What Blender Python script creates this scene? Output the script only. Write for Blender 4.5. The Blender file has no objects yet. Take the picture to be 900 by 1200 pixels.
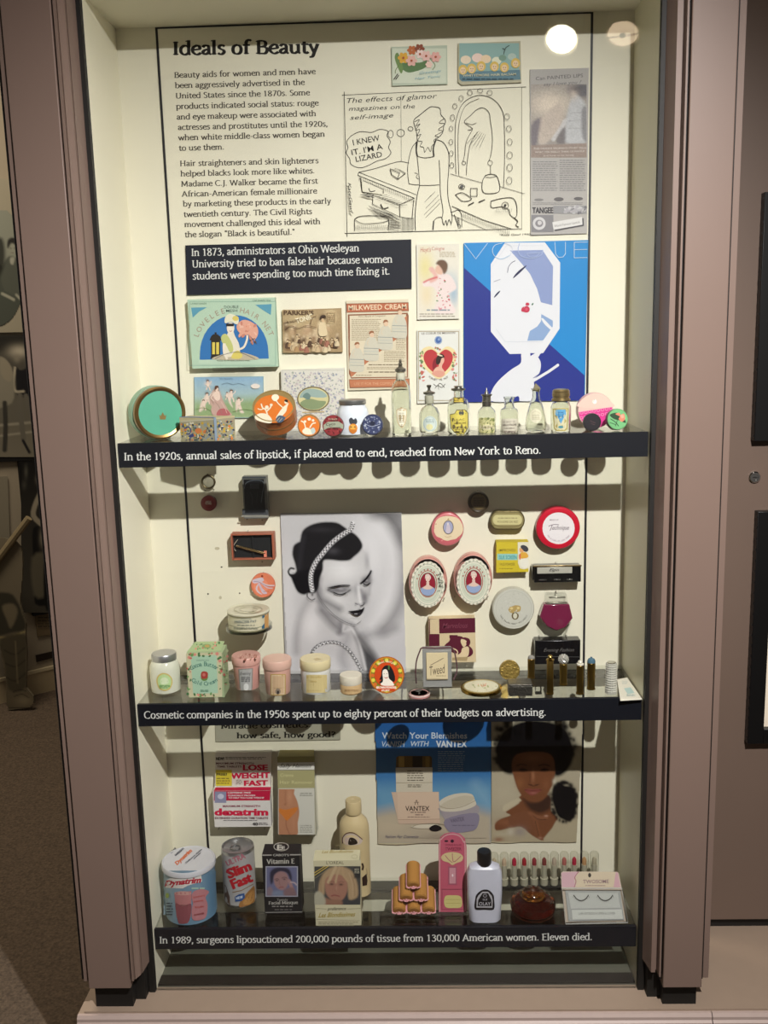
import bpy, math, random
import numpy as np
from mathutils import Matrix, Vector
from mathutils.geometry import tessellate_polygon
SC = bpy.context.scene
COL = SC.collection
pi = math.pi
# ---------------------------------------------------------------- camera
CAM = np.array([0.05791, -1.94137, 1.5]); FPX = 1150.0
_p, _yw, _rl = 0.1854, -0.03141, -0.02571
_cy, _sy, _cp, _sp = math.cos(_yw), math.sin(_yw), math.cos(_p), math.sin(_p)
FW = np.array([_sy*_cp, _cy*_cp, -_sp]); _r0 = np.array([_cy, -_sy, 0.]); _u0 = np.cross(_r0, FW)
RT = math.cos(_rl)*_r0 + math.sin(_rl)*_u0
UP = -math.sin(_rl)*_r0 + math.cos(_rl)*_u0
cd = bpy.data.cameras.new('camera'); cam = bpy.data.objects.new('camera', cd); COL.objects.link(cam)
cd.sensor_fit = 'HORIZONTAL'; cd.sensor_width = 36; cd.lens = 36*FPX/900; cd.clip_start = .05
cam.matrix_world = Matrix(((RT[0], UP[0], -FW[0], CAM[0]), (RT[1], UP[1], -FW[1], CAM[1]), (RT[2], UP[2], -FW[2], CAM[2]), (0, 0, 0, 1)))
SC.camera = cam
# ---------------------------------------------------------------- world, lights, exposure
SC.view_settings.view_transform = 'Standard'; SC.view_settings.look = 'None'
SC.view_settings.gamma = 1; SC.view_settings.use_curve_mapping = False; SC.view_settings.exposure = 0.13
W = bpy.data.worlds.new('room_ambience'); SC.world = W; W.use_nodes = True
W.node_tree.nodes['Background'].inputs[0].default_value = (1.0, .90, .80, 1)
W.node_tree.nodes['Background'].inputs[1].default_value = 0.10
LAMP = Vector((.54, -1.70, 2.36)); AIM = Vector((-.15, 0, .45))
ld = bpy.data.lights.new('spot_lamp_light', 'SPOT'); ld.energy = 262; ld.color = (1.0, .975, .95)
ld.spot_size = math.radians(92); ld.spot_blend = 1.0; ld.shadow_soft_size = .016
lo = bpy.data.objects.new('spot_lamp_light', ld); COL.objects.link(lo); lo.location = LAMP + (AIM-LAMP).normalized()*.012
lo.rotation_euler = (AIM-LAMP).to_track_quat('-Z', 'Y').to_euler()
ad = bpy.data.lights.new('post_top_fill', 'AREA'); ad.energy = 5; ad.size = .9; ad.color = (1.0, .86, .74)  # unseen overhead fill, placed to brighten the tops of the posts
ao = bpy.data.objects.new('post_top_fill', ad); COL.objects.link(ao); ao.location = (.25, -.85, 2.88)
ao.rotation_euler = (Vector((.25, -.5, .9))-ao.location).to_track_quat('-Z', 'Y').to_euler()
a2 = bpy.data.lights.new('side_room_fill', 'AREA'); a2.energy = 42; a2.size = .8; a2.color = (1.0, .86, .68)  # unseen fill added to lift the dark room at left
o2 = bpy.data.objects.new('side_room_fill', a2); COL.objects.link(o2); o2.location = (-1.5, .9, 2.9)
# ---------------------------------------------------------------- pixel rays onto the real surfaces
def ray(x, y): return FW + (x-450)/FPX*RT - (y-600)/FPX*UP
def P(x, y, Y=0.):
    d = ray(x, y); return CAM + d*((Y-CAM[1])/d[1])
def S(x, y, Z):
    d = ray(x, y); return CAM + d*((Z-CAM[2])/d[2])
def proj(q):
    d = np.array(q, float)-CAM; w = d @ FW; return 450+FPX*(d @ RT)/w, 600-FPX*(d @ UP)/w
def mpp(Y, Z, X=0.): return float((np.array([X, Y, Z])-CAM) @ FW)/FPX
def planeY(Y):
    return lambda x, y, k=0: P(x, y, Y-k)
def flatZ(Z): return lambda x, y, k=0: S(x, y, Z+k)
def plane(p0, n):
    p0 = np.array(p0, float); n = np.array(n, float); n /= np.linalg.norm(n)
    def f(x, y, k=0):
        d = ray(x, y); q = p0+n*k; return CAM + d*(((q-CAM) @ n)/(d @ n))
    return f
def cyl(cx, cy, rf, sy=1., zmin=-9):
    """vertical surface of revolution; rf(z) = radius"""
    def f(x, y, k=0):
        d = ray(x, y); Z = 1.
        t = (cy-CAM[1])/d[1]
        for _ in range(5):
            Z = CAM[2]+d[2]*t; R = rf(Z)+k
            ox, oy = CAM[0]-cx, (CAM[1]-cy)/sy; dx, dy = d[0], d[1]/sy
            a = dx*dx+dy*dy; b = ox*dx+oy*dy; c = ox*ox+oy*oy-R*R
            D = b*b-a*c
            t = (-b-math.sqrt(max(D, 0)))/a
        q = CAM+d*t; q[2] = max(q[2], zmin); return q
    f.curved = True
    return f
# ---------------------------------------------------------------- colours and materials
def lin(c, g=1.):
    if isinstance(c, str):
        c = c.lstrip('#')
        if len(c) == 3: c = ''.join(a+a for a in c)
        c = [int(c[i:i+2], 16) for i in (0, 2, 4)]
    elif isinstance(c, (int, float)): c = (c, c, c)
    o = []
    for v in c:
        v = v/255.; v = v/12.92 if v <= .04045 else ((v+.055)/1.055)**2.4
        o.append(min(v*g, .93))
    return tuple(o)
_M = {}
def mat(name, c='#808080', rough=.5, metal=0., g=1., spec=.5, var=.06, scale=60, bump=0., coat=0., trans=0., ior=1.45, em=0., alpha=1.):
    k = (name, str(c), g)
    if k in _M: return _M[k]
    m = bpy.data.materials.new(name); m.use_nodes = True; nt = m.node_tree; b = nt.nodes['Principled BSDF']
    L = lin(c, g)
    b.inputs['Roughness'].default_value = rough; b.inputs['Metallic'].default_value = metal
    b.inputs['IOR'].default_value = ior; b.inputs['Specular IOR Level'].default_value = spec
    b.inputs['Coat Weight'].default_value = coat; b.inputs['Transmission Weight'].default_value = trans
    b.inputs['Alpha'].default_value = alpha
    tc = nt.nodes.new('ShaderNodeTexCoord'); nz = nt.nodes.new('ShaderNodeTexNoise'); nz.inputs['Scale'].default_value = scale
    nz.inputs['Detail'].default_value = 4
    nt.links.new(tc.outputs['Object'], nz.inputs['Vector'])
    mx = nt.nodes.new('ShaderNodeMix'); mx.data_type = 'RGBA'
    mx.inputs['A'].default_value = tuple(max(0, v*(1-var)) for v in L)+(1,); mx.inputs['B'].default_value = tuple(min(1, v*(1+var)) for v in L)+(1,)
    nt.links.new(nz.outputs['Fac'], mx.inputs['Factor']); nt.links.new(mx.outputs['Result'], b.inputs['Base Color'])
    if bump:
        bp = nt.nodes.new('ShaderNodeBump'); bp.inputs['Strength'].default_value = bump; bp.inputs['Distance'].default_value = .002
        nt.links.new(nz.outputs['Fac'], bp.inputs['Height']); nt.links.new(bp.outputs['Normal'], b.inputs['Normal'])
    if em:
        b.inputs['Emission Color'].default_value = L+(1,); b.inputs['Emission Strength'].default_value = em
    _M[k] = m; return m
def print_mat(name, rough=.5, metal=0., coat=0.):
    m = bpy.data.materials.new(name); m.use_nodes = True; nt = m.node_tree; b = nt.nodes['Principled BSDF']
    b.inputs['Roughness'].default_value = rough; b.inputs['Metallic'].default_value = metal; b.inputs['Coat Weight'].default_value = coat
    b.inputs['Specular IOR Level'].default_value = .3
    a = nt.nodes.new('ShaderNodeVertexColor'); a.layer_name = 'Col'; nz = nt.nodes.new('ShaderNodeTexNoise'); nz.inputs['Scale'].default_value = 900
    tc = nt.nodes.new('ShaderNodeTexCoord'); nt.links.new(tc.outputs['Object'], nz.inputs['Vector'])
    mr = nt.nodes.new('ShaderNodeMapRange'); mr.inputs['To Min'].default_value = .93; mr.inputs['To Max'].default_value = 1.05
    nt.links.new(nz.outputs['Fac'], mr.inputs['Value'])
    vm = nt.nodes.new('ShaderNodeVectorMath'); vm.operation = 'SCALE'
    nt.links.new(a.outputs['Color'], vm.inputs[0]); nt.links.new(mr.outputs['Result'], vm.inputs['Scale'])
    nt.links.new(vm.outputs['Vector'], b.inputs['Base Color'])
    return m
PAPER = print_mat('printed_paper', .65); GLOSS = print_mat('glossy_print', .3); TIN = print_mat('lithographed_tin', .32, .0, .3)
def pane_mat(name, tint, ior=1.5, rough=0.0, dens=1.):
    """thin clear sheet: Fresnel mix of mirror reflection and straight-through transmission"""
    m = bpy.data.materials.new(name); m.use_nodes = True; nt = m.node_tree; nt.nodes.clear()
    o = nt.nodes.new('ShaderNodeOutputMaterial'); mx = nt.nodes.new('ShaderNodeMixShader'); fr = nt.nodes.new('ShaderNodeFresnel')
    fr.inputs['IOR'].default_value = ior; tr = nt.nodes.new('ShaderNodeBsdfTransparent'); tr.inputs[0].default_value = tint+(1,)
    gl = nt.nodes.new('ShaderNodeBsdfGlossy'); gl.inputs['Roughness'].default_value = rough
    gm = nt.nodes.new('ShaderNodeNewGeometry'); mr = nt.nodes.new('ShaderNodeMapRange'); mr.inputs['To Min'].default_value = ior; mr.inputs['To Max'].default_value = 1/ior
    nt.links.new(gm.outputs['Backfacing'], mr.inputs['Value']); nt.links.new(mr.outputs['Result'], fr.inputs['IOR'])
    nt.links.new(fr.outputs[0], mx.inputs[0]); nt.links.new(tr.outputs[0], mx.inputs[1]); nt.links.new(gl.outputs[0], mx.inputs[2])
    nt.links.new(mx.outputs[0], o.inputs[0]); return m
GLASSPANE = pane_mat('case_glass', (.985, .99, .985)); SHELFGLASS = pane_mat('shelf_glass', (.965, .972, .955)); ACRYL = pane_mat('clear_acrylic', (.97, .975, .97), 1.45, .03)
BOTGLASS = pane_mat('bottle_glass', (.80, .83, .76), 1.5, .04)
def solidglass(name, c, rough=.02, ior=1.45):
    m = bpy.data.materials.new(name); m.use_nodes = True; b = m.node_tree.nodes['Principled BSDF']
    b.inputs['Base Color'].default_value = lin(c)+(1,); b.inputs['Transmission Weight'].default_value = 1; b.inputs['Roughness'].default_value = rough; b.inputs['IOR'].default_value = ior
    return m
CREAM = lambda g=1.: mat('cream_paint', '#dfdac6', .55, g=g, var=.015, scale=8)
TAUPE = mat('taupe_metal', '#78645a', .45, var=.03, scale=5, bump=.02)
DARK = mat('black_rubber', '#15120f', .6); SHELFBLACK = mat('black_label_strip', '#12141c', .55, spec=.25, var=.03)
CHROME = mat('chrome', '#d8d8d8', .15, 1.); BRASS = mat('brass', '#a58a4c', .25, 1.); GOLD = mat('gold_metal', '#c9a75a', .3, 1.)
PINM = mat('clear_pin_plastic', '#b9b4a6', .25, coat=.5)
# ---------------------------------------------------------------- mesh builder
class MB:
    def __init__(s, name, smooth=True, bevel=0, label=None):
        s.name = name; s.V = []; s.C = []; s.F = []; s.MI = []; s.mats = []; s.cur = None; s.col = (.5, .5, .5); s.T = None; s.smooth = smooth; s.bevel = bevel; s.label = label; s.subs = []; s.kind = None
    def m(s, material, col=None, g=1.):
        if material not in s.mats: s.mats.append(material)
        s.cur = s.mats.index(material)
        if col is not None: s.col = lin(col, g)
        return s
    def add(s, vs, fs, cols=None):
        b = len(s.V)
        if s.T is not None: vs = [tuple(s.T @ Vector(v)) for v in vs]
        s.V.extend([tuple(map(float, v)) for v in vs]); s.C.extend(cols if cols is not None else [s.col]*len(vs))
        s.F.extend([tuple(b+i for i in f) for f in fs]); s.MI.extend([s.cur or 0]*len(fs)); return s
    def box(s, x0, x1, y0, y1, z0, z1):
        v = [(x, y, z) for x in (x0, x1) for y in (y0, y1) for z in (z0, z1)]
        return s.add(v, [(0, 1, 3, 2), (4, 6, 7, 5), (0, 4, 5, 1), (2, 3, 7, 6), (0, 2, 6, 4), (1, 5, 7, 3)])
    def hexa(s, bot, top):
        """two quads (same winding, counter-clockwise from above)"""
        return s.add(list(bot)+list(top), [(3, 2, 1, 0), (4, 5, 6, 7)]+[(i, (i+1) % 4, 4+(i+1) % 4, 4+i) for i in range(4)])
    def lathe(s, prof, n=40, c=(0, 0, 0), sx=1., sy=1., flute=0, fd=0.):
        vs = []; fs = []
        for r, z in prof:
            for i in range(n):
                a = 2*pi*i/n; rr = r*(1+fd*math.cos(flute*a)) if flute else r
                vs.append((c[0]+rr*math.cos(a)*sx, c[1]+rr*math.sin(a)*sy, c[2]+z))
        for j in range(len(prof)-1):
            for i in range(n): fs.append((j*n+i, j*n+(i+1) % n, (j+1)*n+(i+1) % n, (j+1)*n+i))
        if prof[0][0] > 1e-6: fs.append(tuple(range(n))[::-1])
        if prof[-1][0] > 1e-6: fs.append(tuple((len(prof)-1)*n+i for i in range(n)))
        return s.add(vs, fs)
    def tube(s, pts, r, n=8, closed=False):
        pts = [Vector(p) for p in pts]; vs = []; fs = []; N = len(pts); up = Vector((0, 0, 1))
        for i, p in enumerate(pts):
            d = (pts[(i+1) % N]-pts[i-1]) if closed else (pts[min(i+1, N-1)]-pts[max(i-1, 0)])
            d.normalize(); a = d.cross(Vector((0, 1, 0)) if abs(d.y) < .9 else up).normalized(); b = d.cross(a)
            rr = r[i] if isinstance(r, (list, tuple)) else r
            for k in range(n): vs.append(p+(a*math.cos(2*pi*k/n)+b*math.sin(2*pi*k/n))*rr)
        for i in range(N if closed else N-1):
            for k in range(n): fs.append((i*n+k, i*n+(k+1) % n, ((i+1) % N)*n+(k+1) % n, ((i+1) % N)*n+k))
        if not closed: fs += [tuple(range(n))[::-1], tuple((N-1)*n+k for k in range(n))]
        return s.add(vs, fs)
    def extr(s, pts, y0, y1):
        """prism of an (x,z) outline between two depths"""
        n = len(pts); v = [(x, y0, z) for x, z in pts]+[(x, y1, z) for x, z in pts]
        return s.add(v, [tuple(range(n)), tuple(range(2*n-1, n-1, -1))]+[(i, n+i, n+(i+1) % n, (i+1) % n) for i in range(n)])
    def extrx(s, pts, x0, x1):
        n = len(pts); v = [(x0, y, z) for y, z in pts]+[(x1, y, z) for y, z in pts]
        return s.add(v, [tuple(range(n)), tuple(range(2*n-1, n-1, -1))]+[(i, n+i, n+(i+1) % n, (i+1) % n) for i in range(n)])
    def extrz(s, pts, z0, z1):
        n = len(pts); v = [(x, y, z0) for x, y in pts]+[(x, y, z1) for x, y in pts]
        return s.add(v, [tuple(range(n)), tuple(range(2*n-1, n-1, -1))]+[(i, n+i, n+(i+1) % n, (i+1) % n) for i in range(n)])
    def sub(s, name, **k):
        p = MB(name, **k); s.subs.append(p); return p
    def build(s, origin):
        me = bpy.data.meshes.new(s.name)
        o = np.array(origin); V = np.array(s.V)-o
        me.from_pydata([tuple(v) for v in V], [], s.F)
        for m in s.mats or [PAPER]: me.materials.append(m)
        if s.mats: me.polygons.foreach_set('material_index', s.MI)
        a = me.color_attributes.new('Col', 'FLOAT_COLOR', 'POINT')
        a.data.foreach_set('color', np.hstack([np.array(s.C, dtype=np.float32).reshape(-1, 3), np.ones((len(s.V), 1), np.float32)]).ravel())
        if s.smooth:
            me.shade_smooth(); me.set_sharp_from_angle(angle=.6)
        ob = bpy.data.objects.new(s.name, me); COL.objects.link(ob)
        if s.bevel:
            b = ob.modifiers.new('bevel', 'BEVEL'); b.width = s.bevel; b.segments = 2; b.limit_method = 'ANGLE'; b.angle_limit = .9
        if s.label: ob['label'] = s.label
        if s.kind: ob['kind'] = s.kind
        return ob
class Thing:
    def __init__(s, name, label, cat, group=None, kind=None):
        s.name, s.label, s.cat, s.group, s.kind = name, label, cat, group, kind; s.parts = []; s.solo = None
    def part(s, name, **k):
        p = MB(name, **k); s.parts.append(p); return p
    def mesh(s, **k):
        s.solo = MB(s.name, **k); return s.solo
    def done(s):
        V = []
        for p in ([s.solo] if s.solo else s.parts):
            V += p.V
        V = np.array(V); lo, hi = V.min(0), V.max(0); org = ((lo+hi)/2); org[2] = lo[2]
        if s.solo: root = s.solo.build(org)
        else: root = bpy.data.objects.new(s.name, None); COL.objects.link(root); root.empty_display_size = .02
        root.location = tuple(org)
        for p in (s.parts if not s.solo else []):
            ob = p.build(org); ob.parent = root
            for q in p.subs:
                oq = q.build(org); oq.parent = ob
        if s.solo:
            for q in s.solo.subs: oq = q.build(org); oq.parent = root
        if s.kind: root['kind'] = s.kind
        if s.cat: root['category'] = s.cat
        if s.label: root['label'] = s.label
        if s.group: root['group'] = s.group
        return root
def dup(root, loc, label=None, rot=None):
    r = root.copy(); COL.objects.link(r); r.location = loc
    if rot is not None: r.rotation_euler = rot
    if label: r['label'] = label
    for ch in list(root.children):
        c = ch.copy(); COL.objects.link(c); c.parent = r
        for g in list(ch.children):
            d = g.copy(); COL.objects.link(d); d.parent = c
    return r
# ---------------------------------------------------------------- lettering
_F = None
def font_mesh(txt, bold=0., shear=0.):
    global _F
    if _F is None:
        cu = bpy.data.curves.new('lettering', 'FONT'); _F = bpy.data.objects.new('lettering', cu)
    cu = _F.data; cu.body = txt; cu.resolution_u = 2; cu.offset = min(bold, .05)*.62; cu.shear = shear; cu.size = 1
    me = bpy.data.meshes.new_from_object(_F); n = len(me.vertices)
    V = np.zeros(n*3); me.vertices.foreach_get('co', V); V = V.reshape(-1, 3)[:, :2]
    Fc = [tuple(p.vertices) for p in me.polygons]; bpy.data.meshes.remove(me); return V, Fc
G = {  # broad-nib skeleton roman: baseline 0, x-height 5, capitals 7.2, ascender 7.8
'a': (4.5, 's.9,4.1 1.4,4.8 2.3,5 3.1,4.7 3.4,3.8;3.4,4 3.4,.6 4.3,0;s3.4,2.9 1.7,2.4 .8,1.3 1.5,.15 2.6,.4 3.4,1.2'),
'b': (5.2, '1.1,7.8 1.1,.2;f.6,7.7,.7;s1.1,3.9 2,4.8 3.2,4.9 4.5,3.7 4.5,1.5 3.2,.1 2,.1 1.1,.8'),
'c': (4.2, 's4,4.3 3.2,4.9 2.1,4.9 .8,3.6 .8,1.5 2,.1 3.2,.1 4.1,.8'),
'd': (5.2, '4.2,7.8 4.2,.4 4.8,0;f3.7,7.7,.7;s4.2,4.2 3.2,4.9 2,4.9 .8,3.5 .8,1.5 1.9,.1 3,.1 4.2,1'),
'e': (4.4, '.9,2.6 4,3;s4,3 3.6,4.6 2.4,5 .8,3.6 .8,1.5 2.1,.1 3.2,.1 4.2,.8'),
'f': (3.1, 's3.6,7.3 2.9,7.8 1.9,7.3 1.5,6.2;1.5,6.4 1.5,0;f1.6,0,.9;.3,4.9 3,4.9'),
'g': (4.8, 's4.6,5.1 3.6,4.8 2.3,5 .9,3.6 1.6,2.2 2.8,2.1 3.8,3.4 3.2,4.6;s1.8,2.1 1,1.2 1.7,.5 3.6,.3 4.4,-.7 3.4,-2.1 1.7,-2.2 .7,-1.2 1.6,-.1 2.4,.3'),
'h': (5.4, '1.1,7.8 1.1,0;f.6,7.7,.7;f1.1,0,.9;s1.1,3.8 2.2,4.8 3.5,4.8 4.2,3.6;4.2,3.8 4.2,0;f4.2,0,.9'),
'i': (2.5, '1.2,5 1.2,0;f.7,4.9,.7;f1.2,0,.9;1.2,6.5 1.2,7.3'),
'j': (2.5, '1.3,5 1.3,-1.2;f.8,4.9,.7;s1.3,-.8 1,-2 .1,-2.2;1.3,6.5 1.3,7.3'),
'k': (5, '1.1,7.8 1.1,0;f.6,7.7,.7;f1.1,0,.9;4,4.9 1.2,2.5;2,3 4.2,0;f4.3,0,.7;f4,4.9,.7'),
'l': (2.5, '1.2,7.8 1.2,0;f.7,7.7,.7;f1.2,0,.9'),
'm': (8, '1.1,5 1.1,0;f.6,4.9,.7;f1.1,0,.9;s1.1,3.8 2.1,4.8 3.2,4.8 3.9,3.6;3.9,3.8 3.9,0;f3.9,0,.9;s3.9,3.8 4.9,4.8 6.1,4.8 6.8,3.6;6.8,3.8 6.8,0;f6.8,0,.9'),
'n': (5.4, '1.1,5 1.1,0;f.6,4.9,.7;f1.1,0,.9;s1.1,3.8 2.2,4.8 3.5,4.8 4.2,3.6;4.2,3.8 4.2,0;f4.2,0,.9'),
'o': (5, 's2.5,5 3.8,4.4 4.3,2.5 3.8,.6 2.5,0 1.2,.6 .7,2.5 1.2,4.4 2.5,5'),
'p': (5.2, '1.1,5 1.1,-2.3;f.6,4.9,.7;f1.1,-2.3,.9;s1.1,3.9 2,4.8 3.2,4.9 4.5,3.7 4.5,1.5 3.2,.1 2,.1 1.1,.8'),
'q': (5.2, '4.2,5 4.2,-2.3;f4.2,-2.3,.9;s4.2,4.2 3.2,4.9 2,4.9 .8,3.5 .8,1.5 1.9,.1 3,.1 4.2,1'),
'r': (3.7, '1.1,5 1.1,0;f.6,4.9,.7;f1.1,0,.9;s1.1,3.6 1.9,4.7 2.7,5 3.5,4.7'),
's': (3.7, 's3.2,4.4 2.4,5 1.3,4.7 .9,3.7 1.8,2.8 2.8,2.2 3.1,1.1 2.3,.1 1.3,0 .6,.6'),
't': (3.2, '1.4,6.2 1.4,1.2;s1.4,1.4 1.7,.2 2.4,0 3.1,.5;.3,4.9 3,4.9'),
'u': (5.4, '1.1,4.9 1.1,1.4;f.7,4.9,.7;s1.1,1.6 1.7,.2 2.8,.1 4.2,1.2;4.2,5 4.2,.4 4.9,0;f3.8,4.9,.6'),
'v': (4.7, '.6,4.9 2.4,0;2.4,0 4.1,4.9;f.7,4.9,.7;f4,4.9,.7'),
'w': (7, '.6,4.9 2.2,0;2.2,0 3.6,4.6;3.6,4.6 5,0;5,0 6.5,4.9;f.7,4.9,.7;f6.3,4.9,.7'),
'x': (4.7, '.8,4.9 4,0;3.9,4.9 .7,0;f.9,4.9,.7;f3.8,4.9,.7;f.8,0,.7;f3.9,0,.7'),
'y': (4.7, '.7,4.9 2.5,.2;4.1,4.9 2.2,-.8;s2.4,-.4 1.8,-1.9 .6,-2.2;f.8,4.9,.7;f4,4.9,.7'),
'z': (4.3, '.8,4.9 3.7,4.9;3.7,4.9 .7,0;.7,0 3.8,0'),
'A': (6.6, '.7,0 3.3,7.2;3.3,7.2 5.9,0;1.6,2.5 5,2.5;f.8,0,.9;f5.9,0,.9'),
'B': (5.6, '1.3,7.2 1.3,0;s1.3,7.1 3.2,7.1 4.3,6.3 4.2,4.5 3,3.9 1.4,3.9;s3,3.9 4.7,3.2 5,1.7 4.2,.2 2.8,.1 1.3,.1;f.9,7.1,.7;f.9,0,.7'),
'C': (6.2, 's5.7,6.4 4.5,7.2 3,7.1 1.2,5.8 .8,3.4 1.6,1 3.4,.1 4.8,.2 5.8,.9'),
'D': (6.6, '1.3,7.2 1.3,0;s1.3,7.1 3.2,7.1 5.2,6.3 6,3.8 5.2,1.2 3.2,.1 1.3,.1;f.9,7.1,.7;f.9,0,.7'),
'E': (5.1, '1.3,7.2 1.3,0;1.3,7.1 4.5,7.1;1.3,3.8 4,3.8;1.3,.1 4.7,.1;f.9,7.1,.7;f.9,0,.7'),
'F': (5, '1.3,7.2 1.3,0;1.3,7.1 4.5,7.1;1.3,3.8 4,3.8;f.9,7.1,.7;f1.3,0,1'),
'H': (6.9, '1.3,7.2 1.3,0;5.6,7.2 5.6,0;1.3,3.8 5.6,3.8;f1.3,7.1,.9;f1.3,0,.9;f5.6,7.1,.9;f5.6,0,.9'),
'I': (3, '1.5,7.2 1.5,0;f1.5,7.1,1;f1.5,0,1'),
'J': (3, '1.7,7.2 1.7,.2;f1.7,7.1,1;s1.7,.6 1.3,-1.2 .1,-1.8'),
'K': (6, '1.3,7.2 1.3,0;5,7.1 1.5,3.5;2.2,4.2 5.2,0;f1.3,7.1,.9;f1.3,0,.9'),
'L': (5, '1.3,7.2 1.3,0;1.3,.1 4.6,.1;f1.3,7.1,.9'),
'M': (8.2, '1.2,0 1.5,7.2;1.5,7.2 4.1,1;4.1,1 6.6,7.2;6.6,7.2 7,0;f1.2,0,.9;f7,0,.9;f1.2,7.1,.6;f6.9,7.1,.6'),
'N': (6.9, '1.2,0 1.2,7.2;1.2,7.2 5.8,0;5.8,0 5.8,7.2;f1.2,0,.9;f5.8,7.1,.9;f1,7.1,.6'),
'O': (7, 's3.5,7.2 5.4,6.4 6.3,3.6 5.4,.8 3.5,0 1.6,.8 .8,3.6 1.6,6.4 3.5,7.2'),
'P': (5.3, '1.3,7.2 1.3,0;s1.3,7.1 3.3,7.1 4.6,6 4.5,4.3 3.2,3.4 1.5,3.4;f.9,7.1,.7;f1.3,0,1'),
'R': (6, '1.3,7.2 1.3,0;s1.3,7.1 3.1,7.1 4.4,6.2 4.3,4.7 3.1,3.8 1.5,3.8;2.9,3.8 5.4,0;f.9,7.1,.7;f1.3,0,.9;f5.6,0,.6'),
'S': (4.7, 's4,6.5 3,7.2 1.7,7 1,5.8 1.6,4.5 3.3,3.4 4.1,2 3.5,.5 2.2,0 .8,.8'),
'T': (5.8, '2.9,7.2 2.9,0;.5,7.1 5.3,7.1;f2.9,0,1;.5,7.1 .5,6.4;5.3,7.1 5.3,6.4'),
'U': (6.7, '1.3,7.1 1.3,2.4;s1.3,2.8 1.6,.8 3.2,.05 5,.8 5.4,2.8;5.4,2.5 5.4,7.1;f1.3,7.1,.9;f5.4,7.1,.8'),
'V': (6.4, '.7,7.2 3.2,0;3.2,0 5.6,7.2;f.8,7.1,.8;f5.6,7.1,.8'),
'W': (9.2, '.6,7.2 2.7,0;2.7,0 4.7,7;4.7,7 6.7,0;6.7,0 8.6,7.2;f.8,7.1,.8;f8.5,7.1,.8'),
'Y': (6, '.7,7.1 3,3.5;5.4,7.1 3,3.5;3,3.7 3,0;f.8,7.1,.8;f5.3,7.1,.8;f3,0,1'),
'0': (5, 's2.5,7 3.9,6 4.3,3.5 3.9,1 2.5,0 1.1,1 .7,3.5 1.1,6 2.5,7'),
'1': (5, '2.6,7 2.6,0;1.4,6.2 2.6,7;f2.6,0,1'),
'2': (5, 's1,5.8 1.8,6.9 3,6.9 3.8,5.6 3.2,3.6 .9,.2;.9,.2 4.3,.2'),
'3': (5, 's1,6.2 2,7 3.4,6.6 3.6,4.9 2,3.8;s2,3.8 3.8,3.2 4.1,1.5 3,.1 1.6,0 .7,.7'),
'4': (5, '3.3,7 3.3,0;3.3,7 .6,2.2;.6,2.2 4.5,2.2'),
'5': (5, '1.4,7 4,7;1.4,7 1.2,4;s1.2,4 2.6,4.3 4,3.3 4,1.4 2.8,.1 .8,.3'),
'6': (5, 's3.8,6.9 2,5.8 .8,3.2 1,1.2 2.4,0 3.9,.9 4.1,2.7 2.8,4.1 1.1,3.2'),
'7': (5, '.8,7 4.2,7;4.2,7 1.8,0'),
'8': (5, 's2.5,3.8 1,5 1.2,6.5 2.5,7 3.8,6.5 3.9,5.1 2.5,3.9 .9,2.3 1,.6 2.5,0 4,.6 4.1,2.3 2.5,3.8'),
'9': (5, 's1.2,.1 3,1.2 4.2,3.8 4,5.8 2.6,7 1.1,6.1 .9,4.3 2.2,2.9 3.9,3.8'),
'.': (2.2, '1.1,.1 1.1,.75'), ',': (2.2, '1.2,.8 1.2,.1;1.3,.2 .8,-1.3'), ':': (2.4, '1.2,.1 1.2,.75;1.2,4 1.2,4.7'), '-': (3.2, '.6,2.5 2.6,2.5'),
'"': (3.4, '1,7.6 1.2,5.8;2.2,7.6 2.4,5.8'), "'": (2, '1,7.6 .9,6'), '?': (4.2, 's.9,6.3 2,7.2 3.4,6.6 3.4,5 2.2,3.6 2,2;2,.1 2,.75'), ' ': (2.6, '')}
def cr(pts, n=4, closed=False):
    N = len(pts); out = []
    g = lambda i: pts[i % N] if closed else pts[min(max(i, 0), N-1)]
    for i in range(N if closed else N-1):
        a, b, c, d = map(np.array, (g(i-1), g(i), g(i+1), g(i+2)))
        for k in range(n):
            t = k/n; out.append(tuple(.5*((2*b)+(c-a)*t+(2*a-5*b+4*c-d)*t*t+(3*b-a-3*c+d)*t**3)))
    if not closed: out.append(tuple(pts[-1]))
    return out
_gc = {}
def glyph(ch, th, tn):
    k = (ch, th, tn)
    if k in _gc: return _gc[k]
    adv, spec = G.get(ch, (4, '')); quads = []
    def seg(a, b, w=None):
        a = np.array(a, float); b = np.array(b, float); d = b-a; L = np.linalg.norm(d)
        if L < 1e-6: return
        d /= L; n = np.array([-d[1], d[0]]); an = math.atan2(d[1], d[0])
        if w is None: w = tn+(th-tn)*abs(math.sin(an+.25))
        e = d*min(w, tn)*.3; a = a-e; b = b+e; n = n*w/2
        quads.append([a-n, b-n, b+n, a+n])
    for st in spec.split(';'):
        if not st: continue
        if st[0] == 'f':
            x, y, w = map(float, st[1:].split(',')); yy = y+(tn*.4 if y < 3 else -tn*.3); seg((x-w, yy), (x+w, yy), tn*.85); continue
        sm = st[0] == 's'; pts = [tuple(map(float, q.split(','))) for q in st[1 if sm else 0:].split()]
        if sm: pts = cr(pts, 3)
        for a, b in zip(pts, pts[1:]): seg(a, b)
    _gc[k] = (adv, quads); return _gc[k]
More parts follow.
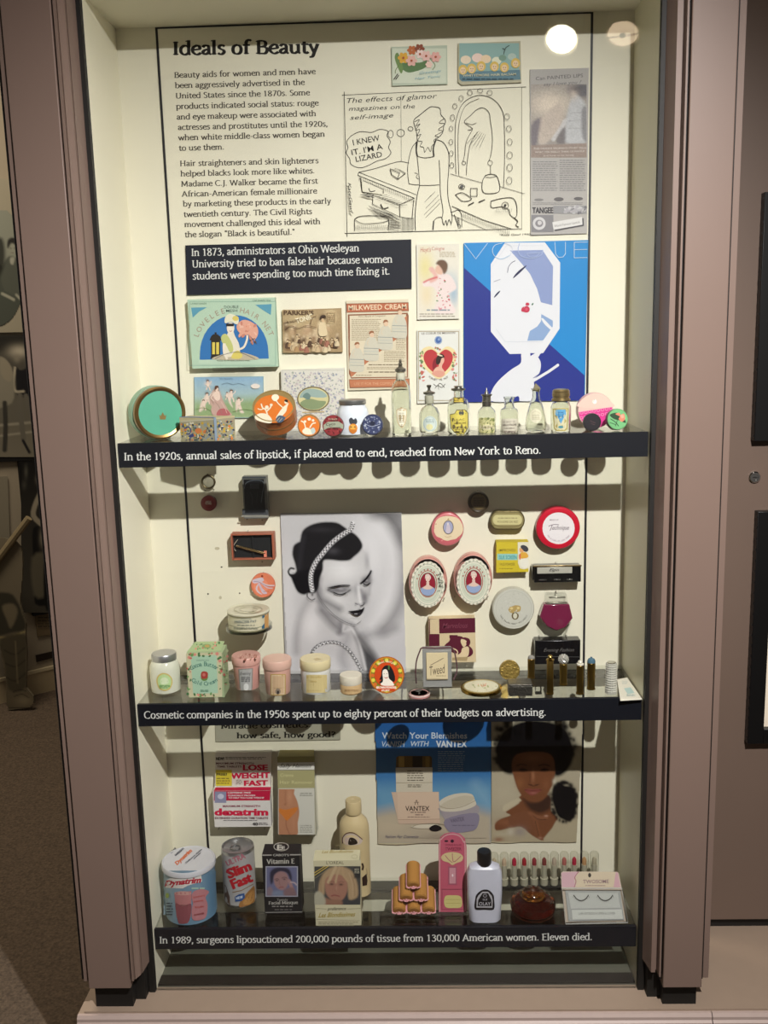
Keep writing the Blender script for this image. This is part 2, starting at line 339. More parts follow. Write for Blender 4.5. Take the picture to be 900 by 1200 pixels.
def serif(mb, sf, x0, y0, x1, y1, h, txt, k=0., th=1.15, tn=.55):
    """h = pixels per 7.2 units (capital height)"""
    tot = sum(glyph(c, th, tn)[0] for c in txt); dx, dy = (x1-x0), (y1-y0); L = math.hypot(dx, dy); ux, uy = dx/L, dy/L; sx = L/tot; s = h/7.2; cur = 0
    for c in txt:
        adv, qs = glyph(c, th, tn)
        for iq, q in enumerate(qs):
            vs = []
            for gx, gy in q:
                X = (cur+gx)*sx; vs.append(sf(x0+ux*X+uy*gy*s, y0+uy*X-ux*gy*s, k+(iq % 9)*1.2e-5))
            mb.add(vs, [(0, 1, 2, 3)])
        cur += adv
# ---------------------------------------------------------------- vector art on a surface
class View:
    def __init__(s, x0, y0, sc): s.x0, s.y0, s.s = x0, y0, sc
    def __call__(s, x, y): return s.x0+x/s.s, s.y0+y/s.s
def art(mb, view, surf, ops, g=.87, m=None, dk=4e-5, k0=1):
    mb.m(m or PAPER); K = [k0]
    def pt(x, y): return surf(*view(x, y), K[0]*dk)
    curved = getattr(surf, 'curved', False); ML = 5.0*view.s if curved else 0
    def tri(pts, fs, depth=7):
        # split long edges so that flat print follows the curved surface
        out = [tuple(map(tuple, (pts[a], pts[b], pts[c]))) for a, b, c in fs]; done_ = []
        while out:
            a, b, c = out.pop(); e = [(math.hypot(a[0]-b[0], (a[1]-b[1])*.5), 0), (math.hypot(b[0]-c[0], (b[1]-c[1])*.5), 1), (math.hypot(c[0]-a[0], (c[1]-a[1])*.5), 2)]; L, i = max(e)
            if L <= ML: done_.append((a, b, c)); continue
            if i == 1: a, b, c = b, c, a
            elif i == 2: a, b, c = c, a, b
            m_ = ((a[0]+b[0])/2, (a[1]+b[1])/2); out += [(a, m_, c), (m_, b, c)]
        vs = [pt(*p_) for t_ in done_ for p_ in t_]; mb.add(vs, [(3*i, 3*i+1, 3*i+2) for i in range(len(done_))])
    def poly(pts):
        if curved and max(p[0] for p in pts)-min(p[0] for p in pts) > ML: tri(pts, tessellate_polygon([[Vector((p[0], p[1], 0)) for p in pts]]))
        else: mb.add([pt(x, y) for x, y in pts], [tuple(range(len(pts)))])
    def pairs(a): return [(a[i], a[i+1]) for i in range(0, len(a)-1, 2)]
    def line(pts, w, closed=False):
        if closed: pts = pts+[pts[0]]
        for li, (a, b) in enumerate(zip(pts, pts[1:])):
            a = np.array(a, float); b = np.array(b, float); d = b-a; L = np.linalg.norm(d)
            if L < 1e-6: continue
            d /= L; n = np.array([-d[1], d[0]])*w/2; e = d*w*.25
            kq = K[0]; K[0] = kq+.11*(li % 8); poly([a-n-e, b-n+e, b+n+e, a+n-e]); K[0] = kq
    for op in ops:
        t = op[0]; mb.col = lin(op[1], g) if t not in 'Q' else mb.col; K[0] += 1
        if t == 'P': poly(pairs(op[2]))
        elif t == 'C': poly(cr(pairs(op[2]), 4, True))
        elif t == 'L': line(pairs(op[3]), op[2])
        elif t == 'S': line(cr(pairs(op[3]), 5), op[2])
        elif t == 'R': x0, y0, x1, y1 = op[2:6]; poly([(x0, y0), (x1, y0), (x1, y1), (x0, y1)])
        elif t == 'B': x0, y0, x1, y1, w = op[2:7]; line([(x0, y0), (x1, y0), (x1, y1), (x0, y1)], w, True)
        elif t in 'EO':
            o = op[3:] if t == 'O' else op[2:]; cx, cy, rx, ry = o[:4]; ro = o[4] if len(o) > 4 else 0; n = 28; c, s_ = math.cos(ro), math.sin(ro)
            ps = [(cx+rx*math.cos(a)*c-ry*math.sin(a)*s_, cy+rx*math.cos(a)*s_+ry*math.sin(a)*c) for a in [2*pi*i/n for i in range(n)]]
            poly(ps) if t == 'E' else line(ps, op[2], True)
        elif t == 'T':  # col,x,y,h,text,width,rot,bold,shear   (x,y)=left end of the baseline
            _, c, x, y, h, txt = op[:6]; wd = op[6] if len(op) > 6 else None; ro = op[7] if len(op) > 7 else 0; bo = op[8] if len(op) > 8 else 0; sh = op[9] if len(op) > 9 else 0
            V, Fc = font_mesh(txt, bo, sh)
            if not len(V): continue
            s_ = h/.72; sx = s_
            if wd: sx = wd/max(V[:, 0].max()-V[:, 0].min(), 1e-3)
            cs, sn = math.cos(ro), math.sin(ro); x_ = (V[:, 0]-V[:, 0].min())*sx; y_ = -V[:, 1]*s_
            for dx_ in ((0,) if bo < .03 else (-h*.022*min(bo/.03, 2), h*.022*min(bo/.03, 2))):
                K[0] += .6; mb.add([pt(x+(a+dx_)*cs-b*sn, y+(a+dx_)*sn+b*cs) for a, b in zip(x_, y_)], Fc)
        elif t == 'A':  # arc text: col,cx,cy,r,deg0,deg1,h,text,bold (degrees clockwise from the top; negative r = bottom arc reading left to right)
            _, c, cx, cy, r, a0, a1, h, txt = op[:9]; bo = op[9] if len(op) > 9 else 0; n = len(txt)
            for i, ch in enumerate(txt):
                if ch == ' ': continue
                a = math.radians(a0+(a1-a0)*(i/(n-1) if n > 1 else .5)); V, Fc = font_mesh(ch, bo, 0)
                if not len(V): continue
                s_ = h/.72; mx_ = (V[:, 0].max()+V[:, 0].min())/2; fl = 1 if r > 0 else -1
                px, py = cx+abs(r)*math.sin(a), cy-abs(r)*math.cos(a); rt = a if fl > 0 else a+pi; cs, sn = math.cos(rt), math.sin(rt)
                mb.add([pt(px+(p-mx_)*s_*cs+q*s_*sn, py+(p-mx_)*s_*sn-q*s_*cs) for p, q in V], Fc)
        elif t == 'F':  # serif: col,x0,y0,x1,y1,h,text[,thick,thin]
            _, c, x0, y0, x1, y1, h, txt = op[:8]; th, tn = (op[8], op[9]) if len(op) > 9 else (1.25, .6)
            sf = lambda x, y, kk: surf(*view(x, y), K[0]*dk+kk); serif(mb, sf, x0, y0, x1, y1, h, txt, 0, th, tn)
        elif t == 'X':  # tiny lines of print: col,x0,y0,x1,y1,n,th
            _, c, x0, y0, x1, y1, n, th = op; rd = random.Random(int(x0*7+y0))
            for i in range(n):
                y = y0+(y1-y0)*(i+.5)/n; x = x0; xe = x1-rd.random()*(x1-x0)*.12
                while x < xe:
                    w = rd.uniform(2, 6)*th; w = min(w, xe-x); poly([(x, y-th/2), (x+w, y-th/2), (x+w, y+th/2), (x, y+th/2)]); x += w+th*rd.uniform(.7, 1.2)
        elif t == 'Q':  # scattered motifs: seed,n,cols,x0,y0,x1,y1,size
            _, sd, n, cols, x0, y0, x1, y1, sz = op[:9]; test = op[9] if len(op) > 9 else None; rd = random.Random(sd)
            for i in range(n):
                x, y = rd.uniform(x0, x1), rd.uniform(y0, y1)
                if test and not test(x, y): continue
                mb.col = lin(rd.choice(cols), g); K[0] += .02; a = rd.uniform(0, 6.3); r1 = sz*rd.uniform(.5, 1.2); r2 = r1*rd.uniform(.35, 1)
                poly([(x+r1*math.cos(b)*math.cos(a)-r2*math.sin(b)*math.sin(a), y+r1*math.cos(b)*math.sin(a)+r2*math.sin(b)*math.cos(a)) for b in [2*pi*j/7 for j in range(7)]])
    return K[0]
# ---------------------------------------------------------------- continuous-tone printing: a fine grid with a colour at every vertex
def sdist(X, Y, pts, closed):
    d = np.full(X.shape, 1e9); ins = np.zeros(X.shape, bool); N = len(pts)
    for i in range(N if closed else N-1):
        ax, ay = pts[i]; bx, by = pts[(i+1) % N]; dx, dy = bx-ax, by-ay; L2 = dx*dx+dy*dy+1e-9
        t = np.clip(((X-ax)*dx+(Y-ay)*dy)/L2, 0, 1); d = np.minimum(d, np.hypot(X-ax-t*dx, Y-ay-t*dy))
        if closed and ay != by: ins ^= ((ay > Y) != (by > Y)) & (X < dx*(Y-ay)/(by-ay)+ax)
    return d, ins
def paint(mb, view, surf, box, step, bg, ops, g=.87, m=None, k=2e-5, mask=None):
    """ops: ('p',col,soft,alpha,[xy]) soft polygon (smoothed), ('s',col,w,soft,alpha,[xy]) soft stroke, ('g',col,cx,cy,rx,ry,alpha) blob, ('v',col0,col1) vertical blend, ('n',amp,scale) grain"""
    mb.m(m or PAPER); x0, y0, x1, y1 = box; nx = max(2, int((x1-x0)/step)+1); ny = max(2, int((y1-y0)/step)+1)
    X, Y = np.meshgrid(np.linspace(x0, x1, nx), np.linspace(y0, y1, ny)); A = np.zeros(X.shape+(3,)); A[:] = lin(bg)
    def mix(a, c): A[:] = A*(1-a[..., None])+np.array(lin(c))*a[..., None]
    for op in ops:
        t = op[0]
        if t in 'pP':
            q = [(op[4][i], op[4][i+1]) for i in range(0, len(op[4])-1, 2)]; q = cr(q, 3, True) if t == 'p' else q
            d, ins = sdist(X, Y, q, True); sd = np.where(ins, -d, d); mix(np.clip(.5-sd/op[2]/2, 0, 1)*op[3], op[1])
        elif t == 's':
            q = cr([(op[5][i], op[5][i+1]) for i in range(0, len(op[5])-1, 2)], 3); d, _ = sdist(X, Y, q, False)
            mix(np.clip((op[2]/2+op[3]/2-d)/op[3], 0, 1)*op[4], op[1])
        elif t == 'g':
            _, c, cx, cy, rx, ry, al = op; mix(np.exp(-((X-cx)/rx)**2-((Y-cy)/ry)**2)*al, c)
        elif t == 'v':
            f = (Y-y0)/(y1-y0); A[:] = np.array(lin(op[1]))*(1-f[..., None])+np.array(lin(op[2]))*f[..., None]
        elif t == 'n':
            rs = np.random.RandomState(4); A[:] = np.clip(A*(1+op[1]*rs.uniform(-1, 1, X.shape)[..., None]), 0, .93)
    A = np.clip(A*g, 0, .93); vs = [surf(*view(a, b), k) for a, b in zip(X.ravel(), Y.ravel())]
    fs = []
    for j in range(ny-1):
        for i in range(nx-1):
            if mask is None or mask((X[j, i]+X[j, i+1])/2, (Y[j, i]+Y[j+1, i])/2): fs.append((j*nx+i, (j+1)*nx+i, (j+1)*nx+i+1, j*nx+i+1))
    if mask is not None:
        used = sorted(set(v for f in fs for v in f)); mp = {v: i for i, v in enumerate(used)}
        vs = [vs[u] for u in used]; fs = [tuple(mp[v] for v in f) for f in fs]; cols = [tuple(A.reshape(-1, 3)[u]) for u in used]
    else: cols = [tuple(c) for c in A.reshape(-1, 3)]
    mb.add(vs, fs, cols)
Z1, Z2, Z3 = 1.3055, .8055, .3317
GY = -.19      # glass pane
TE = lambda name, label, cat, group=None: Thing(name, label, cat, group)
def struct(name, fn, **k):
    t = Thing(name, None, None, kind='structure'); b = t.mesh(**k); fn(b); return t.done()
# ================================================================ the setting
HW = .4785; ZT = 2.058; ZF = .205
def _floor(b): b.m(mat('carpet', '#54473a', .95, var=.98, scale=150, bump=.9)).box(-4, 3, -4.5, 3.2, -.03, 0)
struct('floor', _floor, smooth=False)
struct('ceiling', lambda b: b.m(mat('ceiling_paint', '#6e6760', .9)).box(-4, 3, -4.5, 3.2, 2.95, 3.0), smooth=False)
# case carcass
def _back(b):
    b.m(CREAM()).box(-HW-.01, HW+.01, 0, .016, ZF-.02, ZT+.02)
struct('wall_back', _back, smooth=False)
struct('baseboard_back', lambda b: b.m(mat('black_skirting', '#17160f', .7, spec=.2)).box(-HW+.001, HW-.001, -.006, -.0024, ZF+.0021, .252), smooth=False)
struct('wall_left', lambda b: b.m(CREAM(1.25)).box(-HW-.012, -HW, GY+.0006, 0, ZF-.02, ZT+.02), smooth=False)  # cream raised above the back wall's, painting in light the lamp misses
struct('wall_right', lambda b: b.m(mat('cream_paint_yellower', '#dbd5ba', .4, var=.02, scale=8)).box(HW, HW+.012, GY+.0006, 0, ZF-.02, ZT+.02), smooth=False)  # slightly darker, yellower cream than the back wall
struct('case_ceiling', lambda b: b.m(CREAM()).box(-HW-.012, HW+.012, GY-.004, .016, ZT, ZT+.02), smooth=False)
struct('case_floor', lambda b: b.m(mat('grey_green_laminate', '#585a4f', .4, var=.04)).box(-HW-.012, HW+.012, GY+.004, .016, ZF-.02, ZF+.002), smooth=False)
YR_ = S(450, 1141, ZF+.006)[1]
struct('trim_4', lambda b: b.m(mat('dark_sill_rail', '#0b0c0a', .8, spec=.15)).box(-HW+.001, HW-.001, GY+.0045, YR_, ZF+.0021, ZF+.006), smooth=False)
t = Thing('window_1', None, None, kind='structure')
p = t.part('glass_pane', smooth=False); p.m(GLASSPANE).box(-HW-.004, HW+.004, GY-.006, GY, ZF, ZT+.06)
for s in (-1, 1):
    p = t.part('rubber_gasket', smooth=False); p.m(DARK).box(*(sorted((s*(HW+.0005), s*(HW+.0125)))), GY-.012, GY+.001, ZF-.0, ZT+.06)
t.done()
# posts: stepped vertical mouldings
zb, ztop = .274, 2.3
t = Thing('trim_1', None, None, kind='structure')
p = t.part('post_face', bevel=.0015); p.m(TAUPE).box(-.590, -.508, -.262, -.19, zb-.016, ztop)
p = t.part('post_edge', smooth=False); p.m(TAUPE).box(-.600, -.5925, -.256, -.19, zb-.004, ztop)
p = t.part('shadow_gap', smooth=False); p.m(DARK).box(-.606, -.507, -.250, -.195, zb-.004, ztop)
prof = [(-.507, -.256), (-.5045, -.262), (-.501, -.262), (-.5005, -.255), (-.499, -.257), (-.4975, -.253), (-.4925, -.244), (-.4915, -.236), (-.4905, -.238), (-.4865, -.203), (-.4865, -.19), (-.507, -.19)]
p = t.part('inner_moulding', smooth=False); p.m(TAUPE).extrz(prof[::-1], zb, ztop)
p = t.part('foot', smooth=False); p.m(DARK).box(-.585, -.512, -.243, -.19, ZF, zb-.016); p.box(-.512, -.4925, -.222, -.19, ZF, zb)
t.done()
t = Thing('trim_2', None, None, kind='structure')
p = t.part('post_face', bevel=.0015); p.m(TAUPE).box(.512, .585, -.262, -.19, zb-.02, ztop)
p = t.part('post_edge', smooth=False); p.m(TAUPE).box(.5895, .600, -.252, -.19, zb-.006, ztop)
p = t.part('shadow_gap', smooth=False); p.m(DARK).box(.507, .590, -.250, -.195, zb-.01, ztop)
prof = [(.4865, -.19), (.4865, -.203), (.4885, -.212), (.4925, -.238), (.4935, -.244), (.5015, -.244), (.502, -.236), (.505, -.236), (.5055, -.258), (.5085, -.258), (.5085, -.19)]
p = t.part('inner_moulding', smooth=False); p.m(TAUPE).extrz(prof[::-1], zb, ztop)
p = t.part('foot', smooth=False); p.m(DARK).box(.517, .581, -.243, -.19, ZF, zb-.02); p.box(.4925, .517, -.222, -.19, ZF, zb)
t.done()
t = Thing('trim_3', None, None, kind='structure')   # header rail above the glass
p = t.part('header_rail', smooth=False); p.m(TAUPE).box(-.6, .6, -.262, -.197, ZT+.045, ZT+.3); t.done()
# plinth
t = Thing('plinth', None, None, kind='structure')
PL = mat('plinth_laminate', '#93806f', .5, var=.05, scale=30)
XL = S(100, 1183, ZF)[0]; YF = S(450, 1184, ZF)[1]
p = t.part('plinth_top', smooth=False); p.m(PL).box(XL, 2.2, YF, .05, ZF-.03, ZF)
p = t.part('plinth_front', smooth=False)
pr = [(YF, ZF-.004), (YF-.006, ZF-.004), (YF-.010, ZF-.010), (YF-.010, ZF-.016), (YF-.014, ZF-.020), (YF-.014, ZF-.2), (YF, ZF-.2)]
xs = P(833, 1190, YF)[0]
p.m(mat('plinth_moulding', '#ab9890', .45, var=.05)).extrx(pr, XL-.012, xs-.0008)
p = t.part('plinth_front', smooth=False); p.m(mat('plinth_moulding', '#ab9890', .45, var=.05)).extrx(pr, xs+.0008, 2.2)
p = t.part('plinth_side', smooth=False); p.m(PL).box(XL-.012, XL, YF, .05, .004, ZF-.004)
p = t.part('plinth_body', smooth=False); p.m(DARK).box(XL, 2.2, YF+.002, .05, .004, ZF-.03)
t.done()
# wall of the neighbouring case, at right
RWY = S(870, 1089, ZF)[1]
def _rw(b):
    b.m(mat('taupe_panel', '#6b594e', .5, var=.03, scale=6)).box(.600, 2.2, RWY, RWY+.03, ZF+.024, 2.4)
    b.m(DARK).box(.59, 2.2, RWY+.012, RWY+.028, ZF, ZF+.025)
struct('wall_front', _rw, smooth=False)
def hole_panel(name, label, x, ya, yb):
    t = TE(name, label, 'frame'); a = P(x[0], ya, RWY-.02); c = P(x[0], yb, RWY-.02)
    X0 = (a[0]+c[0])/2; z1, z0 = a[2], c[2]; X1 = X0+.42; w = .032
    f = t.part('frame_border', bevel=.001); f.m(mat('black_frame', '#0c0b0b', .4))
    for bx in ((X0, X0+w, z0, z1), (X1-w, X1, z0, z1), (X0+w, X1-w, z0, z0+w), (X0+w, X1-w, z1-w, z1)): f.box(bx[0], bx[1], RWY-.02, RWY-.0005, bx[2], bx[3])
    m_ = t.part('mat_board', smooth=False); m_.m(mat('cream_mat_board', '#e8d9c4', .7)).box(X0+w, X1-w, RWY-.006, RWY-.0005, z0+w, z1-w)
    s_ = t.part('studs', smooth=False); s_.m(mat('black_stud', '#1a1818', .35)); n = 22
    for i in range(n): zz = z0+(z1-z0)*(i+.5)/n; s_.box(X0-.0015, X0, RWY-.018, RWY-.012, zz-.002, zz+.002)
    s_.kind = 'stuff'; t.done()
hole_panel('display_frame', 'upper black frame with studded edge on the right wall, cut by the photo edge', (890,), 225, 517)
hole_panel('display_frame', 'lower black frame with a cream mat board on the right wall', (882,), 600, 872)
t = TE('cam_lock', 'small round metal lock set in the taupe wall between the two black frames', 'lock')
c = P(884, 559, RWY); p = t.part('barrel'); p.T = Matrix.Translation(Vector(c)) @ Matrix.Rotation(pi/2, 4, 'X'); p.m(CHROME).lathe([(.0115, .0005), (.0115, .003), (.0095, .005), (.006, .005), (.0055, .004), (0, .004)], 28)
p = t.part('keyhole', smooth=False); p.m(DARK).box(c[0]-.004, c[0]+.004, c[1]-.0046, c[1]-.0038, c[2]-.0012, c[2]+.0012); t.done()
# left background: angled wall with carpet in front
A_ = S(70, 806, 0); B_ = S(0, 824, 0); dv = (A_-B_); dv[2] = 0; dv /= np.linalg.norm(dv); nv = np.array([dv[1], -dv[0], 0])
def wq(s, h, o=0.): q = A_+dv*s+nv*o; return (q[0], q[1], h)
def slab(b, s0, s1, h0, h1, o0, o1):
    b.hexa([wq(s0, h0, o1), wq(s1, h0, o1), wq(s1, h0, o0), wq(s0, h0, o0)], [wq(s0, h1, o1), wq(s1, h1, o1), wq(s1, h1, o0), wq(s0, h1, o0)])
LW = mat('grey_wall', '#948a78', .8, var=.03)
def _bw(b): b.m(LW); slab(b, -2.5, 3.5, 0, 2.95, -.05, 0)
struct('wall_room', _bw, smooth=False)
def _bb(b): b.m(mat('baseboard_paint', '#a8987a', .6)); slab(b, -2.5, 3.5, 0, .095, 0, .010); b.m(mat('baseboard_cap_paint', '#c9bc9c', .5)); slab(b, -2.5, 3.5, .095, .108, 0, .013)
struct('baseboard_room', _bb, smooth=False)
RS = plane(A_, nv)
# ================================================================ lamps on the track (seen mirrored in the glass)
t = TE('track_spotlight', 'lit track spotlight mirrored as a white glare near the case top', 'lamp')
def lampbody(t, c, aim, em, face):
    d = (aim-c).normalized(); Mx = Matrix.Translation(c) @ d.to_track_quat('Z', 'Y').to_matrix().to_4x4()
    h = t.part('housing'); h.T = Mx; h.m(mat('white_lamp_housing', '#b8b4aa', .5)).lathe([(.03, -.12), (.05, -.11), (.056, -.02), (.056, .006), (.052, .006), (.05, -.03)], 36)
    f = t.part('lamp_face'); f.T = Mx; f.m(face).lathe([(.046, .0), (.03, .004), (0, .006)], 36)
    n = t.part('stem'); n.m(mat('white_lamp_housing', '#b8b4aa', .5)).tube([c-d*.09, c-d*.1+Vector((0, 0, .1)), Vector((c.x, c.y-d.y*.1, 2.93))], .008)
    return Mx
lampbody(t, LAMP, AIM, 0, mat('lit_lamp_face', '#fff2dc', .5, em=30)); t.done()
L2 = Vector((.728, -1.70, 2.37)); t = TE('track_spotlight', 'second track spotlight, a dim amber disc mirrored in the top right corner', 'lamp')
Mx = lampbody(t, L2, Vector((.3, -.6, .6)), 0, mat('dim_lamp_face', '#f2d6b4', .5, em=7))
p = t.part('lamp_cap'); p.T = Mx; p.m(mat('lamp_cap_grey', '#2a2622', .5)).lathe([(.009, .0), (.009, .009), (0, .010)], 20); 
p = t.part('cross_wire'); p.T = Mx; p.m(DARK).box(-.054, .054, -.0011, .0011, .008, .010); t.done()
t = TE('lighting_track', 'lighting track on the ceiling in front of the case', 'lighting track'); t.mesh(smooth=False).m(mat('track_white', '#a8a49a', .5)).box(-1, 1.6, -1.76, -1.70, 2.92, 2.95); t.done()
# ================================================================ shelves
def shelf(z, label, x0, x1, y0s, txt, tx, tc):
    t = TE('glass_shelf', label, 'shelf'); zf = z-.0438
    s_ = t.part('shelf_plate', smooth=False); s_.m(SHELFGLASS).box(-HW+.001, HW-.001, -.176, -.001, z-.008, z)
    f = t.part('label_strip', bevel=.0006); f.m(SHELFBLACK).box(x0, x1, -.184, -.177, zf, z+.0006)
    r_ = t.part('back_rail', smooth=False); r_.m(DARK).box(-HW+.001, HW-.001, -.031, -.001, z-.017, z-.0082)
    l = f.sub('lettering', smooth=False); l.m(PAPER, tc); serif(l, planeY(-.18445), *tx, txt, th=1.12, tn=.52); t.done()
LT = '#dcdcd8'
shelf(Z1, 'top glass shelf, black strip lettered about 1920s lipstick sales', -.4775, .4775, 0, 'In the 1920s, annual sales of lipstick, if placed end to end, reached from New York to Reno.', (145, 539.5, 634, 531.5, 8.6), LT)
shelf(Z2, 'middle glass shelf, black strip lettered about cosmetic companies in the 1950s', -.4775, .4775, 0, 'Cosmetic companies in the 1950s spent up to eighty percent of their budgets on advertising.', (168.5, 842, 640, 838.5, 8.2), LT)
shelf(Z3, 'bottom glass shelf, black strip lettered about surgeons in 1989', -.4775, .4775, 0, 'In 1989, surgeons liposuctioned 200,000 pounds of tissue from 130,000 American women. Eleven died.', (186.5, 1105.5, 694, 1101.5, 7.6), LT)
# ================================================================ printed back panel
BL, BR = -.4016, .4006
t = TE('exhibit_panel', 'cream back panel with black side lines, the heading and two paragraphs', 'display panel')
p = t.part('board', smooth=False); p.m(CREAM()).box(BL, BR, -.0015, -.0002, ZF+.003, 2.0572)
for x in (BL, BR):
    p = t.part('border_line', smooth=False); p.m(mat('black_border', '#14131a', .5)).box(x-.0022, x+.0022, -.0022, -.0002, ZF+.003, 2.0572)
p = t.part('border_line', smooth=False); p.m(mat('black_border', '#14131a', .5)).box(BL+.0022, BR-.0022, -.0022, -.0002, 2.0545, 2.0572)
V0 = View(0, 0, 1); pl = planeY(-.0016)
p = t.part('heading', smooth=False); art(p, V0, pl, [('F', '#1a1512', 202, 64.3, 374, 62, 15.2, 'Ideals of Beauty', 1.55, .72)])
V1 = View(190, 30, 4.286); q = t.part('upper_paragraph', smooth=False); tc = '#4c463c'
rows = [('Beauty aids for women and men have', 60, 262, 771, 243), ('been aggressively advertised in the', 64, 314, 716, 297), ('United States since the 1870s. Some', 67, 366, 742, 349), ('products indicated social status: rouge', 70, 419, 786, 401), ('and eye makeup were associated with', 72, 472, 774, 454), ('actresses and prostitutes until the 1920s,', 78, 524, 832, 506), ('when white middle-class women began', 80, 576, 818, 557), ('to use them.', 84, 628, 312, 622)]
art(q, V1, pl, [('F', tc, a, b, c, d, 27, s) for s, a, b, c, d in rows])
V2 = View(200, 160, 4.5); q = t.part('lower_paragraph', smooth=False)
rows = [('Hair straighteners and skin lighteners', 48, 156, 780, 140), ('helped blacks look more like whites.', 52, 210, 760, 193), ('Madame C.J. Walker became the first', 54, 264, 776, 247), ('African-American female millionaire', 58, 317, 772, 300), ('by marketing these products in the early', 64, 369, 846, 353), ('twentieth century. The Civil Rights', 68, 424, 746, 408), ('movement challenged this ideal with', 72, 477, 790, 461), ('the slogan "Black is beautiful."', 74, 531, 656, 517)]
art(q, V2, pl, [('F', tc, a, b, c, d, 28, s) for s, a, b, c, d in rows])
h = t.part('nail_holes', smooth=False); h.kind = 'stuff'; art(h, View(220, 545, 6.858), pl, [('E', '#3a342a', 272, 820, 8, 6), ('E', '#3a342a', 163, 1036, 6, 7), ('E', '#3a342a', 417, 1030, 6, 6), ('E', '#c2baa0', 236, 670, 20, 12), ('E', '#cbc3aa', 262, 1065, 12, 14)])
t.done()
def card(name, label, cat, x0, y0, x1, y1, th, base, ops, view, g=.87, m=None, group=None, part=False, y_back=-.0023, q=None):
    """flat rectangular item on the back wall; px corners, thickness th"""
    t = TE(name, label, cat, group); Yf = y_back-th
    if q is None: q = [(x0, y0), (x1, y0), (x1, y1), (x0, y1)]
    pts = [P(a, b, Yf) for a, b in q]
    b = t.mesh(bevel=min(.0006, th*.3)); b.m(m or PAPER, base, g).extr([(v[0], v[2]) for v in pts], Yf, y_back)
    if ops: art(b, view, planeY(Yf), ops, g, m)
    return t, b, Yf
# ================================================================ prints and boxes on the upper wall
INK = '#2b2722'
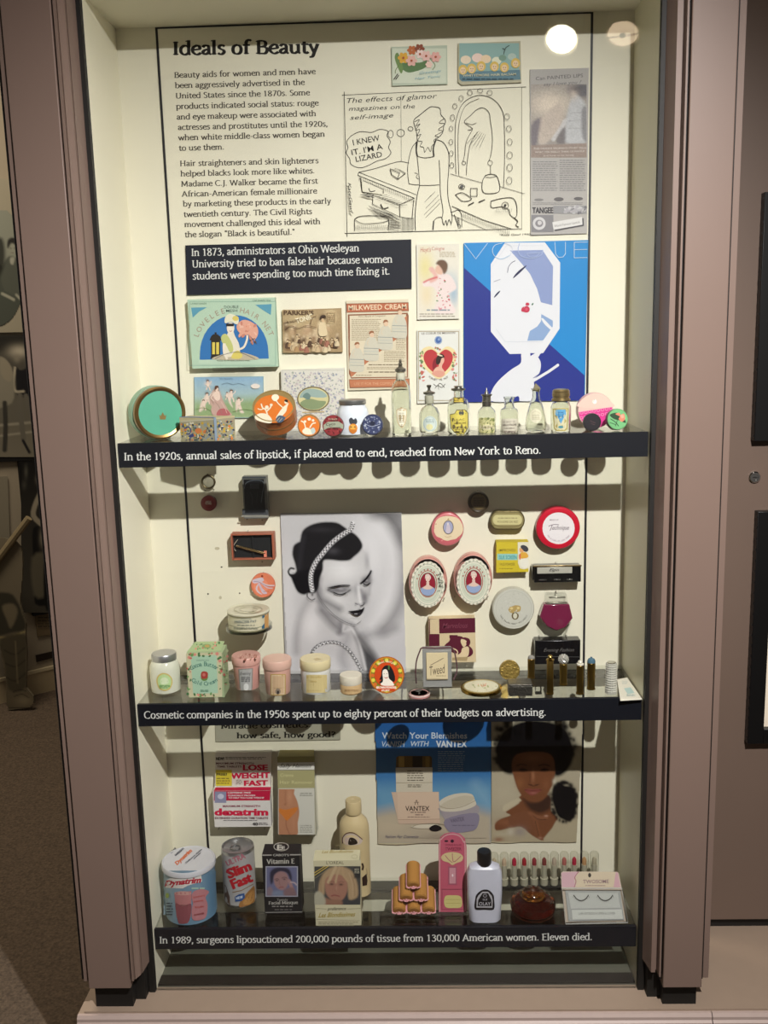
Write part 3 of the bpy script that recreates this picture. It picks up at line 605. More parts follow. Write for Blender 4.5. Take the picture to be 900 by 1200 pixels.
# ---- cartoon
VC = View(395, 95, 4.0909)
qd = [(402, 109), (612, 102.5), (612, 269), (404, 273.5)]
t, b, Yf = card('cartoon_print', 'line cartoon of a woman at a mirror seeing a lizard, beside the paragraphs', 'cartoon', 0, 0, 0, 0, .0004, '#dfdac6', [
 ('L', INK, 3, [24, 68, 905, 28]), ('L', INK, 3.5, [34, 52, 48, 745]), ('L', INK, 3, [38, 730, 885, 708]), ('L', INK, 2, [885, 30, 885, 712]),
 ('T', INK, 48, 106, 25, 'The effects of glamor', 432, -.055, 0, .25), ('T', INK, 56, 143, 22, 'magazines on the', 318, -.04, 0, .25), ('T', INK, 62, 186, 22, 'self-image', 208, -.06, 0, .25),
 ('S', INK, 3.5, [68, 262, 110, 243, 165, 246, 205, 232, 243, 240, 240, 262, 255, 290, 247, 318, 258, 345, 232, 372, 190, 384, 150, 405, 108, 416, 68, 400, 60, 372, 44, 345, 52, 318, 46, 290, 68, 262]),
 ('T', INK, 78, 308, 28, 'I KNEW', 130, -.18, .01), ('T', INK, 72, 356, 28, "IT. I'M A", 152, -.2, .01), ('T', INK, 92, 388, 27, 'LIZARD', 128, -.2, .01),
 ('O', INK, 2.5, 257, 254, 12, 18), ('O', INK, 3, 305, 249, 18, 17), ('O', INK, 3, 352, 229, 12, 10),
 ('L', INK, 1.5, [306, 70, 308, 385]), ('S', INK, 3, [308, 385, 270, 392, 180, 420, 104, 437]), ('L', INK, 3, [104, 437, 100, 452, 372, 562]), ('L', INK, 2.5, [308, 385, 345, 393]),
 ('L', INK, 2.5, [104, 437, 380, 545]),
 ('S', INK, 3, [345, 495, 338, 430, 345, 370, 360, 318, 385, 288]), ('S', INK, 3, [345, 492, 370, 497, 392, 497]), ('S', INK, 2.5, [372, 440, 386, 445, 380, 460, 390, 470]),
 ('S', INK, 3.5, [385, 285, 380, 240, 368, 190, 400, 160, 440, 128, 455, 122]), ('S', INK, 3, [455, 122, 492, 130, 498, 160, 520, 190, 512, 215, 505, 250, 480, 275]),
 ('S', INK, 2.5, [372, 195, 395, 185, 378, 215, 398, 205, 376, 235, 396, 232, 385, 262, 402, 255, 388, 285, 408, 290, 398, 312, 415, 318, 420, 342, 435, 318, 448, 338, 455, 310, 468, 300, 465, 282, 488, 268, 470, 262, 508, 240, 486, 232, 518, 206, 490, 200, 512, 180]),
 ('S', INK, 3, [380, 290, 378, 325, 385, 360]), ('S', INK, 7, [384, 292, 380, 330, 384, 358]), ('S', INK, 7, [474, 282, 462, 320, 464, 360]), ('S', INK, 3, [384, 360, 420, 368, 464, 362]),
 ('S', INK, 3, [384, 360, 392, 440, 396, 498]), ('S', INK, 3, [474, 280, 510, 295, 535, 345, 536, 420, 530, 500, 534, 570, 548, 625, 552, 660, 545, 690]), ('S', INK, 3, [490, 380, 494, 470, 496, 540, 508, 620, 502, 660]),
 ('S', INK, 2.5, [396, 500, 440, 500, 490, 497]), ('S', INK, 3.5, [396, 500, 382, 560, 374, 650, 376, 715]), ('L', INK, 6, [463, 672, 460, 712]), ('S', INK, 3, [463, 672, 480, 655, 503, 652]),
 ('S', INK, 3, [503, 655, 512, 690, 522, 668, 528, 692, 536, 664, 546, 682]), ('S', INK, 2.5, [545, 628, 562, 625, 580, 618, 596, 640, 598, 700]), ('S', INK, 3, [562, 640, 582, 700]), ('T', INK, 572, 655, 14, 'VANITY', 55, 1.4, .01),
 ('L', INK, 1.5, [420, 580, 470, 530]), ('L', INK, 1.5, [425, 610, 488, 545]), ('L', INK, 1.5, [418, 640, 492, 566]), ('L', INK, 1.5, [424, 655, 494, 585]), ('L', INK, 1.5, [430, 570, 450, 548]),
 ('S', INK, 2.5, [570, 445, 566, 260, 575, 170, 610, 100, 680, 68, 750, 88, 795, 150, 803, 260, 803, 400, 798, 510]), ('S', INK, 2, [584, 452, 580, 280, 590, 180, 620, 115, 680, 84]),
 ('S', INK, 2.5, [628, 235, 650, 228, 618, 205, 612, 190, 640, 165, 668, 138, 700, 128, 728, 150, 735, 190, 745, 270, 740, 340, 728, 385]), ('S', INK, 2, [618, 200, 645, 208, 668, 200]), ('S', INK, 2.5, [648, 235, 620, 290, 612, 350, 604, 385]), ('S', INK, 2.5, [672, 245, 640, 300, 625, 380, 620, 450]),
 ('O', INK, 2, 608, 393, 9, 8), ('O', INK, 2, 734, 392, 11, 12), ('L', INK, 2, [736, 404, 736, 446]),
 ('S', INK, 3, [712, 452, 735, 446, 762, 452, 776, 480, 780, 520, 762, 536, 712, 538, 696, 520, 698, 478, 712, 452]), ('S', INK, 2, [708, 458, 735, 462, 764, 456]),
 ('L', INK, 2, [545, 445, 660, 478, 695, 487]), ('L', INK, 2, [780, 505, 900, 540]), ('L', INK, 3, [552, 600, 700, 665, 835, 708]), ('L', INK, 2, [548, 640, 620, 672, 710, 710]),
 ('S', INK, 3, [738, 575, 790, 562, 840, 560, 860, 590, 862, 640, 850, 655, 830, 640, 822, 615, 790, 602, 742, 606, 738, 575]), ('O', INK, 2.5, 806, 596, 16, 16), ('E', INK, 806, 596, 6, 6), ('S', INK, 4, [848, 655, 866, 672, 858, 690, 870, 700]),
 ('O', INK, 2.5, 598, 506, 14, 12, .4), ('E', '#555', 598, 506, 8, 7), ('S', INK, 3, [568, 545, 600, 535, 642, 560, 636, 572, 600, 575, 568, 545]), ('B', INK, 640, 514, 672, 552, 2.5), ('S', INK, 5, [630, 595, 655, 582]), ('S', INK, 5, [680, 580, 708, 568]),
 ('P', '#dfdac6', [118, 468, 218, 512, 218, 545, 122, 530]), ('L', INK, 3, [112, 462, 120, 530, 178, 548]), ('L', INK, 2.5, [128, 478, 222, 520, 222, 538]), ('L', INK, 2.5, [368, 570, 360, 660, 300, 650, 170, 590, 172, 545, 300, 592, 368, 562]), ('L', INK, 2.5, [300, 592, 302, 650]), ('S', INK, 4, [152, 515, 160, 530, 182, 526]), ('S', INK, 4, [210, 590, 222, 610, 246, 605]),
 ('S', INK, 3, [84, 662, 110, 648, 170, 645, 230, 650, 248, 668, 246, 712]), ('S', INK, 2.5, [84, 662, 120, 682, 200, 680, 248, 668]), ('L', INK, 2.5, [84, 662, 84, 718]),
 ('L', INK, 3, [255, 420, 300, 440, 290, 468, 262, 448, 255, 420]), ('L', INK, 3, [262, 448, 292, 470, 328, 442, 300, 425]), ('L', INK, 2, [276, 418, 300, 425])]
 + [('O', INK, 2, x, y, rx, ry) for x, y, rx, ry in ((637, 56, 11, 13), (595, 82, 10, 13), (565, 120, 10, 13), (554, 175, 10, 14), (547, 228, 9, 12), (546, 292, 9, 13), (548, 347, 9, 13), (551, 404, 9, 13), (686, 46, 12, 10), (732, 56, 12, 12), (815, 170, 12, 14), (824, 228, 12, 14), (828, 292, 12, 15), (828, 355, 13, 16), (828, 414, 13, 17), (826, 477, 13, 17))]
 + [('L', INK, 1.4, [x, 455+(x-104)*.415, x, 472+(x-104)*.415]) for x in range(108, 372, 9)]
 + [('L', INK, 1.3, [x, 612+(x-560)*.39, x, 636+(x-560)*.39]) for x in range(600, 830, 8)]
 + [('L', INK, 1.2, [x, 690, x-3, 712]) for x in range(90, 246, 7)] + [('L', INK, 2, [x, 655, x, 713]) for x in range(312, 372, 5)] + [('L', INK, 2, [252, y, 305, y-4]) for y in range(668, 712, 6)]
 + [('L', INK, 2, [112+i*7, 545+i*2, 150+i*6, 540+i*4]) for i in range(6)] + [('L', INK, 1.6, [150+i*6, 598+i*6, 260+i*5, 640+i*3]) for i in range(9)] + [('L', INK, 1.5, [190+i*12, 556+i*5, 240+i*12, 545+i*6]) for i in range(9)]
 + [('L', INK, 1.2, [765+i*9, 612, 762+i*9, 628]) for i in range(9)] + [('L', INK, 1.3, [620+i*16, 300+i*5, 680+i*8, 240+i*4]) for i in range(5)]
 + [('T', INK, 52, 488, 15, 'KateGawf', 150, 1.5, .02, .3)], VC, g=1., q=qd)
art(b, VC, planeY(Yf), [('T', '#4a463e', 778, 742, 10, '*Kate Gawf 1990', 150, -.02, 0, .2)]); t.done()
# ---- two small trade cards at the top
V4 = View(450, 40, 3.6)
t, b, Yf = card('trade_card', 'small pale green card with painted flowers, left one of the two at the panel top', 'card', 459, 53, 524, 101, .004, '#c3cdb9', [], V4, q=[(458.5, 55), (524, 53), (524.5, 98.5), (459.5, 100.5)])
art(b, V4, planeY(Yf), [('R', '#cdd3c0', 36, 60, 262, 206), ('C', '#5c7a4e', [62, 130, 100, 118, 150, 120, 190, 108, 175, 140, 130, 158, 95, 160]), ('C', '#6f8a52', [45, 100, 60, 80, 80, 140, 70, 165]), ('S', '#6c7f4c', 3, [70, 120, 50, 150, 48, 165]), ('S', '#6c7f4c', 3, [190, 100, 215, 130, 205, 150])]
 + [('E', c, x+7*math.cos(a)*s, y+7*math.sin(a)*s, 6*s, 4.5*s, a) for c, x, y, s in (('#d9a53e', 82, 100, 1.9), ('#b9683c', 118, 68, 1.6), ('#8c4a34', 150, 62, 1.7), ('#e2b1a6', 116, 112, 1.9), ('#efd6cf', 152, 84, 1.5), ('#e6bcb4', 178, 92, 1.8), ('#dfa9a0', 218, 96, 1.8), ('#e8c6ba', 190, 128, 1.2)) for a in [i*2*pi/6 for i in range(6)]]
 + [('E', '#a8563a', x, y, 5, 5) for x, y in ((82, 100), (116, 112), (178, 92), (218, 96), (152, 84))] + [('T', '#7fa6b4', 150, 170, 12, 'Greetings', 92, -.12, 0, .3), ('T', '#7fa6b4', 130, 192, 10, 'Hair Tonic', 110, -.1, 0, .3), ('L', '#3b342c', 4, [42, 190, 58, 168]), ('L', '#3b342c', 4, [50, 190, 62, 174])], 1., k0=3); t.done()
t, b, Yf = card('trade_card', 'small blue green card with a row of bonneted babies at the panel top', 'card', 537, 48, 611, 99, .004, '#bdb79d', [], V4, q=[(536.5, 51), (610, 48), (611, 96.5), (541, 99.5), (536.5, 96)])
art(b, V4, planeY(Yf), [('R', '#8fb0ac', 318, 38, 570, 164), ('P', '#5e7f8c', [318, 160, 574, 150, 576, 192, 330, 200, 318, 190])]
 + [('E', c, x, y, r, r*.8) for c, x, y, r in (('#e9d6bd', 345, 108, 22), ('#ecd0c4', 395, 100, 24), ('#e8cfae', 430, 105, 22), ('#dfe0c8', 475, 112, 20), ('#7b9a8a', 500, 100, 16), ('#b3c4bb', 540, 95, 18))]
 + [x for cx, cy in ((333, 150), (370, 145), (410, 135), (466, 136), (508, 140), (555, 122)) for x in (('E', '#d8b75e', cx, cy, 19, 21), ('E', '#e6c8a4', cx, cy+3, 12, 14), ('E', '#5a4632', cx-4, cy+1, 2, 2), ('E', '#5a4632', cx+5, cy+1, 2, 2), ('S', '#8a5b42', 1.5, [cx-4, cy+9, cx, cy+11, cx+5, cy+9]))]
 + [('T', '#d7d2b2', 332, 180, 10, 'WHITTEMORE HAIR BALSAM', 225, -.03, .01), ('X', '#2f4a58', 330, 182, 570, 196, 1, 5), ('S', '#2f3a34', 3, [505, 85, 512, 60, 528, 48]), ('S', '#2f3a34', 3, [512, 66, 500, 60])], 1., k0=3); t.done()
# ---- tall clipping
V5 = View(610, 70, 5.578)
t, b, Yf = card('magazine_clipping', 'tall narrow grey advertisement clipping with a painted lips headline and a couple', 'clipping', 0, 0, 0, 0, .003, '#b9b5b2', [], V5, q=[(621, 81.5), (690, 79.5), (688, 273.5), (622, 275.5)])
paint(b, V5, planeY(Yf), (68, 160, 432, 640), 6, '#a8a19c', [('g', '#efe0cf', 190, 290, 140, 90, .9), ('p', '#6b6a72', 18, .9, [320, 165, 440, 160, 440, 240, 330, 240]), ('p', '#c9cace', 10, .95, [340, 235, 370, 230, 430, 300, 438, 420, 430, 540, 300, 545, 290, 460, 310, 330]),
 ('p', '#8e8c90', 8, .9, [400, 330, 432, 320, 436, 520, 404, 500]), ('p', '#cdbfb4', 10, .9, [120, 400, 180, 340, 250, 280, 280, 340, 270, 420, 220, 500, 140, 560, 110, 500]), ('p', '#77707a', 10, .8, [70, 430, 130, 380, 120, 480, 100, 560, 70, 560]), ('s', '#d8d6d8', 26, 8, .8, [215, 520, 270, 440, 290, 400]), ('p', '#6f6a70', 8, .7, [240, 500, 290, 440, 290, 545, 240, 545]),
 ('g', '#d8c9bd', 345, 215, 30, 45, .9), ('g', '#5f5a60', 360, 190, 40, 22, .7), ('s', '#9a979c', 4, 4, .8, [320, 350, 400, 345]), ('s', '#9a979c', 4, 4, .8, [315, 400, 405, 395]), ('s', '#9a979c', 4, 4, .8, [312, 450, 405, 450]), ('P', '#a09088', 2, 1, [60, 560, 440, 545, 440, 640, 60, 645]), ('n', .12, 1)])
art(b, V5, planeY(Yf), [('T', '#6c6a6e', 100, 135, 24, 'Can PAINTED LIPS', 310, -.07), ('T', '#77757a', 150, 172, 22, 'say I love you ?', 250, -.07, 0, .3), ('T', '#d9cfc8', 85, 588, 13, "THIS FAMOUS WOMAN'S STORY TELLS", 345, -.02, .02), ('T', '#d9cfc8', 95, 610, 12, 'WHAT MEN REALLY THINK OF MAKEUP', 325, -.02, .02), ('T', '#d9cfc8', 150, 632, 11, 'and how to be lovely', 200, -.02),
 ('X', '#8f8d8f', 80, 660, 245, 860, 14, 5), ('X', '#8f8d8f', 255, 650, 432, 860, 15, 5), ('E', '#8a8888', 120, 915, 30, 8), ('E', '#6f6b6d', 250, 912, 32, 13), ('E', '#6f6b6d', 378, 908, 30, 11), ('X', '#9a9898', 80, 930, 430, 950, 2, 4),
 ('R', '#9b9a9c', 215, 955, 432, 1005), ('T', '#4d4b50', 78, 1002, 38, 'TANGEE', 135, 0, .03), ('Q', 7, 40, ['#c9c7c9', '#7c7a80', '#b3b0b5'], 290, 960, 428, 1000, 14), ('R', '#8c8a8e', 72, 1015, 215, 1125), ('E', '#d3d1d3', 122, 1070, 42, 42), ('E', '#8e8b90', 122, 1070, 26, 24), ('E', '#cfcccf', 125, 1066, 14, 14), ('P', '#5a585c', [215, 1072, 412, 1035, 414, 1085, 225, 1120]), ('P', '#e2e0df', [208, 1062, 402, 1028, 405, 1078, 216, 1112]), ('T', '#777', 222, 1095, 16, 'World Famous Lipstick', 170, -.17)], k0=3); t.done()
# ---- black label
t, b, Yf = card('text_label', 'black rectangular label with white text about banning false hair', 'label', 0, 0, 0, 0, .004, '#252833', [], V0, q=[(217, 287.5), (482, 280.5), (482.5, 338), (219, 346)], m=mat('black_label', '#181b26', .55, spec=.25, var=.03))
art(b, V0, planeY(Yf), [('F', LT, 224, 300, 421, 294.5, 8.3, 'In 1873, administrators at Ohio Wesleyan', 1.12, .52), ('F', LT, 225, 313.5, 460, 307.5, 8.3, 'University tried to ban false hair because women', 1.12, .52), ('F', LT, 225.5, 327.5, 457, 321.5, 8.3, 'students were spending too much time fixing it.', 1.12, .52)]); t.done()
# ---- two portrait cards
V6 = View(480, 280, 6)
t, b, Yf = card('perfume_card', 'cream card with a lady in a pink flowered gown sniffing, above the heart card', 'card', 0, 0, 0, 0, .004, '#e3dfd2', [], V6, q=[(488, 286.5), (538, 285.5), (538, 373.5), (489, 374.5)])
paint(b, V6, planeY(Yf), (58, 45, 340, 555), 6, '#e6e0d2', [('g', '#e2d58e', 110, 200, 60, 120, .8), ('g', '#e5cfa0', 120, 400, 50, 90, .6), ('g', '#94b0c8', 310, 380, 40, 90, .8), ('g', '#b9c7d0', 280, 280, 60, 60, .6),
 ('p', '#ead9d6', 5, 1, [200, 250, 250, 245, 295, 265, 330, 340, 300, 370, 270, 390, 290, 440, 320, 520, 175, 520, 200, 420, 170, 340, 100, 335, 95, 300, 150, 280]), ('p', '#e3b6ac', 5, 1, [135, 215, 160, 195, 190, 240, 200, 280, 150, 310, 140, 290, 170, 260]), ('p', '#e0b8a4', 4, 1, [190, 190, 220, 180, 235, 215, 228, 250, 195, 245, 180, 220]), ('p', '#6f5442', 5, 1, [185, 175, 205, 150, 245, 150, 268, 180, 262, 225, 240, 248, 228, 215, 205, 185]), ('s', '#cf5f63', 12, 6, .9, [100, 305, 140, 285, 190, 270])])
art(b, V6, planeY(Yf), [('T', '#c68a7c', 75, 92, 34, "Hoyt's", 75, -.02, .02, .2), ('T', '#c68a7c', 155, 80, 26, 'Cologne', 90, -.02, .01, .2), ('X', '#bcae94', 210, 88, 325, 130, 4, 5), ('X', '#8a97a0', 120, 490, 290, 510, 1, 9), ('X', '#9a9082', 70, 520, 330, 552, 2, 6), ('Q', 3, 26, ['#cf6a72', '#c84f5c', '#7f9a74', '#dd9aa0'], 190, 270, 290, 500, 8)], k0=3); t.done()
t, b, Yf = card('valentine_card', 'white card with a lady in a red heart wreathed with roses, below the perfume card', 'card', 0, 0, 0, 0, .004, '#dcdad0', [], V6, q=[(488.5, 387), (539.5, 385.5), (540.5, 471), (489, 473)])
hrt = [202, 985, 150, 950, 100, 900, 72, 830, 90, 775, 140, 755, 180, 775, 203, 800, 230, 775, 268, 755, 315, 780, 330, 830, 305, 900, 255, 955]
h2 = [v for i in range(0, len(hrt), 2) for v in (202+(hrt[i]-202)*.8, 865+(hrt[i+1]-865)*.8)]
art(b, V6, planeY(Yf), [('B', '#a3926e', 62, 650, 346, 1136, 4), ('R', '#e2e2dc', 68, 656, 340, 1130), ('T', '#5c4c42', 85, 672, 15, 'LE COEUR DE MIGNON', 235, -.02, .02), ('O', '#8ca2c6', 6, 202, 712, 24, 26), ('E', '#4a6aa8', 202, 712, 20, 22), ('E', '#8ca2cc', 206, 706, 9, 9), ('C', '#e9d7a4', hrt), ('C', '#bb3b3e', h2),
 ('C', '#8a1f2c', [160, 900, 170, 850, 200, 830, 190, 900, 180, 940]), ('C', '#e3b39c', [165, 935, 185, 905, 205, 895, 205, 870, 225, 830, 240, 835, 243, 860, 230, 885, 228, 905, 245, 935, 215, 955, 185, 955]), ('C', '#33251d', [185, 870, 192, 830, 215, 808, 238, 815, 245, 832, 225, 840, 215, 870, 200, 885]), ('E', '#e8d9b8', 212, 818, 22, 5, .3), ('C', '#dd9f8c', [155, 945, 200, 925, 248, 940, 235, 965, 200, 972]),
 ('A', '#6d5a44', 203, 880, -118, 215, 145, 15, 'FORGET ME NOT', .0), ('S', '#4b4438', 4, [170, 1020, 190, 1035, 215, 1015, 245, 1045]), ('S', '#4b4438', 4, [178, 1050, 200, 1030, 225, 1045, 250, 1020]), ('S', '#4b4438', 3, [200, 1030, 205, 1060]),
 ('Q', 5, 22, ['#c26a5e', '#6f8a5a', '#8aa06c', '#d88f86'], 72, 790, 102, 1000, 11), ('Q', 6, 22, ['#c26a5e', '#6f8a5a', '#8aa06c', '#d88f86'], 300, 790, 332, 1000, 11), ('Q', 9, 8, ['#c26a5e', '#6f8a5a'], 180, 762, 225, 780, 9)], k0=3); t.done()
# ---- large blue magazine cover
V7 = View(540, 275, 5.806)
t, b, Yf = card('magazine_poster', 'large blue poster of a white face in an octagonal hand mirror beside the cards', 'poster', 0, 0, 0, 0, .003, '#2f86c4', [], V7, q=[(543.3, 285), (689.5, 281.2), (685.5, 469.5), (543.3, 471)])
w_ = '#e3e4ea'
art(b, V7, planeY(Yf), [('P', '#2c8bd0', [22, 56, 862, 38, 838, 1128, 22, 1140]), ('P', '#2e3a8e', [22, 225, 842, 958, 840, 1128, 22, 1140]), ('P', w_, [300, 55, 572, 52, 676, 190, 672, 640, 560, 806, 332, 812, 204, 660, 204, 200]),
 ('P', '#8d9cc8', [335, 108, 556, 104, 628, 215, 622, 480, 545, 460, 520, 370, 470, 265, 400, 180]), ('P', '#8ea8d0', [548, 540, 626, 585, 626, 625, 560, 720, 452, 722, 470, 655, 520, 625, 545, 590]), ('C', w_, [548, 575, 560, 570, 600, 610, 640, 655, 622, 655, 575, 615]), ('P', w_, [628, 480, 660, 500, 660, 640, 628, 645]),
 ('L', '#c9cdd8', 3, [240, 640, 300, 728, 560, 728]), ('L', '#d0d4de', 3, [216, 215, 310, 75, 560, 75]),
 ('C', '#2c2e52', [355, 298, 372, 268, 410, 232, 448, 208, 430, 232, 385, 275]), ('S', '#3a3c60', 4, [318, 258, 325, 220, 345, 192, 370, 178]), ('C', '#2c2e52', [226, 430, 238, 405, 268, 380, 258, 400]), ('S', '#a8abb8', 5, [225, 320, 245, 312, 268, 305]),
 ('C', '#c23a54', [412, 520, 416, 498, 432, 490, 428, 505, 436, 490, 452, 485, 468, 500, 466, 520, 450, 530, 428, 526]), ('E', '#d9566e', 447, 507, 9, 9), ('C', '#c23a54', [440, 478, 448, 462, 466, 468, 462, 482]), ('E', '#2c6a48', 488, 473, 5, 9, .5),
 ('C', w_, [418, 812, 500, 808, 530, 840, 545, 880, 535, 940, 500, 985, 500, 1030, 512, 1120, 400, 1132, 388, 1100, 330, 1135, 202, 1130, 212, 1060, 260, 990, 340, 920, 402, 880, 412, 850]), ('P', w_, [412, 800, 560, 795, 540, 812, 530, 830, 410, 830]), ('P', '#2e3a8e', [472, 806, 505, 806, 474, 826]), ('L', w_, 18, [492, 995, 600, 930, 660, 888]), ('E', w_, 660, 887, 9, 9), ('L', '#2e3a8e', 4, [495, 975, 560, 930]), ('C', '#2e3a8e', [330, 1132, 388, 1098, 394, 1132]),
 ('L', '#a9c8e6', 4.5, [22, 60, 102, 165, 182, 58]), ('L', '#b5cfe8', 4.5, [640, 52, 645, 130, 665, 155, 695, 152, 712, 130, 712, 50]), ('L', '#b5cfe8', 4.5, [862, 50, 772, 52, 772, 158, 860, 156]), ('L', '#b5cfe8', 4.5, [772, 102, 860, 100]),
 ('S', '#b5cfe8', 4.5, [282, 58, 235, 70, 215, 105, 230, 145, 275, 165, 335, 140]), ('S', '#cfd4e0', 4, [335, 140, 350, 105, 340, 75, 300, 58]), ('S', '#a7b6da', 5, [400, 60, 390, 100, 410, 145, 480, 162, 545, 140, 560, 105]), ('L', '#a7b6da', 5, [450, 128, 550, 122]), ('S', '#a7b6da', 4, [450, 128, 470, 150, 510, 150, 535, 125])], k0=2, m=GLOSS); t.done()
# ---- hair net packet
V8 = View(210, 340, 4.286)
t, b, Yf = card('hair_net_packet', 'green hair net packet with a masked lady and lantern under a blue arch', 'packet', 0, 0, 0, 0, .018, '#b5cfb8', [], V8, q=[(219.5, 351), (322, 348.5), (326, 429.5), (225.5, 432)])
g1, bl = '#bcd4bf', '#3173b4'
art(b, V8, planeY(Yf), [('B', '#93b3a0', 52, 58, 484, 378, 3), ('P', bl, [103, 350]+[v for i in range(19) for v in (276-172*math.cos(pi*i/18), 318-190*math.sin(pi*i/18)-6*i/18)]+[450, 345]), ('P', g1, [98, 350, 456, 344, 456, 368, 98, 372]), ('P', '#5b9bb4', [60, 88, 140, 86, 100, 108, 68, 138]), ('P', '#5b9bb4', [382, 74, 464, 70, 460, 125, 420, 100]),
 ('A', '#a89684', 275, 300, 190, -68, -16, 27, 'LOVELEE', .01), ('A', '#a89684', 275, 300, 190, 12, 66, 27, 'HAIR NET', .01), ('T', '#4e5e58', 226, 92, 14, 'DOUBLE', 72, -.02, .01), ('T', '#4e5e58', 236, 110, 13, 'MESH', 56, -.02, .01), ('T', '#5a7a6c', 58, 72, 8, 'LATEST SHADE', 80, -.01), ('T', '#5a7a6c', 368, 56, 8, 'CAP SHAPE FINE', 92, -.01),
 ('R', '#28221c', 160, 252, 206, 340), ('P', '#28221c', [152, 252, 160, 232, 170, 222, 192, 222, 205, 232, 212, 252]), ('R', '#28221c', 178, 212, 188, 224), ('R', '#dcc85c', 166, 262, 180, 322), ('R', '#dcc85c', 186, 262, 200, 322), ('R', '#28221c', 158, 336, 210, 344),
 ('C', '#c2b69c', [172, 348, 210, 325, 270, 312, 340, 318, 395, 348]), ('C', '#e8e0cc', [225, 330, 218, 280, 225, 245, 240, 225, 250, 205, 270, 205, 280, 230, 300, 270, 302, 315, 260, 335]), ('C', '#c3c77c', [215, 262, 212, 232, 235, 220, 262, 260, 272, 300, 255, 312, 235, 275]), ('C', '#dccb6a', [262, 340, 275, 312, 300, 305, 318, 330, 300, 345]),
 ('S', '#ece2d0', 11, [228, 270, 226, 310, 240, 345]), ('S', '#ece2d0', 10, [300, 298, 325, 285, 340, 250, 342, 228]), ('E', '#efe4d2', 258, 190, 19, 28), ('R', '#28221c', 236, 168, 274, 182), ('S', '#b6484a', 3, [252, 204, 258, 207, 264, 204]), ('C', '#e4e1c8', [230, 165, 232, 135, 252, 120, 285, 128, 300, 150, 290, 172, 262, 160]), ('E', '#d8c66a', 283, 142, 16, 13),
 ('C', '#e0a791', [290, 175, 320, 150, 360, 158, 392, 185, 395, 225, 375, 250, 352, 225, 320, 222, 295, 205]), ('Q', 11, 22, ['#e9b9a4', '#cc8672', '#e2a48c'], 305, 165, 385, 235, 12), ('C', '#c98671', [350, 222, 372, 260, 368, 275, 355, 250]), ('Q', 12, 10, ['#5c4a3c', '#c98671'], 355, 240, 388, 270, 5),
 ('T', '#6d6a54', 190, 357, 7, 'MADE FROM REAL HUMAN HAIR', 165), ('S', '#30405a', 2, [180, 345, 230, 322, 300, 312, 380, 345])], k0=3); t.done()
t = TE('acrylic_ledge', 'clear acrylic ledge under the green hair net packet', 'bracket'); c0, c1 = P(250, 434, -.02), P(300, 433, -.02); b = t.mesh(smooth=False); b.m(ACRYL).box(c0[0], c1[0], -.028, -.0024, c0[2]-.002, c0[2]); b.box(c0[0], c1[0], -.028, -.0265, c0[2], c0[2]+.006); t.done()
# ---- sepia card
t, b, Yf = card('trade_card', 'sepia card crowded with small figures, between the hair net packet and the red cream advertisement', 'card', 0, 0, 0, 0, .006, '#a9906a', [], V8, q=[(330.5, 363.5), (400, 361), (401.5, 412.5), (331.5, 413.5)])
rd = random.Random(5); pops = [('g', '#c9b48a', 600, 150, 70, 50, .8), ('g', '#d8c39a', 760, 130, 30, 40, .8)]
for i in range(34):
    x, y = rd.uniform(535, 805), rd.uniform(185, 295); pops += [('g', rd.choice(['#7a5c40', '#5e4430', '#d8c2a0', '#c7a884', '#8a6a4a']), x, y, rd.uniform(8, 20), rd.uniform(10, 24), .85), ('g', '#dbc4a2', x, y-20, 7, 8, .8)]
pops += [('p', '#d6c19c', 4, 1, [700, 230, 695, 170, 715, 150, 735, 165, 740, 220]), ('g', '#4e3828', 722, 135, 18, 14, .9), ('p', '#cdb68c', 3, .9, [742, 110, 782, 108, 784, 165, 744, 168]), ('s', '#b98a74', 10, 14, .6, [680, 292, 800, 285]), ('n', .1, 1)]
paint(b, V8, planeY(Yf), (520, 98, 815, 308), 5, '#ab926c', pops)
rd = random.Random(11); fg = []
for i in range(26):
    x, y, z = 545+i*10+rd.uniform(-4, 4), rd.uniform(235, 285), rd.uniform(.7, 1.15); cb_ = rd.choice(['#cdb48e', '#7a5c40', '#dcc8a4', '#5a4230', '#b89468', '#a8705c'])
    fg += [('C', cb_, [x-11*z, y+26*z, x-9*z, y+6*z, x, y-2*z, x+9*z, y+6*z, x+12*z, y+26*z]), ('E', '#d8bf98', x, y-7*z, 5*z, 6*z), ('C', rd.choice(['#4e3826', '#6d4e34', '#c9b48c']), [x-6*z, y-8*z, x-3*z, y-15*z, x+5*z, y-14*z, x+6*z, y-7*z, x, y-11*z]), ('S', '#4a3626', 1.6, [x-8*z, y+22*z, x-6*z, y+8*z, x, y+2*z])]
fg += [('C', '#e0cca6', [704, 228, 700, 182, 712, 160, 730, 165, 738, 190, 742, 226]), ('E', '#d3b48c', 721, 152, 8, 10), ('C', '#3e2c1e', [708, 145, 712, 128, 732, 126, 738, 140, 730, 136]), ('B', '#8a6a48', 744, 112, 782, 162, 2), ('X', '#8a6a48', 749, 122, 778, 154, 4, 3), ('S', '#6a4c34', 2.5, [660, 170, 668, 140, 690, 128]), ('S', '#6a4c34', 2.5, [530, 200, 560, 180, 600, 190, 640, 178, 690, 188])]
art(b, V8, planeY(Yf), fg, k0=2)
art(b, V8, planeY(Yf), [('T', '#5c432e', 525, 124, 22, "PARKER'S", 150, 0, .03), ('T', '#efe3c2', 590, 168, 26, 'TONIC', 88, -.3, .03), ('T', '#5c432e', 524, 172, 12, 'HAIR BALSAM', 80, -.2)], k0=30); t.done()
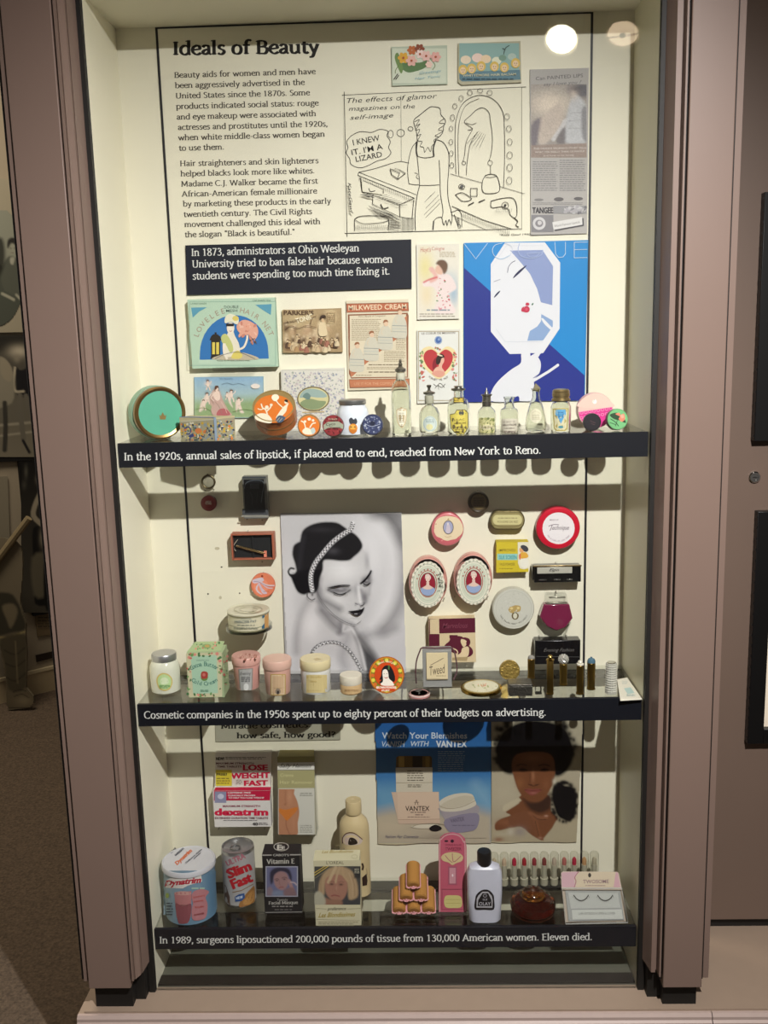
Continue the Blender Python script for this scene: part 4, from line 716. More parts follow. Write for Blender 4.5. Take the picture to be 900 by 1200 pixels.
# ---- red-bordered cream advertisement
VM = View(400, 345, 10)
t, b, Yf = card('cream_advertisement', 'paper advertisement bordered in red brown with four ladies in jars climbing diagonally', 'advertisement', 0, 0, 0, 0, .004, '#ded4bb', [], VM, q=[(405.5, 352.5), (478.5, 350.5), (480.3, 455.5), (408, 457.5)])
rb = '#b96a4c'
ops = [('P', '#8f5c42', [58, 108, 788, 92, 792, 196, 62, 215]), ('P', rb, [66, 116, 780, 100, 784, 188, 70, 206]), ('T', '#eed9b8', 84, 186, 60, 'MILKWEED CREAM', 680, -.025, .02), ('P', '#8f5c42', [76, 235, 775, 215, 790, 250, 785, 400, 780, 975, 115, 985, 90, 930]), ('P', '#dfd3b8', [96, 250, 758, 232, 768, 965, 118, 972]),
 ('P', '#c07a58', [100, 870, 270, 690, 430, 560, 600, 420, 770, 245, 770, 430, 600, 560, 440, 680, 280, 820, 130, 960, 112, 960]), ('P', '#dfd3b8', [100, 250, 600, 250, 600, 310, 430, 410, 270, 560, 100, 690]), ('T', '#5c4632', 200, 268, 20, 'Have a Beauty of Complexion', 320, -.03), ('X', '#8a7a62', 120, 285, 470, 545, 15, 6), ('P', '#dcd0b5', [130, 968, 290, 830, 440, 720, 600, 590, 760, 470, 766, 962]), ('X', '#8a7a62', 500, 660, 750, 790, 8, 6), ('X', '#8a7a62', 640, 520, 755, 650, 7, 6), ('X', '#5f4d38', 320, 815, 690, 835, 1, 9), ('X', '#8a7a62', 300, 850, 740, 880, 2, 6), ('X', '#5f4d38', 320, 900, 640, 920, 1, 10), ('X', '#8a7a62', 170, 940, 360, 955, 1, 7),
 ('P', '#8f5c42', [90, 995, 798, 985, 802, 1085, 98, 1098]), ('P', '#c27c58', [98, 1003, 790, 993, 794, 1077, 106, 1088]), ('T', '#d8a885', 150, 1065, 34, 'USE IT FOR THE COMPLEXION', 560, -.015)]
for x, y in ((180, 600), (350, 470), (515, 340), (680, 205)):
    ops += [('C', '#cfcab8', [x-80, y+290, x-85, y+150, x-55, y+60, x-20, y+30, x+30, y+30, x+65, y+80, x+85, y+150, x+85, y+290, x+20, y+310]), ('L', '#9aa09c', 9, [x-82, y+160, x+82, y+165]), ('L', '#b9bdb6', 7, [x-82, y+195, x+82, y+200]), ('L', '#a8aca4', 7, [x-80, y+230, x+80, y+235]), ('E', '#e2c3a6', x+8, y+5, 26, 30), ('C', '#9c6848', [x-25, y-5, x-15, y-38, x+20, y-42, x+35, y-12, x+10, y-20]), ('S', '#d8c8ae', 10, [x-20, y+50, x-45, y+100, x-30, y+130])]
art(b, VM, planeY(Yf), ops, k0=3); t.done()
# ---- cherub card
t, b, Yf = card('cherub_card', 'pale blue card of a seated lady playing with cherubs on grass, above the patterned box', 'card', 0, 0, 0, 0, .004, '#8fb0bd', [], V8, q=[(227.3, 442), (308.5, 441), (309, 489.5), (230, 490.5)])
paint(b, V8, planeY(Yf), (76, 438, 420, 640), 5, '#a4bfd0', [('v', '#8fb2cf', '#bccdb0'), ('P', '#8fa772', 25, .9, [70, 560, 430, 540, 430, 650, 70, 650]), ('p', '#c9a79a', 4, 1, [160, 520, 175, 498, 200, 500, 215, 540, 235, 590, 250, 625, 185, 628, 175, 600, 150, 560]), ('p', '#e9cfc0', 3, 1, [165, 520, 195, 505, 205, 545, 180, 560]), ('g', '#6d4a38', 186, 500, 12, 11, .95), ('p', '#b9605a', 4, .9, [190, 600, 240, 600, 252, 628, 185, 630]),
 ('p', '#ecd8cb', 3, 1, [245, 515, 262, 520, 258, 555, 270, 590, 248, 560]), ('g', '#5c4232', 262, 507, 10, 9, .95), ('p', '#ecd8cb', 3, 1, [285, 555, 305, 552, 308, 585, 325, 615, 308, 615, 296, 590, 290, 612, 284, 600]), ('g', '#5c4232', 298, 545, 8, 8, .95), ('p', '#ecd8cb', 3, 1, [115, 550, 135, 548, 128, 590, 100, 612]), ('g', '#5c4232', 138, 520, 9, 8, .9), ('p', '#ecd8cb', 3, .9, [128, 530, 148, 532, 150, 560, 130, 555]),
 ('g', '#ecd8cb', 145, 470, 16, 12, .9), ('g', '#6d5242', 142, 455, 8, 7, .9), ('g', '#e9dfd2', 385, 480, 14, 10, .8), ('n', .05, 1)])
ch = []
for x, y, z in ((262, 512, 1), (300, 552, 1), (140, 526, .95), (122, 560, .9), (144, 462, .85), (240, 520, .7)):
    ch += [('S', '#ecd3c2', 6*z, [x, y+6*z, x-2*z, y+22*z, x-9*z, y+44*z]), ('S', '#ecd3c2', 6*z, [x-1, y+20*z, x+9*z, y+34*z, x+12*z, y+48*z]), ('C', '#efd9ca', [x-7*z, y+8*z, x, y+3*z, x+7*z, y+8*z, x+6*z, y+26*z, x-6*z, y+26*z]), ('S', '#ecd3c2', 4*z, [x+5*z, y+10*z, x+16*z, y+4*z, x+20*z, y-6*z]), ('S', '#ecd3c2', 4*z, [x-5*z, y+10*z, x-15*z, y+16*z]), ('E', '#efd6c6', x, y-3*z, 6*z, 7*z), ('C', '#6a4630', [x-7*z, y-3*z, x-5*z, y-11*z, x+5*z, y-11*z, x+7*z, y-3*z, x, y-7*z]), ('S', '#b9a8a0', 1.5, [x-6*z, y+26*z, x, y+28*z, x+6*z, y+25*z])]
ch += [('C', '#c8a79c', [165, 540, 178, 528, 205, 530, 222, 560, 248, 605, 262, 630, 178, 632, 160, 600, 172, 570]), ('C', '#b8676a', [200, 600, 232, 596, 256, 626, 190, 630]), ('C', '#ecd3c4', [172, 535, 178, 512, 192, 506, 202, 515, 205, 545, 190, 556]), ('S', '#ecd3c4', 5, [176, 522, 160, 540, 172, 556]), ('E', '#efd6c6', 188, 497, 8, 10), ('C', '#5f3e2c', [179, 497, 180, 482, 194, 480, 199, 492, 192, 490, 184, 500]), ('S', '#8f7c70', 1.8, [180, 560, 200, 585, 215, 620]), ('S', '#e6c6b8', 2, [210, 560, 228, 590, 240, 618]), ('S', '#7f9a58', 2, [80, 600, 120, 590, 160, 605]), ('S', '#7f9a58', 2, [270, 610, 330, 598, 380, 606]), ('C', '#e9e0d6', [360, 480, 380, 470, 405, 478, 398, 492, 372, 494])]
art(b, V8, planeY(Yf), ch, k0=2)
art(b, V8, planeY(Yf), [('S', '#7a94a4', 2, [212, 475, 240, 466, 270, 474, 300, 468, 330, 478]), ('T', '#5f7c90', 200, 448, 7, 'Toilet Requisites', 70)], k0=30); t.done()
# ---- floral flat box with oval
t, b, Yf = card('floral_soap_box', 'white box strewn with tiny lilac flowers around a landscape oval', 'box', 0, 0, 0, 0, .014, '#dedbd0', [], V8, q=[(329, 433.5), (403, 431), (405, 504), (331, 505)])
art(b, V8, planeY(Yf), [('B', '#b9b6a8', 518, 402, 830, 700, 2), ('Q', 21, 620, ['#b9b6c2', '#a3a8b4', '#c4bac6', '#a9b2a4', '#cdc2c2', '#969cac'], 522, 412, 826, 690, 5.5), ('Q', 22, 240, ['#8c9686', '#9994a8', '#c7b4b8'], 522, 412, 826, 690, 3.5), ('E', '#7d6e4a', 674, 546, 82, 62), ('E', '#d6cf9c', 674, 546, 76, 56), ('C', '#9db3ac', [605, 540, 625, 505, 670, 495, 720, 508, 742, 535, 700, 540, 650, 535]), ('C', '#8a9a72', [608, 565, 650, 545, 700, 555, 738, 560, 715, 590, 670, 600, 625, 588]), ('C', '#6f8a84', [620, 535, 640, 515, 660, 530, 650, 550]), ('L', '#c9b48a', 6, [620, 614, 728, 610]), ('E', '#d8d4c4', 674, 648, 30, 8)], k0=3); t.done()
# ================================================================ helpers for standing, leaning and wall-hung items
RotX = lambda a: Matrix.Rotation(a, 4, 'X'); RotZ = lambda a: Matrix.Rotation(a, 4, 'Z'); RotY = lambda a: Matrix.Rotation(a, 4, 'Y')
def face_m(c, tilt=0., yaw=0.):
    """local z points towards the viewer (-Y), leaning back by tilt, turned by yaw (positive = to the right)"""
    return Matrix.Translation(Vector(c)) @ RotZ(yaw) @ RotX(pi/2-tilt)
def nrm(tilt, yaw=0.): return np.array([math.sin(yaw)*math.cos(tilt), -math.cos(yaw)*math.cos(tilt), math.sin(tilt)])
def profz(cx, Y, zs, yb, prof):
    z0 = P(cx, yb, Y)[2]; out = []
    for h, y in prof:
        z = P(cx, y, Y)[2]-z0; out.append((h*mpp(Y, zs+z, 0), max(z, 0)))
    return out
def disc(name, label, cat, px, py, rpx, thick, Y, zs, tilt, yaw=0., rim=None, ring=None, ops=None, view=None, base='#888', group=None, m=None, g=1., k0=2):
    """round flat tin or compact standing on its edge"""
    R = rpx*mpp(Y, zs+.04); c = P(px, py, Y); c = np.array([c[0], Y, zs+R*math.cos(tilt)+thick*math.sin(max(tilt, 0))+.0004])
    t = TE(name, label, cat, group); b = t.part('tin_body'); b.T = face_m(c, tilt, yaw)
    b.m(m or TIN, rim or base, g).lathe([(R*.97, -thick), (R, -thick*.95), (R, -thick*.5), (R*.985, -thick*.48), (R*.985, -thick*.15), (R*.96, 0)], 48)
    f = t.part('printed_lid'); f.T = b.T; f.m(m or TIN, base, g).lathe([(R*.955, .0), (R*.94, .0006), (0, .0006)], 48)
    f.T = None; n = nrm(tilt, yaw); sf = plane(c+n*.0008, n)
    if ops:
        ax, ay = proj(c+n*.0008); vw = View(view.x0+ax-px, view.y0+ay-py, view.s); art(f, vw, sf, ops, g, m or TIN, k0=k0)
    return t, R, c, sf, f
# ================================================================ top shelf
y_ = -.10
t = TE('powder_box', 'big round teal green powder box with gold rim standing on edge at far left', 'box')
Yg = -.125; R = 31*mpp(Yg, 1.33); c = P(188, 487, Yg); c[2] = Z1+R+.0005; yw = .55; T_ = face_m(c, 0, yw)
p = t.part('box_body'); p.T = T_; p.m(mat('green_enamel', '#7fa58e', .35)).lathe([(R*1.02, -.036), (R*1.02, -.012), (R*.97, -.012), (R*.97, 0)], 56)
p = t.part('gold_rim'); p.T = T_; p.m(mat('old_gold', '#8a6c3e', .3, .8)).lathe([(R*.99, -.011), (R*1.0, -.006), (R*.99, .001), (R*.93, .003), (R*.84, .0015), (R*.84, -.001)], 56)
p = t.part('lid_face'); p.T = T_; p.m(mat('teal_lid', '#58a98c', .4)).lathe([(R*.845, -.001), (R*.845, .0009), (0, .0011)], 56)
q = t.part('crown_emblem', smooth=False); n = nrm(0, yw); art(q, View(140, 440, 5.625), plane(c+n*.0014, n), [('P', '#8a7440', [262, 258, 272, 268, 278, 255, 285, 242, 292, 255, 300, 268, 309, 258, 304, 290, 268, 290])], dk=2e-5); t.done()
# floral two-faced box
V7c = View(140, 440, 5.625)
a = P(211, 500, -.135); b_ = P(252.5, 500, -.163); c_ = P(275.5, 500, -.128); d_ = np.array([a[0]+.012, -.10, 0]); zt = Z1+.0415
t = TE('ribbon_box', 'small flowered paper box with a blue ribbon seam, leaning corner forward beside the teal box', 'box'); p = t.part('carton', smooth=False)
foot = [(a[0], a[1]), (b_[0], b_[1]), (c_[0], c_[1]), (d_[0], d_[1])]
p.m(PAPER, '#b6ab86').hexa([(x, y, Z1+.0003) for x, y in foot], [(x, y, zt) for x, y in foot])
nl = np.array([b_[1]-a[1], -(b_[0]-a[0]), 0]); nl /= np.linalg.norm(nl); nr = np.array([c_[1]-b_[1], -(c_[0]-b_[0]), 0]); nr /= np.linalg.norm(nr)
fl = ['#c9a83c', '#d8c25a', '#3a4a68', '#8c9aa0', '#d9823e', '#6f7a5a', '#e0d8c0', '#2c3550']
ba, bb, bc = (211-140)*5.625+2, (252.5-140)*5.625-3, (275.5-140)*5.625-3
art(p, V7c, plane(b_+nl*.0003, nl), [('P', '#a9a284', [ba, 305, bb, 290, bb, 440, ba+10, 446]), ('Q', 31, 150, fl, ba+8, 312, bb-8, 432, 9), ('S', '#39487e', 8, [430, 350, 455, 340, 470, 360, 460, 385, 440, 385]), ('E', '#d98048', 520, 365, 22, 18), ('P', '#39487e', [452, 400, 486, 378, 492, 402, 465, 412]), ('L', '#c9c6b4', 5, [ba+4, 303, bb, 290]), ('L', '#7a7c6c', 5, [ba+8, 442, bb, 438])], k0=2)
art(p, V7c, plane(b_+nr*.0003, nr), [('P', '#a39b80', [bb+8, 288, bc, 276, bc+4, 412, bb+8, 438]), ('Q', 32, 80, fl, bb+12, 300, bc-6, 422, 9)], k0=2)
q = t.part('ribbon', smooth=False); q.m(PAPER, '#8a9aac'); u = b_-np.array([0, .0006, 0]); q.box(u[0]-.0022, u[0]+.0022, u[1]-.0008, u[1]+.001, Z1+.0006, zt+.0004); q.m(PAPER, '#5a7aa4').hexa([(a[0], a[1]-.0006, zt+.0002), (b_[0], b_[1]-.0006, zt+.0002), (b_[0], b_[1]+.006, zt+.0002), (a[0], a[1]+.006, zt+.0002)], [(a[0], a[1]-.0006, zt+.0008), (b_[0], b_[1]-.0006, zt+.0008), (b_[0], b_[1]+.006, zt+.0008), (a[0], a[1]+.006, zt+.0008)]); t.done()
# orange tin, tipped
V8c = View(280, 440, 4.5)
tl = math.radians(47); Yc = -.115; R = 25.5*mpp(Yc, 1.35); L = .040; c = P(321, 479, Yc); zc = Z1+L*math.sin(tl)+R*math.cos(tl)+.0003; c = P(321, 479, Yc); c[2] = zc
t = TE('powder_tin', 'large orange round tin tipped forward showing a dancing couple on its lid', 'tin'); b = t.part('tin_body'); b.T = face_m(c, tl, .0); b.m(TIN, '#a8602c').lathe([(R*.96, -L), (R*.98, -L*.98), (R*.98, -L*.30), (R*1.0, -L*.30), (R, -.002), (R*.985, 0)], 56)
b.m(TIN, '#7d5a30').lathe([(R*.985, -L*.62), (R*.992, -L*.6), (R*.992, -L*.56), (R*.985, -L*.54)], 56)
f = t.part('printed_lid'); n = nrm(tl); f.T = b.T; f.m(TIN, '#8a7448').lathe([(R*.99, -.0005), (R*.985, .0012), (R*.93, .0012), (R*.92, .0004), (0, .0004)], 56); f.T = None; sf = plane(c+n*.0007, n)
O = '#d8752c'; Wt = '#e6ddc6'
art(f, V8c, sf, [('E', O, 183, 176, 102, 74), ('C', Wt, [85, 215, 110, 200, 150, 205, 175, 235, 165, 252, 120, 245, 90, 232]), ('S', Wt, 7, [150, 205, 140, 180, 125, 170, 118, 150]), ('S', Wt, 7, [145, 190, 165, 170, 172, 150]), ('E', Wt, 147, 168, 10, 10), ('S', Wt, 5, [100, 175, 115, 180, 130, 175]),
 ('C', Wt, [195, 225, 215, 190, 235, 165, 262, 145, 255, 165, 248, 190, 225, 215]), ('E', Wt, 248, 140, 9, 10), ('C', '#2c2420', [240, 135, 245, 127, 258, 130, 256, 142]), ('S', Wt, 6, [235, 172, 210, 150, 198, 135]), ('C', '#4a5a70', [195, 230, 215, 210, 245, 222, 228, 245, 205, 248]), ('S', '#c9c2a8', 2, [200, 240, 215, 222]), ('S', '#c9c2a8', 2, [212, 244, 228, 225]), ('C', '#efe4cc', [172, 118, 180, 102, 200, 100, 212, 115, 200, 132, 185, 135]), ('E', '#e6ddc6', 170, 155, 8, 7)], m=TIN, k0=2)
s_ = t.part('clear_prop', smooth=False); s_.m(ACRYL).box(c[0]-.012, c[0]+.012, Yc+.028, Yc+.031, Z1+.0003, Z1+.028); t.done()
# small tins
V = V8c
t, R, c, sf, f = disc('rouge_tin', 'small orange tin with a dancing couple like the large tin beside it', 'tin', 362, 504, 13.6, .012, -.155, Z1, .15, rim='#a8602c', base='#8a7448', view=V, ops=[('E', O, 370, 290, 55, 53), ('C', Wt, [335, 318, 355, 300, 380, 310, 390, 335, 350, 335]), ('S', Wt, 6, [352, 300, 345, 275, 330, 265]), ('S', Wt, 6, [375, 300, 388, 280, 405, 275]), ('E', Wt, 350, 268, 7, 7), ('E', Wt, 392, 262, 7, 7), ('C', '#b8c4c0', [380, 310, 395, 300, 405, 320, 390, 335]), ('E', '#efe4cc', 372, 255, 9, 8)]); t.done()
t, R, c, sf, f = disc('cream_tin', 'small dark red tin with a grey label band, left of the white jar', 'tin', 390.4, 504, 12.8, .012, -.155, Z1, .12, rim='#5a1c20', base='#7c2a2e', view=V, ops=[('E', '#8c3236', 498, 287, 52, 50), ('Q', 41, 50, ['#5c1a20', '#a44a48', '#4c1518'], 455, 240, 545, 335, 7, lambda x, y: math.hypot(x-498, y-287) < 48), ('P', '#9aa08c', [447, 285, 470, 268, 525, 266, 552, 282, 550, 305, 520, 298, 470, 300, 450, 312]), ('T', '#2b2420', 460, 290, 15, 'Cyco', 50, -.1, .02), ('T', '#2b2420', 482, 306, 13, 'Cream', 55, -.05, .02), ('T', '#d8cdb4', 472, 258, 8, 'TOILET', 48)]); t.done()
t, R, c, sf, f = disc('rouge_tin', 'small navy blue tin with silver tracery beside the tall fluted bottle', 'tin', 436.7, 504.5, 12.6, .014, -.155, Z1, .15, rim='#23283c', base='#2c3350', view=V, ops=[('E', '#323a5c', 705, 290, 50, 49), ('Q', 43, 60, ['#8d93a8', '#6a7190', '#4b5478', '#aab0bc'], 660, 245, 750, 335, 6, lambda x, y: 12 < math.hypot(x-705, y-290) < 46), ('S', '#9aa0b4', 3, [665, 285, 700, 300, 745, 288]), ('E', '#1c2138', 705, 285, 14, 12)]); t.done()
t, R, c, sf, f = disc('powder_box', 'round pale pink box with hot pink scallop band behind the small black compact', 'box', 697.7, 489.5, 21, .020, -.115, Z1, .02, rim='#d3a8a4', base='#e3bdb2', view=View(600, 440, 5.294), ops=[('C', '#e6c3b6', [415, 240, 425, 200, 470, 165, 520, 155, 570, 168, 612, 205, 622, 240]), ('P', '#d63c8c', [412, 270, 622, 238, 624, 275, 605, 325, 560, 360, 500, 368, 445, 345, 418, 300]), ('E', '#f2ece2', 512, 205, 13, 14), ('L', '#3b3a3a', 2, [505, 205, 510, 190])]
 + [('O', '#e89cbc', 3, 430+i*26, 275-i*4+(j*30), 9, 8) for i in range(8) for j in range(2)]); t.done()
t, R, c, sf, f = disc('compact', 'small black round compact leaning before the pink box', 'compact', 694, 501, 10.6, .007, -.158, Z1, .12, rim='#121114', base='#19171b', view=View(600, 440, 5.294), ops=[('E', '#1f1c22', 498, 322, 47, 47), ('T', '#6a4a4e', 482, 318, 8, 'Princess', 36, .35, 0, .3), ('T', '#6a4a4e', 486, 332, 7, 'rouge', 28, .35, 0, .3)]); t.done()
t, R, c, sf, f = disc('rouge_tin', 'small green tin with a salmon coloured flower at the right end of the top shelf', 'tin', 723.7, 497, 12.6, .012, -.155, Z1, .15, .1, rim='#39443a', base='#6fae74', view=View(600, 440, 5.294), ops=[('E', '#74b47a', 655, 300, 58, 57), ('C', '#2f4a34', [605, 275, 650, 262, 690, 290, 705, 325, 665, 310, 630, 300]), ('C', '#e0836a', [640, 270, 665, 262, 672, 278, 692, 268, 700, 300, 680, 318, 660, 300, 668, 285]), ('S', '#2f4a34', 5, [610, 300, 640, 320, 660, 345]), ('S', '#2f4a34', 4, [655, 300, 640, 345]), ('C', '#e9a48c', [672, 276, 690, 275, 692, 292, 678, 296]), ('S', '#2f4a34', 4, [605, 322, 640, 335])]); t.done()
# ---- bottles
GL = solidglass('flint_glass', '#f1f4ec'); SILV = mat('tarnished_silver', '#8b877c', .3, .9); CORK = mat('cork', '#8a7454', .8)
def hollow(b, prof, wall, n=40, c=(0, 0, 0), sx=1., sy=1., **k):
    """glass body with an inner wall: outer profile up, then back down inside"""
    top = prof[-1]; inner = [(max(r-wall, .0008), max(z, wall*1.6)) for r, z in prof[1:]][::-1]
    b.lathe([(0, 0)]+prof+inner+[(0, wall*1.6)], n, c, sx, sy, **k)
def bottle(name, label, cx, Y, zs, yb, body, wall=.0016, sq=1., n=40, glass=None, **k):
    t = TE(name, label, 'bottle'); X = P(cx, yb, Y)[0]; c = (X, Y, zs+.0003); pr = profz(cx, Y, zs, yb, body)
    p = t.part('glass_body'); p.m(glass or GL); hollow(p, pr, wall, n, c, 1., sq, **k)
    return t, c, pr
def rprof(t_, cx, Y, zs, yb, name, m, prof, **k):
    p = t_.part(name); X = P(cx, yb, Y)[0]; p.m(m).lathe(profz(cx, Y, zs, yb, prof), 32, (X, Y, zs+.0003), **k); return p
def rf_of(pr, zs):
    zz = [z+zs for r, z in pr]; rr = [r for r, z in pr]
    return lambda z: float(np.interp(z, zz, rr))
VB = View(450, 420, 5.625); VR = View(600, 440, 5.294); YB = -.135
def label_part(t, c, pr, zs, view, ops, name='paper_label', g=1., off=.0006, sq=1., pnt=None, m=None, dk=1.2e-4):
    rf = rf_of(pr, zs); sf = cyl(c[0], c[1], lambda z: rf(z)+off, sq, zs+.0004); q = t.part(name, smooth=False)
    if pnt: paint(q, view, sf, *pnt, g=g, m=m)
    art(q, view, sf, ops, g, m, dk=dk); return q
t, c, pr = bottle('perfume_bottle', 'tallest clear fluted bottle with silver finial beside the navy tin', 471, YB, Z1, 515, [(10.5, 515), (11, 513), (11, 470), (10, 458), (7, 453), (4.2, 449), (4.2, 441)], flute=4, fd=.05)
rprof(t, 471, YB, Z1, 515, 'finial_stopper', SILV, [(5.2, 442), (6.3, 441), (6.3, 438), (3.6, 436.5), (2.2, 435), (2.6, 432.5), (1.4, 431), (1.9, 429), (.3, 426.5)])
rprof(t, 471, YB, Z1, 515, 'neck_label', mat('aged_paper', '#c9c6b2', .7), [(4.6, 452), (5.2, 451), (5.2, 443.5), (4.6, 443)])
label_part(t, c, pr, Z1, VB, [('C', '#c3b08c', [82, 340, 100, 330, 115, 322, 130, 330, 150, 338, 148, 390, 140, 430, 118, 458, 92, 430, 84, 390]), ('C', '#e2ddc8', [88, 345, 115, 330, 144, 343, 142, 388, 134, 425, 117, 448, 97, 425, 90, 388]), ('X', '#8d8468', 98, 355, 135, 425, 6, 4)]); t.done()
t, c, pr = bottle('perfume_bottle', 'round cut glass bottle with a pale blue label, second of the seven bottles', 503.7, YB, Z1, 514, [(9, 514), (11.5, 510), (12, 500), (11.5, 490), (9, 484), (5, 481), (4.2, 478), (4.2, 468)], flute=10, fd=.035)
rprof(t, 503.7, YB, Z1, 514, 'disc_stopper', SILV, [(4.8, 468), (6.9, 467), (6.9, 465), (3, 464), (1.6, 462.5), (1.6, 460.5), (2.8, 458.5), (2.9, 457), (1, 456.5)])
rprof(t, 503.7, YB, Z1, 514, 'neck_label', mat('grey_paper', '#aaa894', .7), [(4.7, 478.5), (5.3, 477.5), (5.3, 469.5), (4.7, 469)])
label_part(t, c, pr, Z1, VB, [('E', '#c8d2cc', 303, 432, 46, 52), ('O', '#93a7aa', 3, 303, 432, 40, 46), ('E', '#d4cf9c', 300, 452, 22, 20), ('X', '#8a9c9c', 275, 400, 332, 425, 3, 4)], off=.0008); t.done()
t, c, pr = bottle('perfume_bottle', 'shouldered glass bottle with a yellow shield label, third of the seven bottles', 537.6, YB, Z1, 514, [(11, 514), (12.4, 512), (12.6, 500), (12.4, 482), (10.5, 475), (6, 472.5), (5, 471), (5, 463)], flute=8, fd=.025)
rprof(t, 537.6, YB, Z1, 514, 'disc_stopper', SILV, [(5.4, 464.5), (8.4, 463.5), (8.4, 461.5), (4.5, 461), (4.2, 459.5), (6, 459), (3, 458.3)])
label_part(t, c, pr, Z1, VB, [('R', '#5c5230', 458, 256, 528, 292), ('R', '#cbb24c', 462, 262, 524, 286), ('T', '#3a3220', 475, 281, 14, 'NO 4', 34, 0, .02)], name='neck_label', off=.0009)
label_part(t, c, pr, Z1, VB, [('P', '#6b6040', [432, 368, 465, 362, 478, 338, 536, 336, 556, 360, 556, 455, 530, 505, 480, 512, 440, 460]), ('P', '#d2c25c', [436, 372, 468, 367, 481, 343, 533, 341, 551, 363, 551, 453, 526, 500, 483, 506, 445, 458]), ('E', '#4a4a48', 510, 360, 17, 16), ('T', '#6b5a2c', 462, 412, 13, 'LILAC', 70, -.05, .02), ('T', '#6b5a2c', 462, 434, 13, 'AMERICAN', 76, -.05, .02), ('X', '#6b5a2c', 468, 445, 530, 485, 4, 4)]); t.done()
t, c, pr = bottle('perfume_bottle', 'small bottle with leafy green label and pointed silver top, fourth of the seven', 570.5, YB, Z1, 512.5, [(10, 512.5), (10.7, 511.5), (10.7, 492), (10, 487), (6.5, 483), (4.8, 481), (4.8, 476)])
rprof(t, 570.5, YB, Z1, 512.5, 'pointed_top', SILV, [(5.2, 482), (5.4, 476), (4.9, 475.5), (4.9, 470), (6.3, 469), (6.3, 467.5), (2.4, 467), (2, 465), (.9, 463.5), (.3, 460)])
label_part(t, c, pr, Z1, VB, [('R', '#bcb784', 626, 392, 728, 512), ('Q', 51, 60, ['#7f8452', '#5f6a3a', '#d4cc9c', '#9a9c62'], 630, 396, 724, 508, 8), ('R', '#c9c0a0', 632, 440, 722, 470), ('T', '#6d5f4a', 640, 462, 13, 'VIOLETTE', 74, 0, .01)]); t.done()
t, c, pr = bottle('perfume_bottle', 'stopperless clear medicine shaped bottle with a pink grey label, fifth of the seven', 596.7, YB, Z1, 511.5, [(10, 511.5), (10.7, 510.5), (10.7, 488), (9.5, 484.5), (6.5, 483), (5.5, 481), (5.5, 473), (6.6, 472), (6.6, 470)])
label_part(t, c, pr, Z1, VB, [('R', '#c6bfae', 773, 398, 880, 510), ('T', '#6d5f58', 788, 425, 11, 'EXTRACT OF', 75, -.03), ('T', '#5c4e48', 782, 446, 13, 'HELIOTROPE', 92, -.03, .02), ('T', '#6d5f58', 790, 466, 10, 'PARFUMEUR', 72, -.03), ('X', '#7c6e66', 790, 475, 870, 500, 3, 4)]); t.done()
t, c, pr = bottle('perfume_decanter', 'pear shaped clear decanter with a slanted stopper, sixth of the seven bottles', 627.8, YB, Z1, 511.5, [(9, 511.5), (11.8, 509), (12.5, 503), (11.5, 495), (8.8, 484), (6.2, 476), (4.4, 472), (4.1, 466), (5, 462.5), (6, 461)], flute=9, fd=.02)
q = t.part('slant_stopper'); X = P(627.8, 460, YB)[0]; zt_ = P(627.8, 464, YB)[2]+Z1-P(627.8, 511.5, YB)[2]; q.T = Matrix.Translation(Vector((X, YB, zt_))) @ RotY(.25); q.m(mat('olive_stopper', '#7d7358', .4)).extr([(-.0055, 0), (.0055, 0), (.006, .008), (-.004, .014)], -.004, .004); q.T = None
label_part(t, c, pr, Z1, VR, [('E', '#cfcab2', 148, 250, 36, 45), ('S', '#a39c7c', 2, [122, 235, 148, 222, 175, 236]), ('X', '#8f8868', 125, 240, 172, 275, 4, 3)]); t.done()
t, c, pr = bottle('toilet_jar', 'bottle with ribbed brass screw lid and bright blue label, last of the seven', 657, YB, Z1, 510.5, [(10.5, 510.5), (11.2, 509), (11.8, 490), (11.6, 482), (9.5, 476.5), (9, 474)], flute=8, fd=.02)
rprof(t, 657, YB, Z1, 510.5, 'brass_lid', mat('dull_brass', '#96835a', .35, .8), [(10, 475.5), (11, 474.5), (10.8, 472.5), (9.6, 472), (9.6, 470), (10.3, 469.5), (10.3, 466), (9.8, 465.5), (10, 463.5), (8.5, 461.6), (4, 460.8), (0, 460.6)])
label_part(t, c, pr, Z1, VR, [('P', '#a89a58', [252, 205, 350, 203, 345, 330, 330, 345, 275, 345, 260, 330]), ('P', '#cfc8a4', [258, 212, 344, 210, 338, 325, 325, 338, 280, 338, 266, 325]), ('P', '#5a9cc8', [272, 212, 332, 211, 335, 240, 318, 270, 304, 300, 290, 270, 270, 242]), ('X', '#2f5c84', 285, 225, 322, 262, 4, 4), ('E', '#4f8a94', 303, 320, 16, 8)]); t.done()
